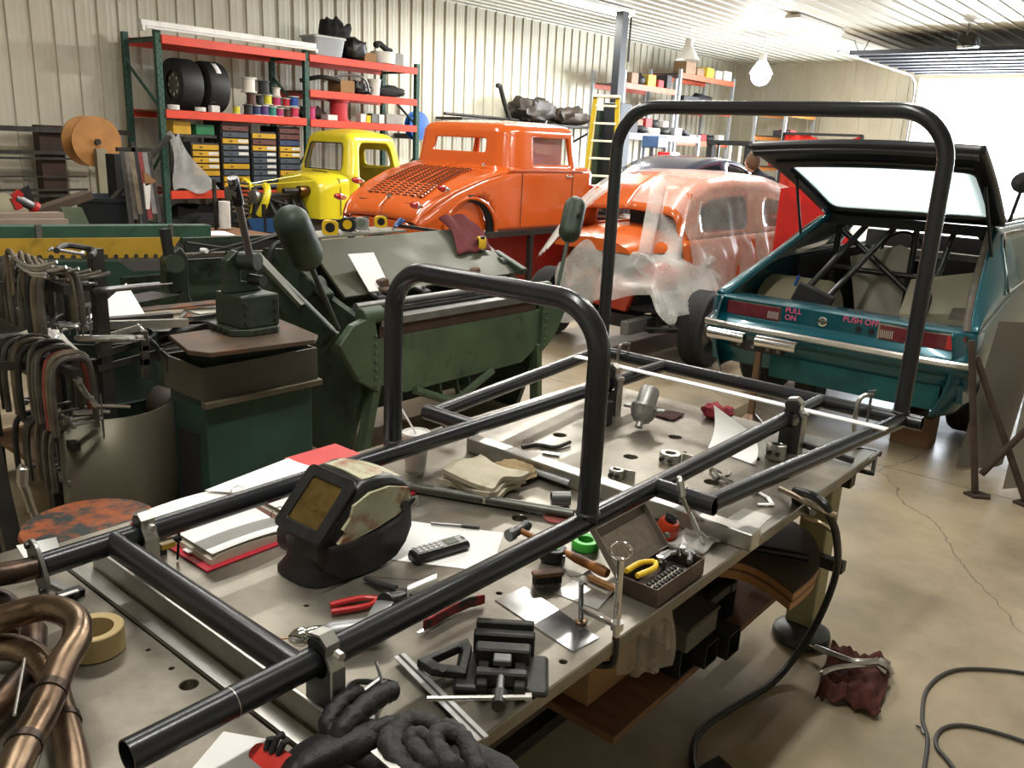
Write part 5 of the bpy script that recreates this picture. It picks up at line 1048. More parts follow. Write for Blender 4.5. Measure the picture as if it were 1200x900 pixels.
# ================================================================ STOCK PILE on a low bench between
t = thing('scrap_bench', 'low cluttered bench behind the clamp rack and the green cabinet', 'bench', (-4.2, 1.9, 0))
MB().bb((-4.45, 1.35, .68), (-3.65, 2.45, .72)).build('top', DKM, t, smooth=0)
for x, y_ in ((-4.5, 1.4), (-3.8, 1.4), (-4.5, 2.4), (-3.8, 2.4)): MB().bb((x-.03+.08, y_-.03, 0), (x+.03+.08, y_+.03, .68)).build('leg', DKM, t, smooth=0)
MB().bb((-4.5, 1.4, .2), (-3.8, 2.4, .23)).build('lower_shelf', PLY, t, smooth=0)
SHM = [ALU, GREYM, mat('sheet_tan', '8f8470', .5, .5, .1), mat('sheet_pale', 'a8a698', .45, .5, .1), DKM, RUSTY]
spots = [(-3.95, 1.75, .5, .35, .1), (-4.1, 2.1, .6, .3, .5), (-3.95, 2.2, .45, .2, -.3), (-4.2, 1.6, .5, .3, .8), (-3.9, 1.95, .55, .16, .2), (-4.15, 2.25, .4, .3, 1.2), (-4.0, 2.05, .6, .10, .9), (-3.88, 2.25, .3, .2, .4), (-4.05, 1.9, .42, .26, -.6), (-3.9, 2.3, .4, .12, .1), (-4.3, 2.0, .5, .2, .3), (-3.95, 2.15, .5, .08, -.2)]
nmS = ['widest bright', 'broad dull', 'narrow tan', 'tilted pale', 'dark strip', 'rusty square', 'long bright strip', 'short grey', 'turned tan', 'short pale strip', 'rear dark', 'topmost rusty strip']
for k, (x, y_, w, h, rz) in enumerate(spots):
    MB().box((x+.12, y_, .728+k*.0145), (h, w, .003+.004*(k % 2)), rz=rz, rx=.03*((k % 3)-1), ry=.04*((k % 2)-.5)).build('sheet_offcut', SHM[k % 6], label=nmS[k]+' sheet offcut in the pile on the cluttered bench', cat='offcut', smooth=0)
poly('triangular_sheet', [(-3.8, 1.6184, 0.8858), (-4, 1.9089, 0.9905), (-3.8, 1.8974, 0.859)], .004, WHITE, None, label='bright triangular metal sheet standing on the scrap pile', cat='sheet')
MB().bar((-3.55, 1.4924, 0.9145), (-3.55, 1.9576, 0.8692), .03, .035).build('square_tube', ALU, label='bright square aluminium tube lying across the scrap pile', cat='tube', smooth=0)
MB().bar((-3.76, 1.6372, 0.8824), (-3.76, 1.9941, 0.8659), .05, .02).build('dark_strip', DKM, label='dark steel strip behind the bright square tube', cat='bar', smooth=0)
poly('blank', [(-3.62, 1.5126, 0.7969), (-3.62, 1.7141, 0.793), (-3.5, 1.6274, 0.7724), (-3.5, 1.5034, 0.785)], .004, SHM[2], None, label='tan sheet metal blank on top of the green drum', cat='sheet')
t = thing('steel_drum', 'dark green steel drum with ribs, standing behind the curved sheet', 'drum', (-3.62, 1.60, 0))
MB().lathe([(.2, .0), (.2, .30), (.207, .31), (.2, .32), (.2, .58), (.207, .59), (.2, .6), (.2, .84), (.207, .85), (.19, .85), (.19, .1), (.001, .1)], (-3.62, 1.62, 0), n=30).build('shell', mat('drum_green', '16241f', .5, .2, .3, 5), t)
t = thing('silver_duct', 'short ribbed silver pipe elbow leaning on the clamp rack', 'pipe', (-3.45, 1.3342, 1.0766))
MB().pipe([(-3.4, 1.2836, 0.9244), (-3.35, 1.3018, 0.8742), (-3.3, 1.3211, 0.8373)], .065, .004).build('pipe', ALU, t)
for p in ((-3.4, 1.2863, 0.9207), (-3.37, 1.2933, 0.8951)): MB().lathe([(.066, -.006), (.07, 0), (.066, .006)], p, (.06, .1, -.1), 20).build('rib', ALU, t)
# curved sheet guard
t = thing('curved_sheet', 'tall curved grey steel sheet standing on the floor left of the green cabinet', 'sheet', (-3.0, 1.38, 0))
b = MB(); R = []
for i in range(25):
    u = i/24; y_ = 1.15+.46*u; x = -3.0+.10*sin(pi*u)-.05*u; R.append([(x, y_+.02*(1-j)*(u-.5), .002+j*(.715-.03*u)) for j in (0, 1)])
b.loft(R, closed=False); b.build('sheet', mat('sheet_grey', '6a6556', .45, .5, .12, 2.5, rv=.1), t, solid=.004, smooth=40)
MB().bar((-3.04, 1.61, .002), (-3.04, 1.61, .70), .01, .012).build('folded_edge', RUSTY, t)
# box with dark bar beyond
t = thing('bin_frame', 'dark rolled rubber mat on a low stand between the curved sheet and the cabinet', 'mat', (-3.5, 1.9, 0))
MB().cyl((-3.70, 1.72, .56), (-3.3, 1.76, .56), .07, n=16).bar((-3.32, 1.76, 0), (-3.32, 1.76, .5), .08, .05).build('roll', mat('rubber_brown', (.03, .02, .016), .7), t)
MB().bb((-3.7, 1.75, .02), (-3.30, 2.3, .05)).bb((-3.6, 1.75, .05), (-3.4, 2.2, .10)).build('pallet', PLY, t, smooth=0)
# ================================================================ CLAMP RACK
t = thing('clamp_rack', 'dark steel rack crowded with hanging clamps at the left edge', 'rack', (-3.1, 1.2, 0))
MB().bar((-3.02, 1.34, 0), (-3.02, 1.34, 1.30), .042, .042).build('post', DKM, t, smooth=0)
MB().bar((-3.25, .98, 0), (-3.25, .98, 1.25), .05, .05).build('post', DKM, t, smooth=0)
MB().bar((-2.62, .88, 0), (-2.76, .84, .98), .05, .04).build('post', DKM, t, smooth=0)
for z in (1.20, .92): MB().bar((-3.5, 1.16, z), (-2.83, 1.16, z), .025, .03).build('arm', DKM, t, smooth=0)
for z in (1.17, .89): MB().bar((-3.25, .98, z), (-3.02, 1.34, z), .03, .03).build('brace', DKM, t, smooth=0)
MB().bar((-3.6, .8, .03), (-2.7, 1.5, .03), .05, .05).bar((-3.4, 1.5, .03), (-2.8, .8, .03), .05, .05).build('foot', DKM, t, smooth=0)
CLM = [mat('clamp_grey', (.13, .12, .11), .4, .8, .3, 12), mat('clamp_tan', (.17, .14, .10), .5, .6, .3, 12), mat('clamp_red2', (.25, .05, .035), .5, .2, .3, 12), DKM]
rr_ = random.Random(4)
def hang(n, x0, dx, y_, z, w, h, label, grp, red=()):
    protos = {}
    for k in range(n):
        m = 2 if k in red else (k*7 % 5 % 2 if k % 4 else 3)
        x = x0+k*dx; yy = y_-h/2+rr_.uniform(-.015, .015); zz = z+.03+rr_.uniform(-.01, .012)
        lab = label.replace('grey brown', ['grey', 'tan', 'red', 'dark'][m])+', %s from the left' % ['leftmost', 'second', 'third', 'fourth', 'fifth', 'sixth', 'seventh', 'eighth', 'ninth', 'tenth', 'eleventh'][k]
        lab = lab.replace('leftmost from the left', 'leftmost'); gg = grp
        if m not in protos:
            o = cclamp('c_clamp', lab, (x, yy, zz), w, h, .011, 0, CLM[m], screw=.55, group=gg); protos[m] = o
        else:
            o = dup(protos[m], (x, yy, zz), label=lab)
        o.rotation_euler = (0, pi/2, pi/2+rr_.uniform(-.12, .12))
hang(11, -3.30, .042, 1.17, .93, .25, .14, 'grey brown C clamp hanging in the lower row of the clamp rack', 'C clamps in the lower row', (8,))
hang(11, -3.30, .040, 1.16, 1.21, .20, .12, 'grey brown C clamp hanging in the upper row of the clamp rack', 'C clamps in the upper row')
hang(7, -3.28, .048, 1.18, .64, .22, .12, 'grey brown C clamp hanging in the bottom row of the clamp rack', 'C clamps in the bottom row')
MB().bar((-3.4, 1.18, .63), (-2.93, 1.18, .63), .025, .03).build('arm', DKM, t, smooth=0)
# locking pliers in a fan at the top, silver handles toward the camera
for k in range(7):
    y_ = 1.06+.03*k; z = 1.29-.012*k; x = -2.96-.02*k
    if k == 0:
        lp = thing('locking_pliers', 'silver handled locking pliers in the fan on the upper clamp rack, frontmost', 'locking pliers', (x, y_, z), 0, 'locking pliers fan'); lp.scale = (.62, .62, .75)
        MB().tube(spline([(0, 0, 0), (.11, .01, -.015), (.20, .05, -.01), (.26, .10, .01)], 5), .008, 8).build('handle', SILV, lp, world=False)
        MB().tube(spline([(.02, 0, -.02), (.11, .02, -.045), (.19, .07, -.045)], 5), .007, 8).build('lever', SILV, lp, world=False)
        MB().tube(spline([(0, 0, 0), (-.06, 0, .03), (-.11, 0, .0), (-.12, 0, -.16)], 5), .011, 8).build('jaw', CLM[1], lp, world=False)
        MB().tube(spline([(0, 0, -.02), (-.05, 0, -.02), (-.07, 0, -.16)], 5), .010, 8).build('jaw', CLM[1], lp, world=False)
    else: dup(lp, (x, y_, z), rz=.12*(k-3), label='silver handled locking pliers in the fan on the upper clamp rack, %s from the front' % ['', 'second', 'third', 'fourth', 'fifth', 'sixth', 'seventh'][k])
# clamps gripping the post
for k, (z, rz, m, lab) in enumerate(((1.30, 0, DKM, 'dark C clamp at the very top of the clamp rack post'), (1.16, .5, GREYM, 'long grey bar clamp sticking out below the post top'), (1.06, 0, CLM[0], 'wide grey C clamp gripping the middle of the rack post'), (1.00, -.2, ALU, 'bright C clamp just below the wide one on the rack post'), (.80, .3, ALU, 'silver C clamp hanging open lowest on the rack post'))):
    o = cclamp('c_clamp', lab, (-2.99, 1.33-.02*k, z), .16+.03*(k % 2), .10, .010, radians(-30)+rz+pi/2*(k % 2), m, rx=radians(80 if k != 4 else 25))
for k, (z, m, lab) in enumerate(((.985, ALU, 'upper bar clamp with flat silver bar reaching right from the rack'), (.93, DKM, 'middle dark bar clamp reaching right from the rack'), (.88, DKM, 'lower dark bar clamp with a hooked end reaching right from the rack'))):
    t2 = thing('bar_clamp', lab, 'clamp', (-3.0, 1.36, z))
    MB().bar((-2.99, 1.30, z), (-3.05, 1.50+.04*k, z+.01), .008, .024).build('bar', m, t2, smooth=0)
    MB().tube(spline([(-3.05, 1.48+.04*k, z+.02), (-3.04, 1.51+.04*k, z-.02), (-3.04, 1.51+.04*k, z-.07)], 4), .009, 8).build('jaw', m, t2)
    MB().box((-3.0, 1.48, z-.03), (.02, .03, .08)).build('slider', CLM[0], t2, smooth=0, bevel=.004)
t2 = thing('drill_on_rim', 'small silver clamp tool lying on the rim of the curved sheet', 'clamp', (-2.97, 1.2357, 0.7405))
MB().tube([(-2.96, 1.1881, 0.7468), (-2.96, 1.2666, 0.7364), (-2.96, 1.314, 0.723)], [.007, .012, .007], 8).build('body', SILV, t2); MB().cyl((-2.96, 1.2773, 0.7563), (-2.96, 1.3894, 0.7266), .006, n=8).build('rod', CHROME, t2)
MB().bar((-3.05, 1.3184, 0.6441), (-3.05, 1.3429, 0.7116), .03, .03).build('red_rod', REDP, label='short red rod standing inside the curved sheet', cat='rod')
locking_pliers('worn white locking clamp hanging low beside the left rack post', [(-2.75, 0.9431, 0.679), (-2.75, 0.9325, 0.6245), (-2.75, 0.9462, 0.5623), (-2.75, 0.9659, 0.4521), (-2.75, 0.9468, 0.518)], m=SILV, r=.011)
# rusty round stool
t = thing('round_stool', 'round steel stool with a rusty orange painted seat beside the table', 'stool', (-2.42, .98, 0))
MB().lathe([(.001, .575), (.13, .58), (.175, .585), (.183, .595), (.178, .605), (.001, .607)], (-2.36, .965, -.0), n=40).build('seat', mat('rusty_seat', '8f4a22', .65, .1, .25, 10, .2, 60, col2='26302e', f2=.52, s2=9), t)
MB().cyl((-2.38, .95, .03), (-2.38, .95, .58), .03, n=12).build('column', DKM, t); MB().lathe([(.2, 0), (.2, .012), (.05, .04), (.001, .045)], (-2.38, .95, 0), n=28).build('foot', DKM, t)
# ================================================================ CARS
def tyre(t, c, axis, R, w, m=None, hub=True, name='tyre', rim=.62):
    """tyre with grooved tread and a wheel"""
    h = w/2; pr = [(R*rim, -h*.8), (R*.8, -h), (R*.95, -h*.95), (R, -h*.7)]
    for k in range(-3, 4):
        g = k*h*.2; pr += [(R, g-h*.07), (R*.985, g-h*.04), (R*.985, g+h*.04), (R, g+h*.07)]
    pr += [(R, h*.7), (R*.95, h*.95), (R*.8, h), (R*rim, h*.8)]
    b = MB(); b.lathe(pr, c, axis, 36); b.f = b.f[:-2]
    o = b.build(name, m or RUBBER, t, smooth=40)
    if hub:
        b = MB(); b.lathe([(R*rim, -h*.8), (R*(rim-.06), -h*.3), (R*(rim-.08), h*.2), (R*.2, h*.35), (R*.16, h*.6), (.001, h*.6)], c, axis, 30); b.build('wheel', GREYM, t)
    return o
# ---------------------------------------------------------------- orange coupe body
ORG = mat('coupe_orange', (.56, .10, .014), .2, 0, .04, 2, coat=.8, spec=.5)
OX, OY = -7.18, 6.25
t = thing('coupe_body', 'glossy orange vintage coupe body with louvred rear deck, on a body cart', 'car body', (OX, OY, 0))
def deck_z(y):
    P_ = [(0, .86), (.06, .98), (.2, 1.09), (.45, 1.22), (.8, 1.345), (1.25, 1.45), (4, 1.46)]
    for (a, za), (b, zb) in zip(P_, P_[1:]):
        if y <= b: return za+(zb-za)*(y-a)/(b-a)
    return 1.46
def hw(y): return .60+.25*min(1, max(0, y)/1.1)**.55
def crr(y): return .18-.09*min(1, y/1.3)
def cbody(y, v):
    z0 = .76; zt = deck_z(y); r = min(crr(y), (zt-z0)*.6); w = hw(y)
    s_ = 1
    if v < 0: s_ = -1; v = -v
    if v <= .4: return (OX+s_*(w-.02*(1-v/.4)), OY+y, z0+(v/.4)*(zt-r-z0))
    if v <= .7: a = (v-.4)/.3*pi/2; return (OX+s_*(w-r+r*cos(a)), OY+y, zt-r+r*sin(a))
    q = (v-.7)/.5; return (OX+s_*(w-r)*(1-q), OY+y, zt+.03*(1-(1-q)**2))
ys = [0, .03, .06, .1, .15]+lsp(.2, 2.75, 51)
for s_ in (1, -1):
    vv = [s_*x for x in lsp(0, .4, 14)+lsp(.43, .7, 9)+lsp(.75, 1.2, 9)]
    MB().patch(cbody, ys, vv, [(.30, s_*.0-.36, .98, s_*.0+.36, .335)], flip=s_ < 0).build('body_side', ORG, t, smooth=50, solid=.006)
    # wheel tub set into the arch and a black tube painting the dark gap behind it
    MB().lathe([(.001, 0), (.30, 0), (.315, -.02), (.315, -.12)], (OX+s_*(.735), OY+.62, .80), (s_, 0, 0), 40).build('wheel_tub', ORG, t)
    MB().tube([(OX+s_*(hw(.64+.36*cos(a))+.006), OY+.64+.345*cos(a), .765+.36*sin(a)) for a in lsp(.0, pi, 26)], .02, 8).build('arch_lip', ORG, t)
    MB().tube([(OX+s_*.76, OY+.64+.345*cos(a), .765+.36*sin(a)) for a in lsp(-.1, 1.7, 16)], .045, 8).build('arch_gap', BLACKM, t)
MB().loft([[(OX+s_*x, OY-.002, z) for x, z in ((-.6, .70), (.6, .70), (.6, .80), (.42, .865), (-.42, .865), (-.6, .80))] for s_ in (1,)]+[[(OX+x, OY+.02, z) for x, z in ((-.6, .70), (.6, .70), (.6, .80), (.42, .865), (-.42, .865), (-.6, .80))]]).build('rear_valance', ORG, t, bevel=.01)
def crest(y, k): z = deck_z(y); return (OX+k*(hw(y)-crr(y)*.35), OY+y, z-crr(y)*.28)
for k in (1, -1): MB().tube([crest(y, k) for y in lsp(.02, 1.15, 18)], [.045-.03*i/18 for i in range(19)], 10).build('fender_crown', ORG, t, smooth=60)
# cabin: one shell around the back and over the roof
L1, L2, L3, L4, L5 = .92, 1.36, 2.36, 2.80, 3.72
def outline(s, ins):
    R_ = .28; w = .82-ins; yb = 1.22+ins; r = max(R_-ins*.5, .02); A = pi/2
    if s <= L1: return (w, 2.42-(2.42-yb-r)*s/L1)
    if s <= L2: a = (s-L1)/(L2-L1)*A; return (w-r+r*cos(a), yb+r-r*sin(a))
    if s <= L3: q = (s-L2)/(L3-L2); return ((w-r)*(1-2*q), yb)
    if s <= L4: a = (s-L3)/(L4-L3)*A; return (-w+r-r*sin(a), yb+r-r*cos(a))
    return (-w, yb+r+(2.42-yb-r)*(s-L4)/(L5-L4))
def cabin(s, v):
    if v <= 1.80: ins = .06*(v-1.42)/.38; z = v
    elif v <= 2.0: a = (v-1.80)/.20*pi/2; ins = .06+.13*(1-cos(a)); z = 1.80+.12*sin(a)
    else: q = (v-2.0)/.8; ins = .19+.60*q; z = 1.92+.045*(1-(1-q)**2)
    if ins > .6: ins = .6+(ins-.6)
    x, y = outline(s, min(ins, .8)); return (OX+x, OY+y, z)
MB().patch(cabin, lsp(0, L5, 104), lsp(1.42, 1.80, 16)+lsp(1.82, 2.0, 9)+lsp(2.08, 2.8, 9), [(.08, 1.475, .80, 1.80, .035), (L5-.80, 1.475, L5-.08, 1.80, .035), (1.86-.40, 1.60, 1.86+.40, 1.755, .02)]).build('cabin_shell', ORG, t, smooth=60, solid=.02)
MB().tube([cabin(*p)[:3] for p in [(.08, 1.475), (.8, 1.475), (.8, 1.80), (.08, 1.80)]], .012, 8, closed=True).build('window_reveal', ORG, t)
MB().bb((OX+.70, OY+1.62, 1.46), (OX+.705, OY+2.30, 1.80)).build('side_glass', mat('coupe_glass', (.34, .13, .11), .04, 0, 0, alpha=.72), t, smooth=0)  # reddish reflection is put into the glass colour
for y0, y1 in ((2.42, 2.75),): MB().bb((OX-.82, OY+y0, 1.38), (OX+.82, OY+y1, 1.46)).build('cowl', ORG, t, smooth=0, bevel=.03, seg=3)
for k in (1, -1): MB().bar((OX+k*.80, OY+2.40, 1.44), (OX+k*.72, OY+2.36, 1.88), .05, .06).build('windshield_post', ORG, t, bevel=.008)
MB().bb((OX-.72, OY+2.30, 1.84), (OX+.72, OY+2.42, 1.90)).build('windshield_header', ORG, t, smooth=0, bevel=.01)
MB().tube([(OX+.853, OY+1.40, .80), (OX+.858, OY+1.40, 1.40)], .004, 6).tube([(OX+.853, OY+2.36, .80), (OX+.858, OY+2.36, 1.42)], .004, 6).build('door_gap', BLACKM, t)
MB().tube([(OX+.86, OY+y, 1.425) for y in (1.15, 1.6, 2.0, 2.6)], .010, 8).build('belt_moulding', ORG, t)
MB().bar((OX+.86, OY+2.22, 1.36), (OX+.88, OY+2.32, 1.36), .015, .02).build('door_handle', CHROME, t, bevel=.003)
# louvres: eight columns
for c_ in range(8):
    b = MB(); x = OX-.40+c_*.114
    for r_ in range(19):
        y = .20+r_*.042; z = deck_z(y)+.03; z2 = deck_z(y+.04)+.03
        b.add([(x, OY+y, z+.001), (x+.082, OY+y, z+.001), (x+.074, OY+y+.004, z+.015), (x+.008, OY+y+.004, z+.015), (x+.006, OY+y+.03, z2+.002), (x+.076, OY+y+.03, z2+.002)], [(0, 1, 2, 3), (3, 2, 5, 4), (0, 3, 4), (1, 5, 2)])
    b.build('louvre_column', ORG, t, kind='stuff', smooth=0)
    b = MB()
    for r_ in range(19):
        y = .197+r_*.042; z = deck_z(y)+.031; b.box((x+.041, OY+y-.002, z+.006), (.072, .003, .010))
    b.build('louvre_slot', BLACKM, t, kind='stuff', smooth=0)
MB().tube([(OX+x, OY+.12, deck_z(.12)+.02+.0*x) for x in (-.45, 0, .45)], .004, 6).build('lid_gap', BLACKM, t)
MB().lathe([(.001, .03), (.02, .025), (.03, 0)], (OX, OY+.17, deck_z(.17)+.03), (0, -.5, 1), 14).bar((OX-.03, OY+.15, deck_z(.17)+.05), (OX+.03, OY+.15, deck_z(.17)+.05), .015, .02).build('lid_handle', CHROME, t)
for k, (x, y, z) in enumerate(((.62, .03, 1.03), (.70, .35, 1.20), (-.62, .03, 1.03), (-.70, .35, 1.20))):
    o = MB().lathe([(.001, .075), (.02, .065), (.032, .04), (.036, .0)], (OX+x, OY+y-.06, z+.02), (0, -1, .15), 16).build('tail_lamp', mat('lamp_red', (.35, .01, .012), .12, 0, 0, coat=1), t)
    MB().lathe([(.038, 0), (.038, -.03), (.02, -.09), (.001, -.10)], (OX+x, OY+y-.06, z+.02), (0, -1, .15), 16).build('lamp_shell', CHROME, t)
for x in (-.5, .55): MB().lathe([(.025, 0), (.03, .02), (.001, .04)], (OX+x, OY+1.08, 1.45), (0, -.3, 1), 12).build('filler_cap', CHROME, t)
t = thing('body_cart', 'dark steel cart frame under the orange coupe body', 'cart', (OX, OY+1.3, 0))
for x in (-.7, .85): MB().bb((OX+x-.03, OY+.1, .695), (OX+x+.03, OY+2.7, .755)).build('rail', DKM, t, smooth=0)
for x in (-.7, .85):
    for y in (.2, 1.6, 2.6): MB().bb((OX+x-.03, OY+y-.03, .06), (OX+x+.03, OY+y+.03, .695)).build('post', DKM, t, smooth=0); MB().cyl((OX+x-.02, OY+y, .03), (OX+x+.02, OY+y, .03), .03, n=14).build('caster', BLACK, t)
for y in (.2, 2.6): MB().bb((OX-.7, OY+y-.03, .64), (OX+.85, OY+y+.03, .695)).build('cross_beam', DKM, t, smooth=0)
MB().sheet(lambda u, v: (OX+.62-.10*v, OY+.5+2.1*u, .64-.56*v+.03*sin(pi*u)), 8, 6, .02).build('red_panel', mat('dull_red', '93231c', .35, 0, .15, 5), label='dull red panel leaning under the orange coupe', cat='panel')  # plain dull red sheet leaning inside the cart rail

# ---------------------------------------------------------------- yellow truck cab
TYEL = mat('truck_yellow', (.66, .56, .02), .3, 0, .05, 3, coat=.5)
TX, TY = -10.5, 8.05
t = thing('truck_cab', 'bright yellow vintage truck cab with an open engine bay and chrome grille', 'truck', (TX, TY, 0))
def toutline(s, ins):
    # perimeter from left rear... 0..1 right side (rear->front), 1..2 front, 2..3 left side, closed back separately
    w = .62-ins; y0 = 0+ins; y1 = 1.12-ins; r = max(.16-ins*.3, .03)
    P_ = [(w, y1-r), (w, y0+r)]
    if s <= 1: return (w, y1-r+(y0+r-y1+r)*s)
    if s <= 1.3: a = (s-1)/.3*pi/2; return (w-r+r*cos(a), y0+r-r*sin(a))
    if s <= 2.3: return ((w-r)*(1-2*(s-1.3)), y0)
    if s <= 2.6: a = (s-2.3)/.3*pi/2; return (-w+r-r*sin(a), y0+r-r*cos(a))
    if s <= 3.6: return (-w, y0+r+(y1-y0-2*r)*(s-2.6))
    if s <= 3.9: a = (s-3.6)/.3*pi/2; return (-w+r-r*cos(a), y1-r+r*sin(a))
    if s <= 4.9: return ((-w+r)*(1-2*(s-3.9)), y1)
    a = (s-4.9)/.3*pi/2; return (w-r+r*sin(a), y1-r+r*cos(a))
def tcab(s, v):
    if v <= 1.60: ins = .10*((v-1.15)/.45) if v > 1.15 else 0; z = v; 
    elif v <= 1.85: a = (v-1.60)/.25*pi/2; ins = .10+.16*(1-cos(a)); z = 1.60+.15*sin(a)
    else: q = (v-1.85)/.5; ins = .26+.30*q; z = 1.75+.05*(1-(1-q)**2)
    x, y = toutline(s, ins); return (TX+x, TY+y, z)
MB().patch(tcab, lsp(0, 5.2, 130), lsp(.55, 1.15, 12)+lsp(1.18, 1.60, 12)+lsp(1.63, 1.85, 8)+lsp(1.95, 2.35, 5), [(.06, .6, .96, 1.62, .14), (2.66, .6, 3.54, 1.62, .14), (1.30, 1.22, 2.30, 1.60, .06), (4.05, 1.28, 4.75, 1.52, .08)]).build('cab_shell', TYEL, t, smooth=50, solid=.02)
MB().tube([tcab(*p) for p in [(1.34, 1.22), (2.26, 1.22), (2.30, 1.30), (2.28, 1.57), (2.22, 1.60), (1.38, 1.60), (1.32, 1.57), (1.30, 1.28)]], .012, 8, closed=True).build('windshield_seal', BLACKM, t)
MB().tube([(TX, TY-.0, 1.22), (TX, TY+.09, 1.60)], .008, 6).build('windshield_bar', GREYM, t)
MB().add([tcab(1.32, 1.24), tcab(2.28, 1.24), tcab(2.28, 1.58), tcab(1.32, 1.58)], [(0, 1, 2, 3)]).build('windshield_glass', mat('dark_glass', (.12, .12, .11), .08, 0, 0, alpha=.55), t)  # dark half-clear pane in the windshield opening
MB().bb((TX-.58, TY+1.0, .55), (TX+.58, TY+1.05, 1.25)).build('seat_back', mat('cab_inside', (.34, .30, .03), .6), t, smooth=0)
MB().bb((TX-.58, TY+.2, .53), (TX+.58, TY+1.1, .56)).build('cab_floor', BLACKM, t, smooth=0)
R = []
for y, w, z1, zc in ((0.02, .61, 1.16, 1.2), (-.12, .60, 1.14, 1.20), (-.30, .56, 1.08, 1.17), (-.42, .52, 1.02, 1.14), (-.44, .50, 1.0, 1.12)):
    R.append([(TX+w, TY+y, .55), (TX+w, TY+y, z1-.12)]+[(TX+w*cos(a)**.6 if a < pi/2 else TX-w*abs(cos(a))**.6, TY+y, z1-.12+(zc-z1+.12)*sin(a)**.9) for a in lsp(.1, pi-.1, 14)]+[(TX-w, TY+y, z1-.12), (TX-w, TY+y, .55)])
MB().loft(R, closed=True, caps=True).build('cowl', TYEL, t, smooth=50)
MB().tube([(TX+.605, TY-.13, z) for z in (.6, .9)]+[(TX+.58, TY-.14, 1.10), (TX+.3, TY-.15, 1.19), (TX, TY-.16, 1.205)], .006, 6).build('panel_gap', BLACKM, t)
ENG = mat('engine_black', (.03, .028, .026), .45, .5, .5, 20)
MB().bb((TX-.18, TY-1.15, .45), (TX+.18, TY-.48, .88)).build('engine_block', ENG, t, smooth=0, bevel=.02)
for k in range(5): MB().cyl((TX+.18, TY-1.05+k*.13, .80), (TX+.34, TY-1.05+k*.13, .62), .03, n=8).build('exhaust_port', ENG, t)
MB().cyl((TX+.25, TY-.60, .93), (TX+.25, TY-.44, .93), .07, n=14).build('brake_booster', mat('booster', (.14, .07, .03), .3, .8), t)
MB().cyl((TX+.25, TY-.85, .93), (TX+.25, TY-.60, .93), .04, n=12).build('master_cylinder', ENG, t)
MB().tube([(TX+.1, TY-1.1, .85), (TX+.3, TY-.95, .78), (TX+.35, TY-.7, .7), (TX+.2, TY-.5, .66)], .02, 8).tube([(TX+.3, TY-1.0, .6), (TX+.38, TY-.8, .55), (TX+.3, TY-.6, .5)], .03, 8).build('hose', ENG, t)
MB().bb((TX-.4, TY-2.0, .36), (TX-.32, TY+1.1, .46)).build('frame_rail', DKM, t, smooth=0)
MB().bb((TX+.32, TY-2.0, .36), (TX+.40, TY+1.1, .46)).build('frame_rail', DKM, t, smooth=0)
gx, gy = TX-.02, TY-1.30
b = MB(); b.loft([[(gx+w*.24*cos(a), gy+dy, .82+.27*sin(a)*(1 if sin(a) > 0 else 1.1)) for a in lsp(0, 2*pi, 28)[:-1]] for w, dy in ((1, .03), (1.04, 0), (1.0, -.03), (.86, -.03), (.86, .03), (1, .03))], caps=False); b.build('grille_shell', TYEL, t)
for k in range(8): MB().bb((gx-.215, gy-.06, .60+k*.058), (gx+.19, gy-.03, .60+k*.058+.032)).build('grille_bar', CHROME, t, smooth=0, bevel=.006)
for k in (-1, 1):
    MB().lathe([(.001, -.12), (.05, -.10), (.095, -.02), (.10, .03), (.08, .04), (.001, .045)], (gx+k*.30, gy-.03, .86), (0, -1, 0), 20).build('headlight', GREYM, t)
MB().tube([(gx+.18, gy-.02, 1.0), (TX+.42, TY-.45, 1.08)], .008, 6).tube([(gx+.2, gy-.02, 1.03), (TX+.1, TY-.44, 1.14)], .006, 6).build('support_rod', TYEL, t)
MB().tube(spline([(TX+.30, gy+.02, .62), (TX+.40, gy+.05, .80), (TX+.36, gy+.12, .95), (TX+.22, gy+.18, 1.0)], 5), .05, 8).build('inner_fender', TYEL, t)
MB().bb((TX+.16, gy-.02, .58), (TX+.26, gy+.04, .98)).build('radiator_strap', BLACKM, t, smooth=0)
for k, (x, y) in enumerate(((-.66, -1.0), (.66, -1.0), (-.66, 1.6), (.66, 1.6))): tyre(t, (TX+x*.9, TY+y, .34), (1, 0, 0), .34, .16)
MB().bb((TX-.55, TY+1.2, .4), (TX+.55, TY+1.9, .5)).build('rear_frame', DKM, t, smooth=0)

# ---------------------------------------------------------------- plastic wrapped orange body on its chassis
PX0, PY0 = -4.09, 5.75
SORG = mat('sedan_orange', (.62, .12, .02), .25, 0, .06, 2, coat=.6)
t = thing('wrapped_car', 'orange vintage car body on a bare chassis, covered with clear plastic sheeting', 'car', (PX0, PY0+1.2, 0))
def proof(y):   # roof height at local y (0 = windshield base)
    P_ = [(-.1, 1.20), (.12, 1.38), (.4, 1.48), (.9, 1.51), (1.6, 1.49), (2.3, 1.38), (2.9, 1.20), (3.3, 1.01)]
    for (a, za), (b, zb) in zip(P_, P_[1:]):
        if y <= b: return za+(zb-za)*max(0, (y-a)/(b-a))
    return 1.02
def pcab(y, v, off=0):
    s_ = 1 if v >= 0 else -1; v = abs(v); zt = proof(y); w = .57-.10*max(0, y-2)**1.5*.4
    zb = 1.0; h = max(.02, zt-.12-zb); 
    if v <= .5: q = v/.5; return (PX0+s_*(w-.07*q+off), PY0+.75+y, zb+h*q)
    if v <= .75: a = (v-.5)/.25*pi/2; r = .12; return (PX0+s_*(w-.07-r+(r+off)*cos(a)), PY0+.75+y, zt-r+(r+off)*sin(a))
    q = (v-.75)/.45; return (PX0+s_*(w-.19)*(1-q), PY0+.75+y, zt+off+.02*q)
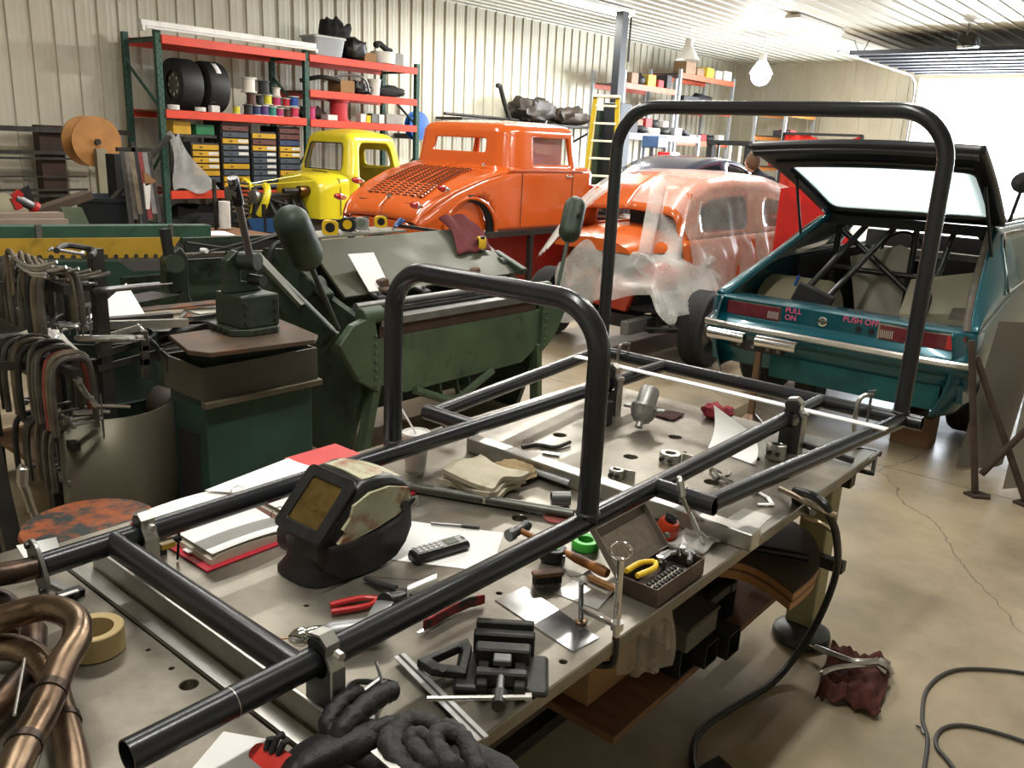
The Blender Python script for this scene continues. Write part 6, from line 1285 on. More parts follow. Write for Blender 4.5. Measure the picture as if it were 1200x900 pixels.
for s_ in (1, -1):
    MB().patch(lambda y, v: pcab(y, v), lsp(-.1, 3.3, 60), [s_*x for x in lsp(0, .5, 16)+lsp(.53, .75, 7)+lsp(.8, 1.2, 5)], [(.22, min(s_*.06, s_*.44), 1.12, max(s_*.06, s_*.44), .09), (1.46, min(s_*.06, s_*.42), 2.25, max(s_*.06, s_*.42), .14)], flip=s_ < 0).build('cabin_side', SORG, t, smooth=50, solid=.015)
def plow(y, v):
    s_ = 1 if v >= 0 else -1; v = abs(v); w = .59-.22*max(0, .0-y)**1-.10*max(0, y-2.2); return (PX0+s_*(w+.05*sin(pi*v)), PY0+.75+y, .42+.58*v)
for s_ in (1, -1): MB().patch(plow, lsp(-.12, 3.3, 40), [s_*(.001+x) for x in lsp(0, 1, 10)], flip=s_ < 0).build('lower_side', SORG, t, smooth=50, solid=.01)
MB().loft([[(PX0+w*cos(a), PY0+.75+y, .9+h*sin(a)) for a in lsp(0, pi, 16)] for y, w, h in ((-.62, .38, .10), (-.45, .46, .13), (-.2, .53, .17), (-.05, .56, .19), (.02, .55, .18))], closed=True, caps=True).build('cowl', SORG, t, smooth=60)
MB().tube([(PX0+.53, PY0+.66, 1.02), (PX0+.46, PY0+.87, 1.36)], .03, 8).build('windshield_post', SORG, t)
MB().tube([(PX0-.53, PY0+.66, 1.02), (PX0-.46, PY0+.87, 1.36)], .03, 8).build('windshield_post', SORG, t)
MB().bb((PX0-.5, PY0+1.9, .6), (PX0+.5, PY0+2.0, 1.2)).build('seat_back', BLACKM, t, smooth=0)
MB().bb((PX0-.48, PY0+1.45, 1.0), (PX0+.12, PY0+1.48, 1.42)).build('dark_backdrop', BLACKM, t, smooth=0)  # black panel added to darken the windshield opening
MB().bb((PX0-.62, PY0+.3, .42), (PX0+.62, PY0+4.0, .45)).build('floor_pan', BLACKM, t, smooth=0)
for x in (-4.30+.05, -3.60):
    MB().bar((x, 5.72, .33), (x, 9.3, .36), .075, .11).build('frame_rail', mat('chassis_grey', (.16, .16, .16), .5, .4), t, smooth=0, bevel=.004)
MB().bb((-4.3, 6.0, .27), (-3.55, 6.12, .38)).build('front_cross_member', DKM, t, smooth=0)
MB().tube([(-4.7, 6.3, .32), (-3.3, 6.3, .32)], .03, 10).build('axle', DKM, t)
for a, b_ in (((-3.6, 6.1, .25), (-3.3, 6.35, .28)), ((-3.6, 6.5, .25), (-3.3, 6.35, .28)), ((-3.6, 6.15, .42), (-3.32, 6.3, .45)), ((-3.62, 5.95, .30), (-3.3, 6.05, .33))): MB().tube([a, b_], .014, 8).build('control_arm', DKM, t)
MB().cyl((-3.42, 6.2, .28), (-3.42, 6.25, .55), .04, n=12).build('coil_over', GREYM, t)
tyre(t, (-3.22, 6.33, .315), (1, .08, 0), .315, .20); tyre(t, (-4.80, 6.33, .315), (1, .08, 0), .315, .20)
tyre(t, (-3.42, 8.9, .33), (1, 0, 0), .33, .22); tyre(t, (-4.90, 8.9, .33), (1, 0, 0), .33, .22)
MB().bb((-4.15, 6.1, .35), (-3.75, 6.8, .72)).build('engine', ENG, t, smooth=0, bevel=.03)
MB().loft([[(x, 6.0+dy, z) for x, z in ((-4.12, .42), (-3.78, .40), (-3.72, .58), (-3.78, .68), (-4.08, .70), (-4.14, .6))] for dy in (0, .06)]).build('red_fender_panel', mat('fender_red', (.55, .05, .02), .25, 0, .05, 4, coat=.6), t, bevel=.01)
MB().sph((-3.62, 6.22, .70), (.20, .24, .15), 20).build('front_fender', mat('fender_red', (.55, .05, .02)), t, smooth=80)
MB().lathe([(.001, .10), (.10, .09), (.14, 0), (.12, -.1), (.001, -.14)], (-4.08, 6.12, .84), (0, -1, 0), 20).build('headlamp_bucket', mat('bucket_grey', (.15, .15, .16), .5), t)
MB().bb((-4.15, 6.1, .6), (-3.75, 6.2, .9)).build('radiator', BLACKM, t, smooth=0)
# plastic sheeting
SHT = mat('plastic_sheet', (.80, .78, .74), .3, 0, .3, 5, .6, 12, alpha=.31)
SHT2 = mat('plastic_sheet_thin', (.80, .78, .74), .28, 0, .25, 5, .6, 12, alpha=.30)
def fold(p, k=1.0):
    return .5*noise.noise(Vector((p[0]*3.5, p[1]*3.5, p[2]*1.3)))+.3*noise.noise(Vector((p[0]*9, p[1]*9, p[2]*2)))
def drape(y, v):
    off = .03
    if True:
        v = max(-1.2, min(1.2, v))
        p = pcab(y, v if abs(v) > 1e-6 else 1e-6, off); k = .05*(1-min(1, abs(v)/.5)) ; return (p[0]+(1 if v > 0 else -1)*k*fold(p), p[1], p[2]+.01*fold(p))
    return (0, 0, 0)
for s_ in (1, -1):
    y0 = -.06 if s_ > 0 else .5
    b = MB(); vs_ = [s_*(1e-5+x) for x in lsp(0, 1.2, 24)]
    b.patch(drape, lsp(y0, 3.35, 66), vs_, flip=s_ < 0)
    def skirt(y, q):
        p = Vector(drape(y, s_*1e-5)); zb = .50+.05*sin(y*4)+.07*sin(y*1.7)
        z = p.z+(zb-p.z)*q; w = .05*q+.07*q*sin(y*15+2*sin(y*5))+.04*q*fold((y, 2, q))+.06*min(1, q*3); return (p.x+s_*w, p.y, z)
    b.patch(skirt, lsp(y0, 3.35, 110), lsp(0, 1, 10), flip=s_ > 0)
    b.build('plastic_cover', SHT, t, smooth=70)
# loose edge swept forward and down across the cowl
e0 = Vector(pcab(.08, .9, .04)); 
def sweep(u, v):
    a = Vector((PX0-.02, PY0+.86, 1.50)).lerp(Vector((PX0-.50, PY0+.20, .86)), u); b_ = Vector((PX0-.50, PY0+1.1, 1.46)).lerp(Vector((PX0-.78, PY0+.40, .72)), u)
    p = a.lerp(b_, v); p.z += .10*sin(pi*u)+.02*sin(20*v+4*u); return p
MB().sheet(sweep, 20, 16, .002).build('plastic_flap', SHT2, t, smooth=70)
def sweep2(u, v):
    a = Vector((PX0+.10, PY0+.86, 1.49)).lerp(Vector((PX0+.45, PY0+.15, .95)), u); b_ = Vector((PX0+.54, PY0+1.0, 1.32)).lerp(Vector((PX0+.68, PY0+.60, .62)), u)
    p = a.lerp(b_, v); p.z += .05*sin(pi*u)*(1-v)+.02*sin(16*v+5*u); p.x += .04*sin(12*v); return p
MB().sheet(sweep2, 22, 18, .002).build('plastic_flap', SHT2, t, smooth=70)
def nose(u, v):   # sheet thrown over the lamp and fender
    x = -4.42+1.22*u; top = .72+.30*math.exp(-((x+4.08)/.24)**2)+.19*math.exp(-((x+3.62)/.22)**2)
    if v < .45: q = v/.45; y = 6.75-.85*q; z = top*(.96+.04*q)
    else: q = (v-.45)/.55; y = 5.90-.16*q-.05*sin(13*x)*q; z = top-(top-(.28 if x < -3.95 else .50+.25*(x+3.95)))*q
    if u > .8: z -= .25*(u-.8)/.2
    return (x+.02*sin(9*v+7*u), y+.03*noise.noise(Vector((x*5, v*5, 1))), z+.035*noise.noise(Vector((x*6, v*6, 4))))
MB().sheet(nose, 44, 36, .002).build('plastic_nose_cover', SHT2, t, smooth=70)
def swag(u, v):   # link between nose sheet and door
    a = Vector((-3.75, 5.95, .92)).lerp(Vector((-3.44, 6.7, .95)), u); b_ = Vector((-3.5, 5.9, .58)).lerp(Vector((-3.38, 6.9, .60)), u)
    p = a.lerp(b_, v); p.z -= .10*sin(pi*u)*(1-v); p.x += .03*sin(14*v+3*u); return p
MB().sheet(swag, 20, 12, .002).build('plastic_swag', SHT2, t, smooth=70)

# ---------------------------------------------------------------- teal hatchback
TEAL = mat('car_teal', (.003, .085, .115), .27, .3, .1, 6, coat=.45, col2=(.003, .06, .08), f2=.6, s2=3, w2=.2)
DUST = mat('bare_metal_brown', (.09, .075, .06), .8, .1, .3, 12, .1, 50)
CX, CY = -1.82, 5.2
t = thing('hatchback_car', 'teal hatchback with its black hatch raised and a bare race cage inside', 'car', (CX, CY+1.6, 0))
def belt(y): return .80 if y < .15 else .80+.20*min(1, (y-.15)/1.0)**.8
def tside(y, v):
    s_ = 1 if v >= 0 else -1; v = abs(v)-.001
    zb = .30+.0*y; zt = belt(y); w = .815 if y > .25 else .815-.10*(1-(y/.25))**2
    z = zb+(zt-zb)*v; bulge = .02*sin(pi*min(1, max(0, v)))-.06*(1-v)**3-.015*v**6
    return (CX+s_*(w+bulge), CY+y, z)
for s_ in (1, -1):
    MB().patch(tside, [0, .02, .05, .09, .14, .2]+lsp(.26, 3.1, 48), [s_*(.001+x) for x in lsp(0, 1, 20)], [(.62, -.40 if s_ > 0 else -.47, 1.28, .47 if s_ > 0 else .40, .32)], flip=s_ < 0).build('quarter_panel', TEAL, t, smooth=50, solid=.006)
# tail: lofted rear face (profile in y z) across the width with curved ends
prof = [(.26, .805), (.08, .812), (.02, .80), (.015, .70), (-.005, .675), (-.05, .655), (-.055, .60), (-.03, .565), (.0, .55), (.02, .50), (.05, .47)]
def tail_pt(x, k): y, z = prof[k]; c = abs(x/.815); return (CX+x, CY+y+.06*c**5+.02*c*c, z-.01*c*c)
xs2 = lsp(-.815, .815, 40)
MB().loft([[tail_pt(x, k) for k in range(len(prof))] for x in xs2], closed=False).build('tail_panel', TEAL, t, smooth=30, solid=.008)
MB().loft([[(CX+x, CY+y+.05*abs(x/.8)**4, z) for y, z in ((.05, .50), (.04, .42), (.06, .32), (.30, .28), (.30, .50))] for x in lsp(-.35, .68, 14)]).build('lower_valance', mat('teal_dark', (.004, .09, .10), .4, .2, .3, 10), t, smooth=30)
MB().loft([[(CX+x, CY+y, z) for y, z in ((.06, .50), (.10, .36), (.3, .34), (.3, .5))] for x in lsp(-.78, -.36, 6)]).build('lower_corner', TEAL, t, smooth=30)
MB().loft([[(CX+x, CY+y, z) for y, z in ((.06, .50), (.12, .38), (.3, .36), (.3, .5))] for x in lsp(.69, .80, 4)]).build('lower_corner', TEAL, t, smooth=30)
# bright bumper strip
b = MB(); R = []
for x in xs2: c = abs(x/.815); R.append([(CX+x*1.01, CY+y+.06*c**5+.02*c*c, z-.01*c*c) for y, z in ((-.06, .655), (-.075, .645), (-.078, .625), (-.06, .612))])
b.loft(R); b.build('bumper_strip', mat('satin_chrome', (.75, .73, .68), .25, .9, .1, 10), t, smooth=30)
for k, (x0, x1) in enumerate(((-.70, -.30), (.30, .775))):
    def LPt(x, z, o): c = abs(x/.815); return (CX+x, CY+.017-o+.06*c**5+.02*c*c, z-.01*c*c)
    for nm, a, b_, z0, z1, o, m in (('lamp_frame', x0, x1, .693, .795, .006, CHROME), ('lamp_lens', x0+.012, x1-.012, .702, .786, .011, mat('lens_maroon', (.13, .022, .03), .12, 0, .2, 20, coat=1))):
        b = MB(); xx = lsp(a, b_, 10); b.loft([[LPt(x, z0, 0), LPt(x, z1, 0), LPt(x, z1, o), LPt(x, z0, o)] for x in xx]); b.build(nm, m, t, smooth=0)
    rx_ = (x1-.10, x1-.014) if k else (x0+.014, x0+.02)
    if k:
        b = MB(); b.loft([[LPt(x, .704, .005), LPt(x, .784, .005), LPt(x, .784, .0135), LPt(x, .704, .0135)] for x in lsp(rx_[0], rx_[1], 3)]); b.build('reflector', mat('lens_red', (.5, .02, .03), .1, 0, .05, coat=1), t, smooth=0)
    gx0 = x1-.085 if not k else x0+.02
    for j in range(7): MB().box((LPt(gx0+j*.011, .735, .013)), (.005, .004, .045)).build('reverse_grille', mat('grille_pale', (.4, .37, .33), .4), t, smooth=0)
for x in (-.03,): MB().lathe([(.030, -.004), (.030, .006), (.022, .008), (.022, .003), (.001, .003)], (CX+x, CY+.012, .745), (0, -1, 0), 24).build('emblem', CHROME, t); MB().box((CX+x, CY+.005, .745), (.034, .006, .012)).build('emblem_bar', CHROME, t, smooth=0)
for x in (.19, .265): MB().cyl((CX+x, CY+.011, .735), (CX+x, CY+.005, .735), .018, n=16).build('switch_hole', BLACK, t)
PINK = mat('letter_pink', (.75, .10, .22), .5, 0, 0)
def text(body, loc, size, parent, m, rot=(pi/2, 0, 0), name='lettering', align='LEFT'):
    cu = bpy.data.curves.new('txt', 'FONT'); cu.body = body; cu.size = size; cu.extrude = .0008; cu.space_line = .95; cu.align_x = align
    o = bpy.data.objects.new('txt', cu); COL.objects.link(o); bpy.context.view_layer.update()
    me = bpy.data.meshes.new_from_object(o.evaluated_get(bpy.context.evaluated_depsgraph_get())); bpy.data.objects.remove(o)
    q = bpy.data.objects.new(name, me); me.name = name; me.materials.clear(); me.materials.append(m); COL.objects.link(q); q.parent = parent
    q.matrix_basis = pm(parent).inverted() @ (Matrix.Translation(Vector(loc)) @ Matrix.Rotation(rot[2], 4, 'Z') @ Matrix.Rotation(rot[0], 4, 'X')); return q
text('PULL\nON', (CX-.275, CY+.012, .765), .048, t, PINK); text('PUSH OFF', (CX+.09, CY+.012, .768), .048, t, PINK)
# chrome rollers on their bracket below the bumper, and the post they bolt to
for a, b_ in ((-.735, -.475), (-.40, -.13)): MB().cyl((CX+a, CY-.10, .575), (CX+b_, CY-.10, .575), .036, n=20).build('chrome_roller', CHROME, t, bevel=.006)
MB().bb((CX-.58, CY-.07, .50), (CX-.22, CY-.055, .555)).build('roller_bracket', DKM, t, smooth=0)
for x in (-.52, -.42, -.32, -.25): MB().cyl((CX+x, CY-.085, .525), (CX+x, CY-.07, .525), .014, n=6).build('bolt', GREYM, t)
MB().cyl((CX-.385, CY-.06, .08), (CX-.385, CY-.06, .50), .024, n=16).lathe([(.09, 0), (.09, .02), (.03, .08)], (CX-.385, CY-.06, 0), n=20).build('support_post', mat('post_bronze', (.2, .13, .09), .4, .8), t)
# hatch opening: edge rails, upper side panels with quarter windows, roof
def edge(y):  # top edge curve of the upper side panel
    q = min(1, max(0, (y-.12)/1.18)); return (.775-.215*q**.8, .80+.53*q**.9)
def sail(y, v):
    s_ = 1 if v >= 0 else -1; v = abs(v)-.001; xt, zt = edge(y); w0 = .80; zb = belt(y); c = .02*sin(pi*min(1, max(0, v)))
    return (CX+s_*(w0+(xt-w0)*v+c), CY+y, zb+(zt-zb)*v+c*.5)
for s_ in (1, -1):
    MB().patch(sail, lsp(.12, 2.3, 50), [s_*(.001+x) for x in lsp(0, 1, 12)], flip=s_ < 0).build('upper_side', TEAL, t, smooth=50, solid=.012)
    MB().tube([(CX+s_*(edge(y)[0]-.02), CY+y, edge(y)[1]-.008) for y in lsp(.12, 1.3, 16)], .022, 8).build('gutter_edge', DUST if s_ > 0 else TEAL, t)
    qw = [sail(y, s_*(v+.001)) for y, v in ((.78, .10), (1.9, .10), (1.9, .84), (1.30, .84), (1.12, .72))]
    b = MB(); off = Vector((s_*.012, 0, .006)); pts = [Vector(p)+off for p in qw]; b.add(pts+[p-off*1.5 for p in pts], [(0, 1, 2, 3, 4), (9, 8, 7, 6, 5)]+[(i, (i+1) % 5, (i+1) % 5+5, i+5) for i in range(5)]); b.build('quarter_glass', mat('quarter_grey', (.32, .34, .35), .06, 0, .05), t, smooth=0)
    MB().tube([p+off*.3 for p in pts], .008, 8, closed=True).build('glass_trim', CHROME, t)
MB().patch(lambda u, v: (CX+u*.56, CY+v, 1.335+.03*(1-u*u)+.01*sin((v-1.3)*2)), lsp(-1, 1, 14), lsp(1.33, 2.6, 10)).build('roof', TEAL, t, smooth=50, solid=.015)
MB().bb((CX-.58, CY+1.28, 1.25), (CX+.58, CY+1.34, 1.32)).build('roof_header', BLACKM, t, smooth=0)
MB().bb((CX-.77, CY+.24, .765), (CX+.77, CY+.34, .795)).build('opening_sill', DUST, t, smooth=0)
MB().bb((CX-.78, CY+.3, .40), (CX+.78, CY+2.9, .43)).build('boot_floor', BLACKM, t, smooth=0)
MB().bb((CX-.78, CY+.28, .43), (CX+.78, CY+.31, .765)).build('rear_bulkhead', BLACKM, t, smooth=0)
MB().lathe([(.34, 0), (.34, .42), (.30, .46), (.001, .46)], (CX-.80, CY+1.0, .52), (1, 0, 0), 30).build('wheel_tub', mat('tub_cream', 'a39a80', .55, 0, .15, 5), t)
MB().lathe([(.34, 0), (.34, .30), (.001, .32)], (CX+.80, CY+1.0, .52), (-1, 0, 0), 30).build('wheel_tub', DUST, t)
MB().box((CX-.36, CY+.62, .72), (.26, .10, .26), ry=.35, rz=.3).build('battery_box', BLACKM, t, smooth=0, bevel=.01)
MB().tube([(CX-.45, CY+.55, .86), (CX-.43, CY+.55, .93)], .012, 8).build('blue_fitting', BLUEP, t)
poly('white_seat_panel', [(CX-.30, CY+1.5, .5), (CX+.02, CY+1.5, .5), (CX+.02, CY+1.45, 1.10), (CX-.06, CY+1.45, 1.13), (CX-.42, CY+1.5, 1.0)], .02, mat('panel_cream', 'b5b0a0', .5), t)
MB().sheet(lambda u, v: (CX+.20+.42*u, CY+.55+.35*v+.1*u, .72+.02*v+(.22*(v-.55)/.45 if v > .55 else 0)+.10*u*v), 10, 14, .004).build('loose_sheet', mat('sheet_dull', '77725f', .45, .4, .1, 5), t, smooth=25)
MB().bb((CX-.76, CY+2.85, .40), (CX+.76, CY+2.9, 1.12)).build('dark_firewall', BLACKM, t, smooth=0)  # black wall added to darken the view beyond the cage
for s_ in (1, -1): MB().bb((CX+s_*.74-.01, CY+1.3, .43), (CX+s_*.74+.01, CY+2.9, .98)).build('inner_side', BLACKM, t, smooth=0)
MB().tube(arc((CX-.32, CY+2.45, .98), .17, 0, 2*pi, 22, 'xz'), .014, 8).build('steering_wheel', BLACK, t)
MB().bb((CX-.55, CY+2.2, .43), (CX-.1, CY+2.3, .95)).build('seat_back', BLACKM, t, smooth=0)
MB().bb((CX+.1, CY+1.36, .43), (CX+.5, CY+1.40, .88)).build('dark_panel', BLACKM, t, smooth=0)
CG = mat('cage_tube', (.045, .042, .04), .4, .6, .15, 10)
for pts in ([(-.52, .35, .55), (-.30, 1.4, 1.26)], [(-.40, .40, .50), (-.08, 1.35, 1.27)], [(.38, .40, .50), (.30, 1.4, 1.28)], [(-.52, 1.4, .45), (-.50, 1.4, 1.22), (-.42, 1.4, 1.28), (.42, 1.4, 1.28), (.50, 1.4, 1.22), (.52, 1.4, .45)], [(-.52, 1.38, .92), (.52, 1.38, .92)], [(-.45, 1.35, 1.20), (.48, 1.38, .50)], [(.05, 1.4, .45), (.05, 1.4, 1.28)], [(-.5, 2.3, .7), (.5, 2.3, .7)], [(-.5, 1.4, 1.28), (-.52, 2.5, 1.25)], [(.5, 1.4, 1.28), (.52, 2.5, 1.25)]):
    MB().tube([(CX+x, CY+y, z) for x, y, z in pts], .022, 10).build('cage_tube', CG, t)
MB().bb((CX-.62, CY+2.6, .95), (CX+.62, CY+2.7, 1.0)).build('dashboard', mat('dash_pale', (.5, .48, .45), .6), t, smooth=0)
# raised hatch
HM = mat('hatch_black', (.012, .013, .016), .35, 0, .1, 10)
ha, hb_, hc, hd = Vector((CX-.59, CY+1.30, 1.335)), Vector((CX+.62, CY+1.30, 1.35)), Vector((CX+.63, CY+.30, 1.805)), Vector((CX-.79, CY+.30, 1.775))
def hatch(u, v, o=0):
    p = ha.lerp(hb_, u).lerp(hd.lerp(hc, u), v); p.z += .05*sin(pi*u)*.5*v+.04*sin(pi*v)*.6+o; p.y += -.02*sin(pi*u)*v; return p
b = MB().patch(lambda u, v: hatch(u, v), lsp(0, 1, 40), lsp(0, 1, 36), [(.07, .06, .93, .69, .05)]); b.build('hatch_shell', HM, t, smooth=50, solid=.045)
MB().patch(lambda u, v: hatch(u, v, .005), lsp(.06, .94, 12), lsp(.05, .70, 10)).build('hatch_glass', mat('hatch_glass', (.62, .72, .70), .5, 0, .04, 3, trans=.9), t, smooth=60, solid=.004)
MB().tube([hatch(u, .97, -.03) for u in lsp(.02, .98, 14)], .03, 8).build('hatch_spoiler', HM, t)
MB().tube([hatch(u, .80, -.03) for u in lsp(.06, .94, 14)], .018, 8).build('inner_rib', HM, t)
for u, x in ((.06, -.62), (.96, .66)): MB().tube([hatch(u, .55, -.03), (CX+x*.98, CY+.95, 1.14)], .011, 8).build('hatch_strut', BLACK, t)
MB().lathe([(.001, .05), (.05, .04), (.07, 0), (.06, -.03), (.001, -.05)], (CX+.66, CY+1.35, 1.62), (.3, 1, .2), 16).bar((CX+.62, CY+1.40, 1.36), (CX+.66, CY+1.38, 1.60), .02, .02).build('mirror', BLACK, t)
for s_ in (1, -1): tyre(t, (CX+s_*.72, CY+.95, .34), (s_, 0, 0), .335, .24)
for x in (-.3, .4): MB().bb((CX+x-.08, CY+.62, 0), (CX+x+.08, CY+.82, .27)).build('wooden_block', DKM, t, smooth=0)
MB().tube([(CX-.6, CY+.6, .28), (CX+.6, CY+.6, .28)], .04, 10).build('rear_axle', DKM, t)
MB().bb((-1.43, 5.52, .0), (-1.20, 5.70, .20)).build('cardboard_box', mat('card_dark', '6b4f38', .85), label='brown cardboard box on the floor under the tail of the teal car', cat='box', smooth=0, bevel=.004)
# trestle and leaning sheets at the right edge
t = thing('pipe_trestle', 'rusty cross braced pipe trestle beside the teal car', 'trestle', (-.75, 4.95, 0))
PB2 = mat('pipe_brown', (.07, .05, .04), .6, .4, .3, 12)
MB().tube([(-.80, 4.93, .02), (-.96, 4.93, .83)], .018, 10).tube([(-.57, 5.0, .02), (-.93, 4.97, .74)], .018, 10).tube([(-.79, 4.95, .12), (-.42, 5.02, .80)], .018, 10).tube([(-.56, 5.0, .02), (-.40, 5.02, .84)], .018, 10).build('pipe', PB2, t)
for x, y in ((-.79, 4.93), (-.565, 5.0)): MB().prism([(x-.06, y-.03), (x, y-.06), (x+.07, y-.01), (x+.06, y+.04), (x-.02, y+.05)], .0, .014, 'xy').build('foot_plate', PB2, t, smooth=0)
LS = mat('leaning_grey', '77726a', .5, .4, .15, 4, rv=.1)
MB().sheet(lambda u, v: (-.93+.19*u+.05*sin(pi*u)-.05*(1-v), 5.28+.28*u+.10*v, .02+.86*v), 10, 10, .004).build('leaning_sheet', LS, label='curved dull grey steel sheet leaning on the side of the teal car', cat='sheet', smooth=60)
MB().sheet(lambda u, v: (-.70+.16*u, 5.10+.25*u+.06*v, .02+.52*v), 6, 6, .004).build('leaning_sheet', mat('leaning_pale', '9f9c96', .5, .3, .1, 5), label='pale lower sheet leaning behind the pipe trestle', cat='sheet', smooth=60)
# ================================================================ PALLET RACK on the left wall
RG = mat('rack_green', '2d5246', .5, .2, .15, 6)
RO = mat('rack_orange', 'd8432a', .45, 0, .1, 5)
RX, RX2 = -12.0, -12.92
UY = [6.42, 8.91, 11.36]
t = thing('pallet_rack', 'tall pallet rack with green uprights and orange beams on the left wall', 'rack', (-12.45, 8.9, 0))
def upright(x, y, z0=0, z1=3.01, rack=None):
    o = MB().bb((x-.04, y-.04, z0), (x+.04, y+.04, z1)).build('upright', RG, rack or t, smooth=0)
    b = MB()
    for k in range(int((z1-.1-.4)/.1)):
        z = .4+k*.1; b.box((x+.041, y-.014, z), (.004, .014, .03)).box((x+.041, y+.014, z+.05), (.004, .014, .03)).box((x, y-.041, z), (.02, .004, .03))
    b.build('upright_slots', BLACKM, rack or t, smooth=0, kind='stuff')
for y in UY:
    upright(RX, y); upright(RX2, y)
    for z in (.3, 2.85): MB().bb((RX2, y-.015, z), (RX, y+.015, z+.04)).build('frame_brace', RG, t, smooth=0)
    MB().bar((RX2, y, 2.6), (RX, y, 1.95), .03, .03).build('diagonal_brace', RG, t, smooth=0); MB().bar((RX2, y, .6), (RX, y, 1.4), .03, .03).build('diagonal_brace', RG, t, smooth=0)
for i, zs in ((0, (2.94, 1.95, .82)), (1, (2.94, 2.40, 1.94, .82))):
    for z in zs:
        for x in (RX+.045, RX2): MB().bb((x-.02, UY[i]+.04, z-.115), (x+.02, UY[i+1]-.04, z)).build('beam', RO, t, smooth=0, bevel=.004)
        MB().bb((RX2+.03, UY[i]+.05, z-.03), (RX+.02, UY[i+1]-.05, z-.012)).build('deck_board', PLY if z < 2.9 else DKM, t, smooth=0)
# two slick tyres
SLK = mat('slick_rubber', (.014, .014, .015), .55, 0, .2, 6)
for k, (y, lab) in enumerate(((6.98, 'black slick tyre with a bright wheel, left one on the orange rack shelf'), (7.42, 'black slick tyre with a white sticker, right one on the orange rack shelf'))):
    tt = thing('slick_tyre', lab, 'tyre', (-12.42, y, 1.94), group='slick tyres on the rack')
    b = MB(); R_, h = .375, .19
    b.lathe([(.2, -h*.7), (R_*.8, -h), (R_*.96, -h*.85), (R_, -h*.6), (R_, h*.6), (R_*.96, h*.85), (R_*.8, h), (.2, h*.7)], (-12.42, y, 1.94+R_), (0, 1, 0), 40); b.f = b.f[:-2]; b.build('carcass', SLK, tt, smooth=40)
    MB().lathe([(.205, -.10), (.19, -.04), (.06, -.02), (.001, -.03)], (-12.42, y, 1.94+R_), (0, 1, 0), 30).build('wheel', GREYM, tt)
    if k == 0:
        for j in range(8): a = j*pi/4; MB().cyl((-12.42+.13*cos(a), y-.12, 1.94+R_+.13*sin(a)), (-12.42+.13*cos(a), y-.06, 1.94+R_+.13*sin(a)), .025, n=8).build('wheel_bolt', CHROME, tt)
    else: MB().loft([[(-12.42+(R_+.002)*cos(a), y+dy, 1.94+R_+(R_+.002)*sin(a)) for dy in (-.04, .04)] for a in lsp(.55, 1.15, 6)], closed=False).build('sticker', WHITE, tt, solid=.002)
# spools
cols = dict(white=(.7, .68, .62), black=(.02, .02, .02), brown=(.10, .04, .03), yellow=(.6, .55, .03), magenta=(.42, .02, .12), blue=(.02, .08, .35), purple=(.07, .03, .16), teal=(.02, .20, .17), pink=(.6, .04, .10), grey=(.2, .2, .22), navy=(.02, .03, .10), red=(.45, .02, .03))
def spool(col, px_y, z, s, lab, X=-12.15, fl='white'):
    tt = thing('wire_spool', lab, 'spool', (X, px_y, z), group='wire spools on the rack')
    for zz in (0, s*.92): MB().cyl((X, px_y, z+zz), (X, px_y, z+zz+s*.08), s*.56, n=18).build('flange', mat('spool_'+fl, cols[fl], .6), tt)
    MB().cyl((X, px_y, z+s*.08), (X, px_y, z+s*.92), s*.44, n=18).build('wire_winding', mat('spool_'+col, cols[col], .6), tt)
rows = [('yellow', 7.72, 1.95, .12, 'small yellow wire spool standing alone at the left of the spools'), ('black', 7.93, 1.95, .15, 'black wire spool at the left of the bottom row'), ('navy', 8.07, 1.95, .15, 'navy wire spool in the bottom row'), ('purple', 8.21, 1.95, .16, 'purple wire spool in the bottom row'), ('teal', 8.36, 1.95, .15, 'teal wire spool in the bottom row'), ('magenta', 8.50, 1.95, .13, 'dark magenta wire spool in the bottom row'), ('brown', 8.65, 1.95, .12, 'low brown wire spool in the bottom row'), ('pink', 8.79, 1.95, .16, 'pink wire spool beside the rack upright'),
        ('brown', 7.99, 2.11, .16, 'brown wire spool in the middle row'), ('black', 8.14, 2.11, .14, 'black wire spool in the middle row'), ('yellow', 8.28, 2.12, .15, 'bright yellow wire spool in the middle row'), ('magenta', 8.45, 2.11, .14, 'magenta wire spool under a white one'), ('red', 8.63, 2.11, .13, 'red wire spool in the middle row'), ('blue', 8.78, 2.12, .16, 'blue wire spool topmost beside the upright'),
        ('white', 7.95, 2.28, .22, 'large white wire spool on top of the pile'), ('black', 8.22, 2.28, .19, 'large black wire spool on top of the pile'), ('white', 8.45, 2.26, .13, 'flat white wire spool on top of the magenta one')]
for c_, y, z, s_, lab in rows: spool(c_, y, z, s_, lab, fl='white' if c_ not in ('black', 'brown') else c_)
for c_, y, s_, lab in (('magenta', 9.09, .20, 'magenta wire spool right of the middle upright'), ('red', 9.69, .34, 'tall red wire spool on the lower right shelf')): spool(c_, y, 1.94, s_, lab, fl=c_)
def box_on(name, label, cat, c, d, m, rz=0, bev=.006):
    return MB().box((c[0], c[1], c[2]+d[2]/2), d, rz=rz).build(name, m, label=label, cat=cat, smooth=0, bevel=bev)
CANW = mat('can_white', (.65, .63, .6), .4)
for y, r, h, lab in ((6.60, .085, .07, 'low white can under the left slick tyre'), (7.02, .08, .06, 'low white can between the slick tyres')): MB().cyl((-11.99, y, 1.951), (-11.99, y, 1.951+h), r, n=18).build('tin_can', CANW, label=lab, cat='can', bevel=.004)
t2 = thing('battery_charger', 'small white box with a black wire handle beside the right slick tyre', 'charger', (-12.05, 7.28, 1.95))
MB().box((-12.05, 7.28, 2.0), (.1, .14, .10)).build('case', CANW, t2, smooth=0, bevel=.008); MB().tube(arc((-12.05, 7.28, 2.05), .05, 0, pi, 8, 'yz'), .008, 6).build('handle', BLACK, t2)
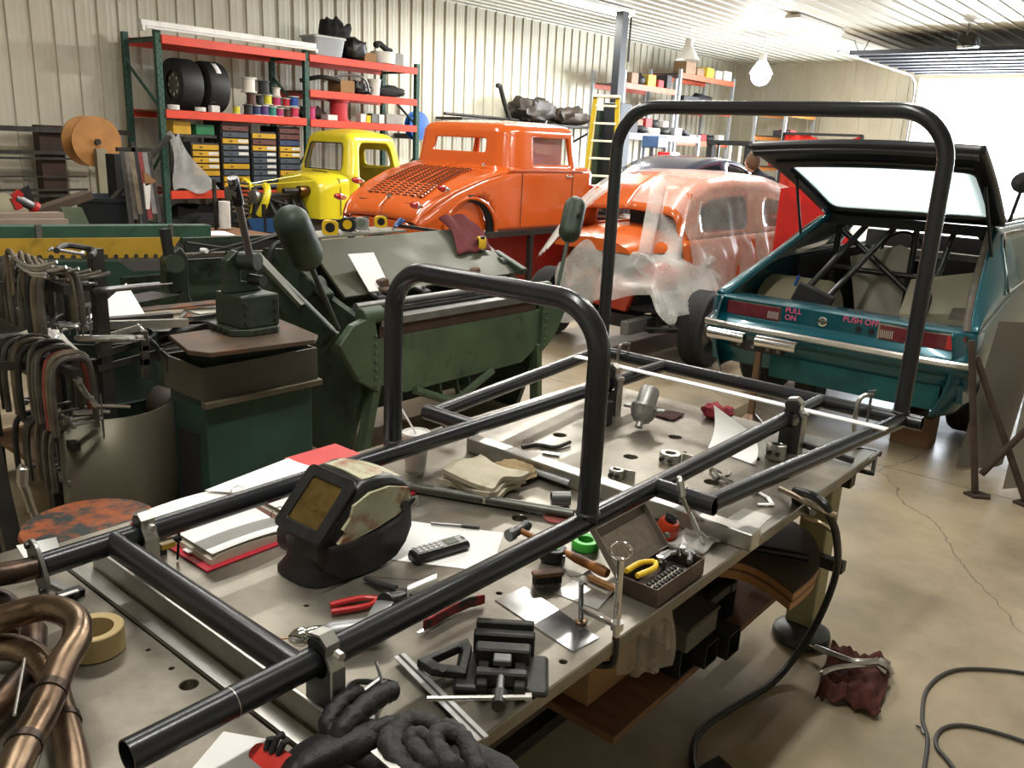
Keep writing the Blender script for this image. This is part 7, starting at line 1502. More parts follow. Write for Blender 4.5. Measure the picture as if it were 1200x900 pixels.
box_on('white_box', 'white cardboard box beside the tall red spool', 'box', (-12.1, 9.45, 1.941), (.2, .2, .09), CANW)
box_on('cardboard_box', 'open cardboard box on the middle shelf right bay', 'box', (-12.15, 9.75, 2.401), (.35, .30, .20), CARD)
box_on('cardboard_box', 'small cardboard box on top of the rack beside the round pan', 'box', (-12.15, 10.27, 2.941), (.3, .26, .15), CARD)
box_on('grey_carton', 'grey carton at the right end of the rack top', 'box', (-12.5, 11.1, 2.941), (.4, .42, .24), mat('carton_grey', '8f8c86', .7))
t2 = thing('round_pan', 'white round metal pan on top of the rack', 'pan', (-12.1, 10.7, 2.94)); MB().lathe([(.20, 0), (.215, .01), (.22, .20), (.21, .20), (.205, .02), (.001, .015)], (-12.15, 10.68, 2.945), n=28).build('pan_body', CANW, t2)
MB().tube(spline([(-12.1, 10.45, 3.22), (-12.1, 10.55, 3.27), (-12.1, 10.7, 3.20), (-12.12, 10.85, 3.17)], 6), [.03, .05, .06, .06, .055, .05, .05, .05, .05, .05, .05, .05, .05, .05, .05, .05, .05, .05, .04], 10).build('black_boot', BLACKM, label='limp black rubber boot lying on the round white pan', cat='boot')
t2 = thing('plastic_tub', 'translucent grey plastic tub on top of the rack', 'tub', (-12.15, 9.4, 2.94))
MB().loft([[(-12.15+x*k, 9.38+y*k, z) for x, y in rrect(.42, .62, .05, 3)] for k, z in ((.85, 2.945), (1, 3.22))], caps=True).build('tub_body', mat('tub_grey', (.38, .40, .43), .3, 0, .06, alpha=.85), t2, smooth=30)
MB().loft([[(-12.15+x*k, 9.38+y*k, z) for x, y in rrect(.44, .64, .05, 3)] for k, z in ((1.03, 3.215), (1.03, 3.24), (.98, 3.25))]).build('rim', mat('rim_grey', (.5, .5, .5), .4), t2)
q = lumpy((-12.35, 9.80, 2.945), (.22, .24, .62), 5, 2, 28, 0, .3); q.build('black_backpack', BLACKM, label='black backpack slumped on top of the rack behind the tub', cat='bag', smooth=80)
lumpy((-12.1, 9.98, 2.945), (.18, .2, .34), 8, 2, 24, 0, .25).build('black_bag', BLACK, label='rounded black bag in front of the backpack on the rack', cat='bag', smooth=80)
lumpy((-12.15, 10.75, 2.40), (.18, .40, .18), 11, 2, 26, 0, .35).build('black_bag', BLACKM, label='flat black bag on the middle shelf of the right bay', cat='bag', smooth=80)
lumpy((-12.15, 10.15, 2.40), (.16, .22, .2), 15, 3, 26, 0, .4).build('cable_heap', BLACK, label='heap of black cables behind the white bucket on the middle shelf', cat='cables', smooth=60)
MB().lathe([(.09, 0), (.12, .26), (.125, .27), (.11, .27), (.08, .01)], (-12.08, 10.42, 2.402), n=22).build('white_bucket', CANW, label='white plastic bucket on the middle shelf', cat='bucket')
MB().tube(spline([(-12.1, 9.35, 2.56), (-12.05, 9.6, 2.66), (-12.0, 9.95, 2.70), (-11.98, 10.15, 2.62), (-11.97, 10.22, 2.44)], 6), .02, 8).build('bent_hose', GREYM, label='grey hose arching over the cardboard box on the middle shelf', cat='hose')
MB().tube(spline([(-12.4, 9.1, 2.55), (-12.1, 9.3, 2.62), (-12.0, 9.6, 2.58)], 6), .035, 8).build('bent_pipe', DKM, label='dark bent pipe at the left of the middle shelf', cat='pipe')
for k, (y, w, h, m, lab) in enumerate(((10.12, .12, .14, CANW, 'white bottle at the left'), (10.24, .10, .12, YEL, 'yellow bottle'), (10.38, .14, .16, GREYM, 'grey can'), (10.54, .12, .15, CANW, 'second white bottle'), (10.85, .40, .17, mat('carton_grey', '8f8c86'), 'long pale box'))):
    box_on('supply_item', lab+' among the supplies on the lower right shelf', 'container', (-12.08, y, 1.941), (.14, w, h), m)
lumpy((-12.4, 9.3, 1.94), (.2, .25, .2), 21, 3, 22, 0, .3).build('dark_bundle', mat('bundle_brown', (.05, .02, .015), .8), label='dark brown bundle behind the spools on the lower right shelf', cat='bundle', smooth=70)
# light fixture lying along the rack top
t2 = thing('light_fixture', 'long white fluorescent strip fixture lying along the rack top', 'light', (-11.93, 7.6, 2.98))
MB().bb((-12.0, 6.15, 3.02), (-11.88, 9.05, 3.10)).build('housing', FIXM, t2, smooth=0, bevel=.008); MB().cyl((-11.86, 6.2, 3.0), (-11.86, 9.0, 3.0), .018, n=8).build('tube', WHITE, t2)
for y in (6.17, 9.03): MB().bb((-12.0, y-.02, 2.96), (-11.85, y+.02, 3.02)).build('socket', FIXM, t2, smooth=0)
# drawer cabinets
DY, DS, DB, DBL = mat('drawer_yellow', 'c29618', .45), mat('drawer_slate', '3c4650', .5), mat('drawer_brown', '5c2f26', .5), mat('drawer_blue', '2b3a5e', .5)
CABM = mat('cabinet_black', (.02, .02, .022), .6)
def cab(y0, w, z0, seq, label):
    tt = thing('drawer_cabinet', label, 'drawers', (-12.25, y0+w/2, z0), group='small parts drawer cabinets in the rack')
    p = .094; H = len(seq)*p+.02
    MB().bb((-12.55, y0, z0), (-12.07, y0+w, z0+H)).build('case', CABM, tt, smooth=0)
    for k, ch in enumerate(reversed(seq)):
        m = {'y': DY, 's': DS, 'b': DB, 'u': DBL}[ch.lower()]; z = z0+.012+k*p
        d = MB().bb((-12.07, y0+.015, z), (-12.04, y0+w-.015, z+p-.02)).build('drawer', m, tt, smooth=0, bevel=.004)
        if ch.isupper(): MB().bb((-12.04, y0+w*.58, z+.02), (-12.036, y0+w-.03, z+p-.03)).build('label_card', CANW, d, smooth=0)
        MB().bb((-12.04, y0+w*.28, z+.03), (-12.03, y0+w*.36, z+.045)).build('pull', BLACK, d, smooth=0)
cab(6.88, .46, .925, 'yYYYys', 'drawer cabinet of mostly yellow drawers with white cards, leftmost in the rack')
cab(7.38, .48, .84, 'bbsYSSsysyy', 'tall drawer cabinet with two brown drawers at the top, second in the rack')
cab(7.90, .46, .84, 'ybYSSSSss', 'drawer cabinet with mostly slate drawers, third in the rack')
cab(8.40, .42, .84, 'bbuYYssyys', 'drawer cabinet with a blue drawer below brown ones, fourth in the rack')
box_on('yellow_bin', 'yellow plastic bin above the leftmost drawer cabinet', 'bin', (-12.2, 6.78, 1.62), (.2, .28, .19), DY)
MB().bb((-12.3, 6.62, 1.58), (-12.1, 7.33, 1.62)).build('small_shelf', DKM, label='short dark shelf under the yellow and green bins', cat='shelf', smooth=0)
MB().bb((-12.3, 6.66, .825), (-12.26, 6.70, 1.58)).bb((-12.3, 7.34, .82), (-12.26, 7.37, 1.58)).build('shelf_post', DKM, label='pair of posts under the short dark shelf', cat='post', smooth=0)
box_on('green_bin', 'green plastic bin with a clear bag inside, beside the yellow bin', 'bin', (-12.2, 7.15, 1.62), (.2, .30, .15), mat('bin_green', (.01, .16, .06), .4))
MB().sheet(lambda u, v: (-11.90+.10*sin(5*v+3*u), 6.42+.5*u*(.35+.9*v)+.12*v, 1.62-.80*v+.04*sin(9*u)), 22, 26, .002).build('hanging_plastic', mat('grey_film', (.5, .5, .5), .2, 0, .1, 8, .5, 20, alpha=.5), label='long clear plastic film hanging over the first rack upright', cat='film', smooth=70)
t2 = thing('hose_reel', 'round blue hose reel on the wall at the right end of the rack', 'reel', (-12.9, 11.95, 1.85))
MB().lathe([(.12, -.09), (.26, -.08), (.27, -.06), (.16, -.05), (.16, .05), (.27, .06), (.26, .08), (.12, .09)], (-12.6, 11.95, 1.95), (1, 0, 0), 28).build('reel', mat('reel_blue', (.01, .10, .40), .35), t2)
MB().bb((-13.18, 11.9, 1.7), (-12.6, 12.0, 1.8)).build('bracket', DKM, t2, smooth=0)
MB().bb((-13.16, 12.0, 2.16), (-13.13, 12.25, 2.42)).build('wall_notice', mat('notice', (.75, .6, .58), .6), label='small pale notice on the wall right of the rack', cat='sign', smooth=0)

# ================================================================ WALL STOCK RAILS and clutter at the back left
t2 = thing('stock_rails', 'long dark steel bars held on brown posts along the left wall', 'rails', (-12.8, 4.8, 0))
for y in (5.2, 2.6): MB().bb((-12.95, y-.16, 0), (-12.75, y+.16, 1.66)).build('post', mat('post_brown', '3a2922', .7, .2, .2, 5), t2, smooth=0)
for z, th in ((1.60, .07), (1.30, .05), (1.22, .03), (.98, .02), (.80, .03), (.72, .04)): MB().bar((-12.68, 1.5, z), (-12.68, 6.3 if z > 1.25 else 5.6, z), th, th).build('steel_bar', DKM, t2, smooth=0)
t2 = thing('cable_drum', 'round plywood cable drum standing on a post near the left wall', 'drum', (-11, 4.95, 0))
for dx in (-.14, .14): MB().cyl((-11.0+dx, 4.95, 1.50), (-11.0+dx+.02, 4.95, 1.50), .30, n=32).build('drum_flange', mat('drum_ply', '9a6a34', .65, 0, .15, 8), t2)
MB().cyl((-11.14, 4.95, 1.5), (-10.86, 4.95, 1.5), .12, n=18).build('core', CARD, t2); MB().cyl((-10.84, 4.95, 1.5), (-10.80, 4.95, 1.5), .035, n=12).build('hub', BLACK, t2)
MB().bb((-10.80, 4.88, 0), (-10.72, 5.0, 1.42)).build('stand_post', mat('post_grey', '77735f', .6), t2, smooth=0); MB().bb((-11.3, 4.7, 0), (-10.7, 5.2, .05)).build('stand_foot', DKM, t2, smooth=0)
t2 = thing('trash_bin', 'large dark slate plastic trash bin behind the shear', 'bin', (-9.0, 4.2, 0))
MB().lathe([(.26, 0), (.34, .95), (.37, .96), (.37, 1.0), (.33, 1.0), (.25, .05), (.001, .04)], (-9.0, 4.22, 0), n=30).build('bin_body', mat('bin_slate', '232a33', .6), t2)
MB().bar((-8.9, 4.0, .8), (-8.75, 4.75, 1.62), .14, .03).build('dark_plank', DKM, label='dark steel plank sticking out of the slate trash bin', cat='plank', smooth=0)
MB().bb((-9.15, 4.25, 1.0), (-8.95, 4.5, 1.42)).build('black_box', BLACKM, label='black box standing in the slate trash bin', cat='box', smooth=0)
t2 = thing('strap_bundle', 'bundle of hanging dark strips and wires behind the shear', 'bundle', (-8.6, 4.75, 0))
t2.location.y = 4.2
MB().bb((-8.62, 4.25, 0), (-8.58, 4.29, 1.55)).build('post', DKM, t2, smooth=0); MB().bb((-8.62, 4.11, 1.46), (-8.58, 4.47, 1.50)).build('hook_bar', DKM, t2, smooth=0)
for k in range(7): MB().bar((-8.53, 4.13+k*.045, 1.46), (-8.45, 4.13+k*.05, .76+.05*(k % 3)), .05, .01).build('strip', [DKM, CLM[0], CLM[1], BLACKM, mat('strip_red', (.2, .02, .02), .5), GREYM, DKM][k], t2, smooth=0)
t2 = thing('cardboard_hood', 'small brown hood hanging beside the strap bundle', 'hood', (-8.4, 5.05, 1.0))
poly('hood_panel', [(-8.35, 4.2336, 1.2897), (-8.35, 4.3753, 1.1829), (-8.35, 4.2487, 1.1421)], .02, CARD, t2); poly('white_tail', [(-8.35, 4.2331, 1.1669), (-8.35, 4.3032, 1.1666), (-8.35, 4.2761, 0.9172), (-8.35, 4.2409, 0.9181)], .02, WHITE, t2)
MB().bar((-8.38, 5.02, 1.2), (-8.38, 5.02, 0), .03, .03).build('stand', DKM, t2, smooth=0)
t2 = thing('paper_roll', 'upright pale roll beside the first rack upright', 'roll', (-8.3, 4.3035, 0.9206)); MB().cyl((-8.3, 5.08, .70), (-8.3, 5.08, .98), .06, n=18).build('roll', CANW, t2)
t2 = thing('parts_table', 'dark low table with a white paper behind the shear', 'table', (-8.2, 4.9, 0))
MB().bb((-8.55, 4.15, .62), (-7.7, 5.3, .68)).build('top', PLY, t2, smooth=0)
for x, y in ((-8.45, 4.25), (-7.8, 4.25), (-8.45, 5.2), (-7.8, 5.2)): MB().bb((x-.04, y-.04, 0), (x+.04, y+.04, .62)).build('leg', DKM, t2, smooth=0)
flat('white_paper', 'white paper on the dark low table behind the shear', 'paper', [(-8.0, 4.45, .681), (-7.82, 4.9, .681), (-8.2, 5.0, .681), (-8.35, 4.6, .681)], WHITE)
t2 = thing('hand_grinder', 'red handled tool lying on a beige panel at the far left', 'tool', (-7.2, 2.6481, 1.0877))
MB().cyl((-7.2, 2.6292, 1.1395), (-7.2, 2.7571, 1.0656), .035, n=12).build('body', GREYM, t2); MB().bar((-7.2, 2.6171, 1.1397), (-7.2, 2.6703, 1.1837), .05, .05).bar((-7.2, 2.6171, 1.1397), (-7.2, 2.6447, 1.0555), .05, .05).build('handle', REDP, t2, smooth=0); MB().cyl((-7.2, 2.7452, 1.0724), (-7.2, 2.7745, 1.052), .05, n=12).build('end_cap', REDP, t2)
t2 = thing('sheet_rack', 'low rack of beige and dark panels at the far left behind the shear', 'rack', (-7.3, 3.3, 0))
poly('beige_panel', [(-7.3, 2.3645, 0.9914), (-7.6, 2.4817, 1.1384), (-7.6, 2.7147, 1.1351), (-7.3, 2.7654, 1.0109)], .03, mat('panel_beige', '7d775f', .7), t2)
poly('dark_panel', [(-7.7, 2.7475, 1.1002), (-7.7, 2.9203, 1.2008), (-7.7, 2.9619, 1.0198)], .03, BLACKM, t2)
for a, b_, w in (((-7.4, 2.8161, 1.0008), (-7.4, 3.2729, 1.1416), .16), ((-7, 2.3229, 1.0194), (-7, 2.873, 1.0138), .10), ((-6.9, 2.285, 0.9872), (-6.9, 2.8649, 0.971), .08)): MB().bar(a, b_, w, .06).build('profile_bar', [mat('bar_brown', '54463a', .6, .2), mat('bar_pink', '9c8c80', .5, .3)][w < .12], t2, smooth=0)
poly('green_panel', [(-7.1, 2.9074, 1.0699), (-7.1, 3.071, 1.0658), (-7.1, 3.1194, 0.9291), (-7.1, 2.9467, 0.936)], .03, mat('panel_green', '5a6652', .6), t2)
MB().bb((-7.8, 1.6, 0), (-6.9, 3.9, .82)).build('base', DKM, t2, smooth=0)
t2 = thing('blue_chair', 'blue plastic chair back in front of the yellow truck grille', 'chair', (-8.2, 5.8, 0))
poly('chair_back', [(-8.2, 5.2914, 0.8028), (-8.2, 5.726, 0.7877), (-8.2, 5.6984, 0.6377), (-8.2, 5.3484, 0.6541)], .03, mat('chair_blue', (.01, .07, .20), .4), t2); MB().bb((-8.7, 5.4, .40), (-8.2, 6.0, .43)).build('seat', mat('chair_blue', (.01, .07, .20)), t2, smooth=0)
for x, y in ((-8.65, 5.45), (-8.25, 5.45), (-8.65, 5.95), (-8.25, 5.95)): MB().bb((x-.02, y-.02, 0), (x+.02, y+.02, .40)).build('leg', BLACK, t2, smooth=0)
MB().bar((-8.2, 5.5, .43), (-8.2, 5.5, .95), .03, .04).build('back_post', BLACK, t2, smooth=0)
MB().bar((-8.2, 5.95, .43), (-8.2, 5.95, .95), .03, .04).build('back_post', BLACK, t2, smooth=0)
lumpy((-12.45, 7.6, 0), (.33, .95, .55), 33, 2, 30, 0, .35).build('dark_fill', BLACKM, label='dark heap added to fill the dark area under the lowest rack beam', cat='heap', smooth=60)  # lump added to fill the dark space below the rack
# ladder
t2 = thing('step_ladder', 'tall yellow step ladder with white treads by the lift column', 'ladder', (-9.2, 13.4, 0))
LY = mat('ladder_yellow', 'a8901c', .45)
lm = RM((-9.2, 13.4, 0), radians(32))
def LQ(x, y, z): return lm @ Vector((x, y, z))
MB().bar(LQ(-.32, -.55, 0), LQ(-.20, 0, 2.58), .035, .09).build('front_rail', LY, t2, smooth=0); MB().bar(LQ(.32, -.55, 0), LQ(.20, 0, 2.58), .035, .09).build('front_rail', LY, t2, smooth=0)
MB().bar(LQ(-.30, .75, 0), LQ(-.19, .12, 2.5), .03, .06).build('rear_rail', LY, t2, smooth=0); MB().bar(LQ(.30, .75, 0), LQ(.19, .12, 2.5), .03, .06).build('rear_rail', LY, t2, smooth=0)
for k in range(8):
    z = .30+.305*k; q = z/2.58; MB(lm).box((0, -.55*(1-q), z), (2*(.32-.12*q)-.03, .09, .035)).build('tread', mat('tread_pale', 'cfc8b0', .5), t2, smooth=0)
MB(lm).box((0, .04, 2.60), (.50, .24, .05)).build('top_cap', mat('tread_pale', 'cfc8b0'), t2, smooth=0, bevel=.01)
# lift columns
t2 = thing('car_lift_post', 'tall dark grey car lift column behind the yellow ladder', 'lift', (-9.8, 14.6, 0))
LM = mat('lift_grey', '1c2026', .5, .1, .1)
MB().bb((-9.95, 14.4, 0), (-9.55, 14.8, 2.55)).build('carriage', LM, t2, smooth=0, bevel=.01); MB().bb((-9.88, 14.5, 2.55), (-9.72, 14.7, 4.2)).build('mast', LM, t2, smooth=0)
MB().bb((-10.2, 14.2, 0), (-9.4, 15.0, .03)).build('base_plate', LM, t2, smooth=0); MB().cyl((-9.6, 14.6, 3.3), (-9.6, 14.6, 4.1), .02, n=8).build('hose', BLACK, t2)
MB().bb((-10.1, 14.3, .03), (-9.95, 14.7, 2.4)).build('dark_housing', DGREEN, t2, smooth=0)
# far racks
FARN = []
def far_rack(label, x, ys_, zs, col_=RO, top=3.2, upm=None, d=.9):
    tt = thing('storage_rack', label, 'rack', (x, (ys_[0]+ys_[-1])/2, 0))
    for y in ys_:
        for xx in (x, x-d): MB().bb((xx-.04, y-.04, 0), (xx+.04, y+.04, top)).build('upright', upm or mat('far_upright', 'a8aeb2', .5), tt, smooth=0)
    for i in range(len(ys_)-1):
        for z in zs:
            for xx in (x+.03, x-d+.03): MB().bb((xx-.02, ys_[i]+.04, z-.13), (xx+.02, ys_[i+1]-.04, z)).build('beam', col_, tt, smooth=0)
            MB().bb((x-d+.05, ys_[i]+.05, z-.03), (x, ys_[i+1]-.05, z-.01)).build('deck_board', DKM, tt, smooth=0)
    return tt
RO2 = mat('far_orange', 'e0603a', .5)  # slightly paler orange than the near rack beams
far_rack('far storage rack with a paler orange beam beside the lift column', -11.9, (18.0, 20.4), (3.22, 2.25), RO2, 3.5)
far_rack('far storage rack with orange beams nearest the back corner', -11.9, (20.6, 23.6), (3.66, 2.85, 2.0), RO2, 3.75)
far_rack('low white work rack in front of the far orange racks', -10.6, (16.2, 19.5), (2.05, 1.1), mat('bench_white', 'b5b5b5', .5), 2.1)
far_rack('short orange rack in the back corner', -10.3, (23.8, 25.8), (2.9, 2.25, 1.4), mat('far_amber', 'e08a3a', .5), 3.0)
far_rack('white wire shelf between the orange coupe and the ladder', -9.6, (11.3, 12.5), (1.75, 1.35, .95), mat('wire_white', '8f979c', .5), 1.8, d=.5)
ci = 0
palette = [('red', (.4, .03, .03)), ('dark', (.03, .03, .035)), ('white', (.6, .6, .58)), ('brown', (.25, .15, .08)), ('grey', (.2, .2, .21)), ('yellow', (.6, .42, .03)), ('blue', (.03, .1, .3)), ('black', (.015, .015, .015))]
places = [('on the paler orange beam rack top', -12.2, 18.2, 20.2, 3.22, 5, .9, ['brown', 'dark', 'yellow', 'red', 'dark']), ('on the second shelf of the paler rack', -12.2, 18.2, 20.2, 2.25, 5, .8, ['dark', 'brown', 'red', 'dark', 'white']),
          ('on the top of the back corner orange rack', -12.2, 20.8, 23.4, 3.66, 5, 1.0, ['brown', 'brown', 'yellow', 'white', 'white']), ('on the middle shelf of the orange rack', -12.2, 20.8, 23.4, 2.85, 3, 1.2, ['black', 'dark', 'black']), ('on the lower shelf of the orange rack', -12.2, 20.8, 23.4, 2.0, 5, .8, ['dark', 'grey', 'red', 'black', 'white']),
          ('on the white work rack top', -11.0, 16.4, 19.3, 2.05, 6, .7, ['dark', 'black', 'white', 'black', 'grey', 'dark']), ('under the white work rack top', -11.0, 16.4, 19.3, 1.1, 6, .8, ['blue', 'red', 'grey', 'white', 'brown', 'red']),
          ('on the short corner rack top', -10.7, 24.0, 25.6, 2.9, 3, .7, ['white', 'white', 'brown']), ('on the middle of the short corner rack', -10.7, 24.0, 25.6, 2.25, 4, .6, ['dark', 'red', 'white', 'red']), ('low on the short corner rack', -10.7, 24.0, 25.6, 1.4, 3, .8, ['red', 'grey', 'black']),
          ('on the white wire shelf', -9.85, 11.4, 12.4, 1.75, 3, .5, ['brown', 'dark', 'brown']), ('in the white wire shelf middle', -9.85, 11.4, 12.4, 1.35, 3, .6, ['white', 'blue', 'dark']), ('low in the white wire shelf', -9.85, 11.4, 12.4, .95, 3, .6, ['dark', 'grey', 'black'])]
ords = ['first', 'second', 'third', 'fourth', 'fifth', 'sixth']
rr_ = random.Random(11)
for where, x, ya, yb, z, n, sc, cl in places:
    for k in range(n):
        w = (yb-ya)/n*rr_.uniform(.6, .95); h = .36*sc*rr_.uniform(.5, 1.0); y = ya+(k+.5)*(yb-ya)/n; cn = cl[k]; m = mat('far_'+cn, dict(palette)[cn], .6)
        lab = '%s %s box %s, %s from the left' % (['small', 'large', 'square', 'flat', 'worn'][int(rr_.random()*5)], cn, where, ords[k])
        if cn in ('dark', 'black') and k % 2: lumpy((x+.15, y, z), (.2, w/2, h), k+z, 2, 16, 0, .3).build('dark_bundle', m, label=lab.replace('box', 'bundle'), cat='bundle', smooth=70)
        else: MB().box((x+.15, y, z+h/2), (.4, w, h), rz=rr_.uniform(-.15, .15)).build('storage_box', m, label=lab, cat='box', smooth=0, bevel=.01)
# drill press and shelf along the wall
t2 = thing('drill_press', 'blue and red drill press standing before the white work rack', 'drill press', (-10.0, 16.4, 0))
MB().cyl((-10.0, 16.4, 0), (-10.0, 16.4, 2.0), .05, n=12).build('column', GREYM, t2); MB().bb((-10.15, 16.2, 1.75), (-9.75, 16.6, 2.0)).build('head', mat('press_blue', (.03, .07, .16), .5), t2, smooth=0, bevel=.02); MB().bb((-9.8, 16.3, 1.45), (-9.5, 16.75, 1.68)).build('motor_guard', REDP, t2, smooth=0, bevel=.02); MB().bb((-10.3, 16.1, 0), (-9.6, 16.7, .1)).build('base', DKM, t2, smooth=0); MB().bb((-10.1, 16.2, 1.0), (-9.6, 16.7, 1.05)).build('table', GREYM, t2, smooth=0)
# pieces on the long high shelf at the wall
t2 = thing('high_shelf', 'high wall shelf carrying duct parts behind the orange coupe', 'shelf', (-12.8, 16, 0))
MB().bb((-13.15, 13.0, 2.12), (-12.4, 17.9, 2.17)).build('board', DKM, t2, smooth=0)
for y in (13.2, 15, 16.4, 17.8): MB().bar((-13.15, y, 1.8), (-12.5, y, 2.12), .04, .04).build('bracket', DKM, t2, smooth=0)
lumpy((-12.7, 15.6, 2.17), (.35, .55, .5), 41, 2, 26, 0, .4).build('duct_parts', mat('duct_brown', '4a4440', .5, .4), label='bulky dark duct parts on the high wall shelf', cat='parts', smooth=60)
lumpy((-12.7, 17.0, 2.17), (.3, .6, .36), 43, 2, 26, 0, .5).build('duct_parts', mat('duct_brown2', '5a5048', .5, .4), label='lower brown duct parts at the right end of the wall shelf', cat='parts', smooth=60)
MB().tube(arc((-12.6, 15.7, 2.35), .28, 0, 2*pi, 24, 'yz'), .05, 10).build('duct_ring', GREYM, label='grey metal ring standing on the high wall shelf', cat='ring')
MB().tube([(-12.6, 12.7, 2.22), (-12.6, 15.0, 2.20)], .03, 8).build('long_pipe', DKM, label='long dark pipe lying at the left of the wall shelf', cat='pipe')
MB().tube(spline([(-12.6, 14.7, 2.2), (-12.6, 14.5, 2.55), (-12.6, 14.35, 2.85), (-12.6, 14.25, 2.86)], 5), .05, 8).build('bent_pipe', DKM, label='bent grey pipe leaning up the wall above the coupe', cat='pipe')
# dark car far back
t2 = thing('dark_sedan', 'dark blue sedan roof showing behind the wrapped orange car', 'car', (-6.3, 11.2, 0)); SED = t2
def sroof(y): return 1.0+.62*max(0, sin(pi*min(1, max(0, (y+.3)/3.2))))**.55
DC = mat('sedan_navy', (.02, .025, .05), .2, .2, .05, coat=.6)
for s_ in (1, -1):
    MB().patch(lambda y, v: (-6.2+s_*(.80-.22*v), 10.2+y, 1.0+(sroof(y)-1.0)*v), lsp(-.25, 2.85, 40), lsp(0, 1, 14), [(.2, .12, 1.15, .86, .08), (1.35, .12, 2.2, .84, .12)], flip=s_ < 0).build('cabin_side', DC, t2, smooth=60, solid=.02)
    MB().loft([[(-6.2+s_*x, 10.2+y, z) for x, z in ((.80, .35), (.86, .7), (.82, 1.0), (.3, 1.02 if -.2 < y < 2.8 else .95))] for y in lsp(-1.4, 3.6, 12)], closed=False).build('body_side', DC, t2, smooth=50)
MB().patch(lambda y, u: (-6.2+u, 10.2+y, sroof(y)+.02*(1-(u/.58)**2)), lsp(-.25, 2.85, 30), lsp(-.58, .58, 8)).build('roof', DC, t2, smooth=60, solid=.02)
for x in (-.78, .78):
    for y in (-.8, 2.9): tyre(t2, (-6.2+x, 10.2+y, .33), (1, 0, 0), .33, .2)
SED.location.x -= .95; SED.location.y += 1.45
# red tool chest and benches behind the coupe
t2 = thing('tool_chest', 'dark red rolling tool chest behind the far counterweight', 'tool chest', (-6.4, 9.3, 0))
MB().bb((-6.9, 9.0, .12), (-5.75, 9.5, .86)).build('cabinet', mat('chest_maroon', (.13, .01, .03), .4), t2, smooth=0, bevel=.01)
for k in range(4): MB().bb((-6.85, 8.98, .16+.17*k), (-5.80, 9.0, .30+.17*k)).build('drawer', mat('chest_maroon2', (.17, .015, .035), .35), t2, smooth=0, bevel=.005); 
MB().bb((-6.9, 8.98, .87), (-5.7, 9.5, .90)).build('worktop', GREYM, t2, smooth=0)
for x in (-6.8, -5.85):
    for y in (9.05, 9.45): MB().cyl((x-.02, y, .06), (x+.02, y, .06), .06, n=12).build('caster', BLACK, t2)
t2 = thing('parts_bin_stand', 'black open box of parts on top of the red tool chest', 'box', (-6.5, 9.25, .9)); MB().bb((-6.85, 9.05, .901), (-6.1, 9.45, 1.10)).build('case', BLACKM, t2, smooth=0, bevel=.01)
for k in range(4): MB().box((-6.75+.18*k, 9.035, 1.0), (.12, .03, .12)).build('compartment', [GREYM, REDP, DKM, GREYM][k], t2, smooth=0)
box_on('red_case', 'bright red case on the black parts box', 'case', (-6.35, 9.3, 1.101), (.45, .3, .14), REDP)
box_on('red_jug', 'dull red metal can right of the red tool chest', 'can', (-5.35, 9.2, .0), (.32, .4, .82), mat('can_red', (.2, .04, .035), .5), bev=.04)
# four post lift / gantry
t2 = thing('parts_lift', 'black lift frame with bright vertical rails behind the wrapped car', 'lift', (-7.0, 14, 0))
for x in (-7.4, -6.6): MB().bb((x-.06, 13.9, 0), (x+.06, 14.05, 1.95)).build('mast', BLACKM, t2, smooth=0)
for x in (-7.2, -6.95, -6.75): MB().bb((x-.02, 13.88, .1), (x+.02, 13.92, 1.9)).build('rail', CANW if x > -7.1 else DKM, t2, smooth=0)
MB().bb((-7.46, 13.88, 1.86), (-6.54, 14.0, 1.95)).build('cross_head', BLACKM, t2, smooth=0); MB().bb((-7.5, 13.7, 0), (-6.5, 14.4, .08)).build('base', BLACKM, t2, smooth=0)
t2.location.x -= .85; t2.location.y += 1.75
MB().bb((-6.1, 14.6, 0), (-5.3, 15.3, 1.62)).build('red_cabinet', mat('cab_red', (.4, .03, .03), .5), label='red cabinet behind the black lift frame', cat='cabinet', smooth=0)
box_on('black_machine', 'black bench machine right of the black lift frame', 'machine', (-5.7, 14.3, .0), (.7, .5, 1.45), BLACKM)
box_on('silver_machine', 'silver stereo on top of the red cabinet', 'stereo', (-5.7, 14.9, 1.62), (.5, .3, .16), mat('silver_dull', (.5, .5, .5), .4))
# red welding curtain
t2 = thing('welding_curtain', 'red welding curtain on a black frame near the back wall', 'curtain', (-5.6, 14, 0))
for x in (-6.05, -4.78): MB().bb((x-.02, 13.98, 0), (x+.02, 14.02, 2.08)).build('frame_post', BLACKM, t2, smooth=0)
MB().bb((-6.05, 13.98, 2.05), (-4.78, 14.02, 2.09)).build('top_bar', BLACKM, t2, smooth=0)
MB().sheet(lambda u, v: (-6.03+1.24*u, 14.0+.03*sin(28*u), 2.05-1.9*v-(.10*sin(pi*min(1, max(0, (u-.35)/.6)))*(1-v) if .35 < u < .95 else 0)), 40, 10, .004).build('red_sheet', mat('curtain_red', (.62, .05, .03), .45, 0, .06, 4), t2, smooth=70)
MB().sheet(lambda u, v: (-3.38+.6*u, 7.9+.3*u, 1.42-1.3*v+.02*sin(9*u)), 8, 8, .01).build('red_board', mat('curtain_red2', (.55, .04, .03), .4), label='red board standing between the teal car and the wrapped car', cat='board', smooth=60)
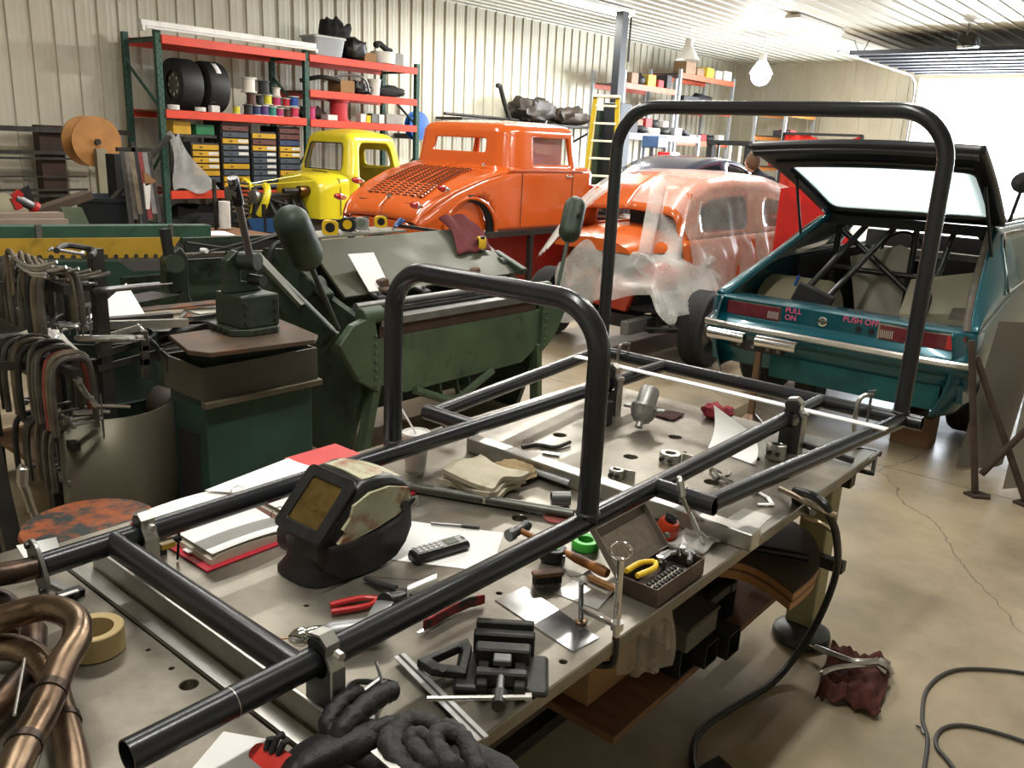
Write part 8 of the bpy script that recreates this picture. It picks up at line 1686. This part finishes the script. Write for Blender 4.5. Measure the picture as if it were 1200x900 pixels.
# person bending over a bench
t2 = thing('person', 'person with brown hair in a dark shirt leaning forward with one arm out', 'person', (-4.75, 10.1, 0))
def figure(parent, joints, edges, mats_):
    me = bpy.data.meshes.new('body'); me.from_pydata([j[0] for j in joints], edges, []); o = bpy.data.objects.new('body', me); COL.objects.link(o); o.parent = parent
    o.matrix_basis = pm(parent).inverted()
    s_ = o.modifiers.new('skin', 'SKIN'); s_.use_smooth_shade = True
    for i, j in enumerate(joints): me.skin_vertices[0].data[i].radius = (j[1], j[1])
    me.skin_vertices[0].data[0].use_root = True
    u_ = o.modifiers.new('sub', 'SUBSURF'); u_.levels = 2; u_.render_levels = 2; me.materials.append(mats_); return o
SHIRT = mat('shirt_dark', (.02, .022, .035), .85)
PXX, PYY = -4.42, 10.25
J = [((PXX, PYY, .95), .15), ((PXX-.06, PYY-.10, 1.18), .16), ((PXX-.14, PYY-.20, 1.40), .17), ((PXX-.18, PYY-.27, 1.50), .06), ((PXX-.20, PYY-.31, 1.57), .055),
     ((PXX-.30, PYY-.12, 1.42), .07), ((PXX-.48, PYY-.20, 1.38), .05), ((PXX-.72, PYY-.28, 1.42), .038), ((PXX-.80, PYY-.30, 1.43), .03),
     ((PXX+.04, PYY-.30, 1.42), .07), ((PXX+.08, PYY-.42, 1.18), .05), ((PXX-.02, PYY-.60, 1.05), .038), ((PXX-.05, PYY-.68, 1.04), .03),
     ((PXX-.10, PYY+.02, .88), .10), ((PXX-.10, PYY-.02, .48), .07), ((PXX-.10, PYY+.02, .08), .05), ((PXX-.10, PYY-.12, .04), .04),
     ((PXX+.10, PYY+.02, .88), .10), ((PXX+.12, PYY, .48), .07), ((PXX+.12, PYY+.04, .08), .05), ((PXX+.12, PYY-.10, .04), .04)]
figure(t2, J, [(0, 1), (1, 2), (2, 3), (3, 4), (2, 5), (5, 6), (6, 7), (7, 8), (2, 9), (9, 10), (10, 11), (11, 12), (0, 13), (13, 14), (14, 15), (15, 16), (0, 17), (17, 18), (18, 19), (19, 20)], SHIRT)
SK = mat('skin', (.55, .33, .24), .55)
hc_ = Vector((PXX-.22, PYY-.34, 1.62)); MB().sph(hc_, (.078, .095, .115), 16).sph(hc_+Vector((-.08, .0, -.01)), (.018, .012, .02), 8).build('head', SK, t2, smooth=80)
MB().sph(hc_+Vector((.02, -.012, .022)), (.086, .103, .115), 16).build('hair', mat('hair_brown', (.10, .055, .03), .8), t2, smooth=80)
for dx in (-.03, .03): MB().sph(hc_+Vector((-.068, dx, .0)), .010, 8).build('eye', BLACK, t2)
MB().box(hc_+Vector((-.072, 0, -.045)), (.012, .04, .01)).build('mouth', mat('lip', (.3, .1, .08), .6), t2, bevel=.003)
for q0, dr in ((Vector((PXX-.80, PYY-.30, 1.43)), Vector((-1, -.25, 0))), (Vector((PXX-.05, PYY-.68, 1.04)), Vector((-.2, -1, -.2)))):
    dr.normalize(); sd = dr.cross(Vector((0, 0, 1))).normalized(); b = MB(); b.tube([q0, q0+dr*.08], [.028, .036], 8)
    for k in range(4): b.tube([q0+dr*.07+sd*(.018*(k-1.5)), q0+dr*(.12+.01*(k in (1, 2)))+sd*(.02*(k-1.5)), q0+dr*(.15+.012*(k in (1, 2)))+sd*.018*(k-1.5)+Vector((0, 0, -.02))], [.009, .009, .007], 6)
    b.tube([q0+dr*.02+sd*.03, q0+dr*.07+sd*.055, q0+dr*.10+sd*.05], [.01, .009, .007], 6); b.build('hand', SK, t2, smooth=60)
t2 = thing('work_bench', 'grey work bench in front of the leaning person', 'bench', (-5.1, 9.6, 0))
MB().bb((-6.3, 9.85, .98), (-5.2, 10.25, 1.02)).build('top', GREYM, t2, smooth=0)
for x, y in ((-6.25, 9.9), (-5.25, 9.9), (-6.25, 10.2), (-5.25, 10.2)): MB().bb((x-.03, y-.03, 0), (x+.03, y+.03, .98)).build('leg', DKM, t2, smooth=0)
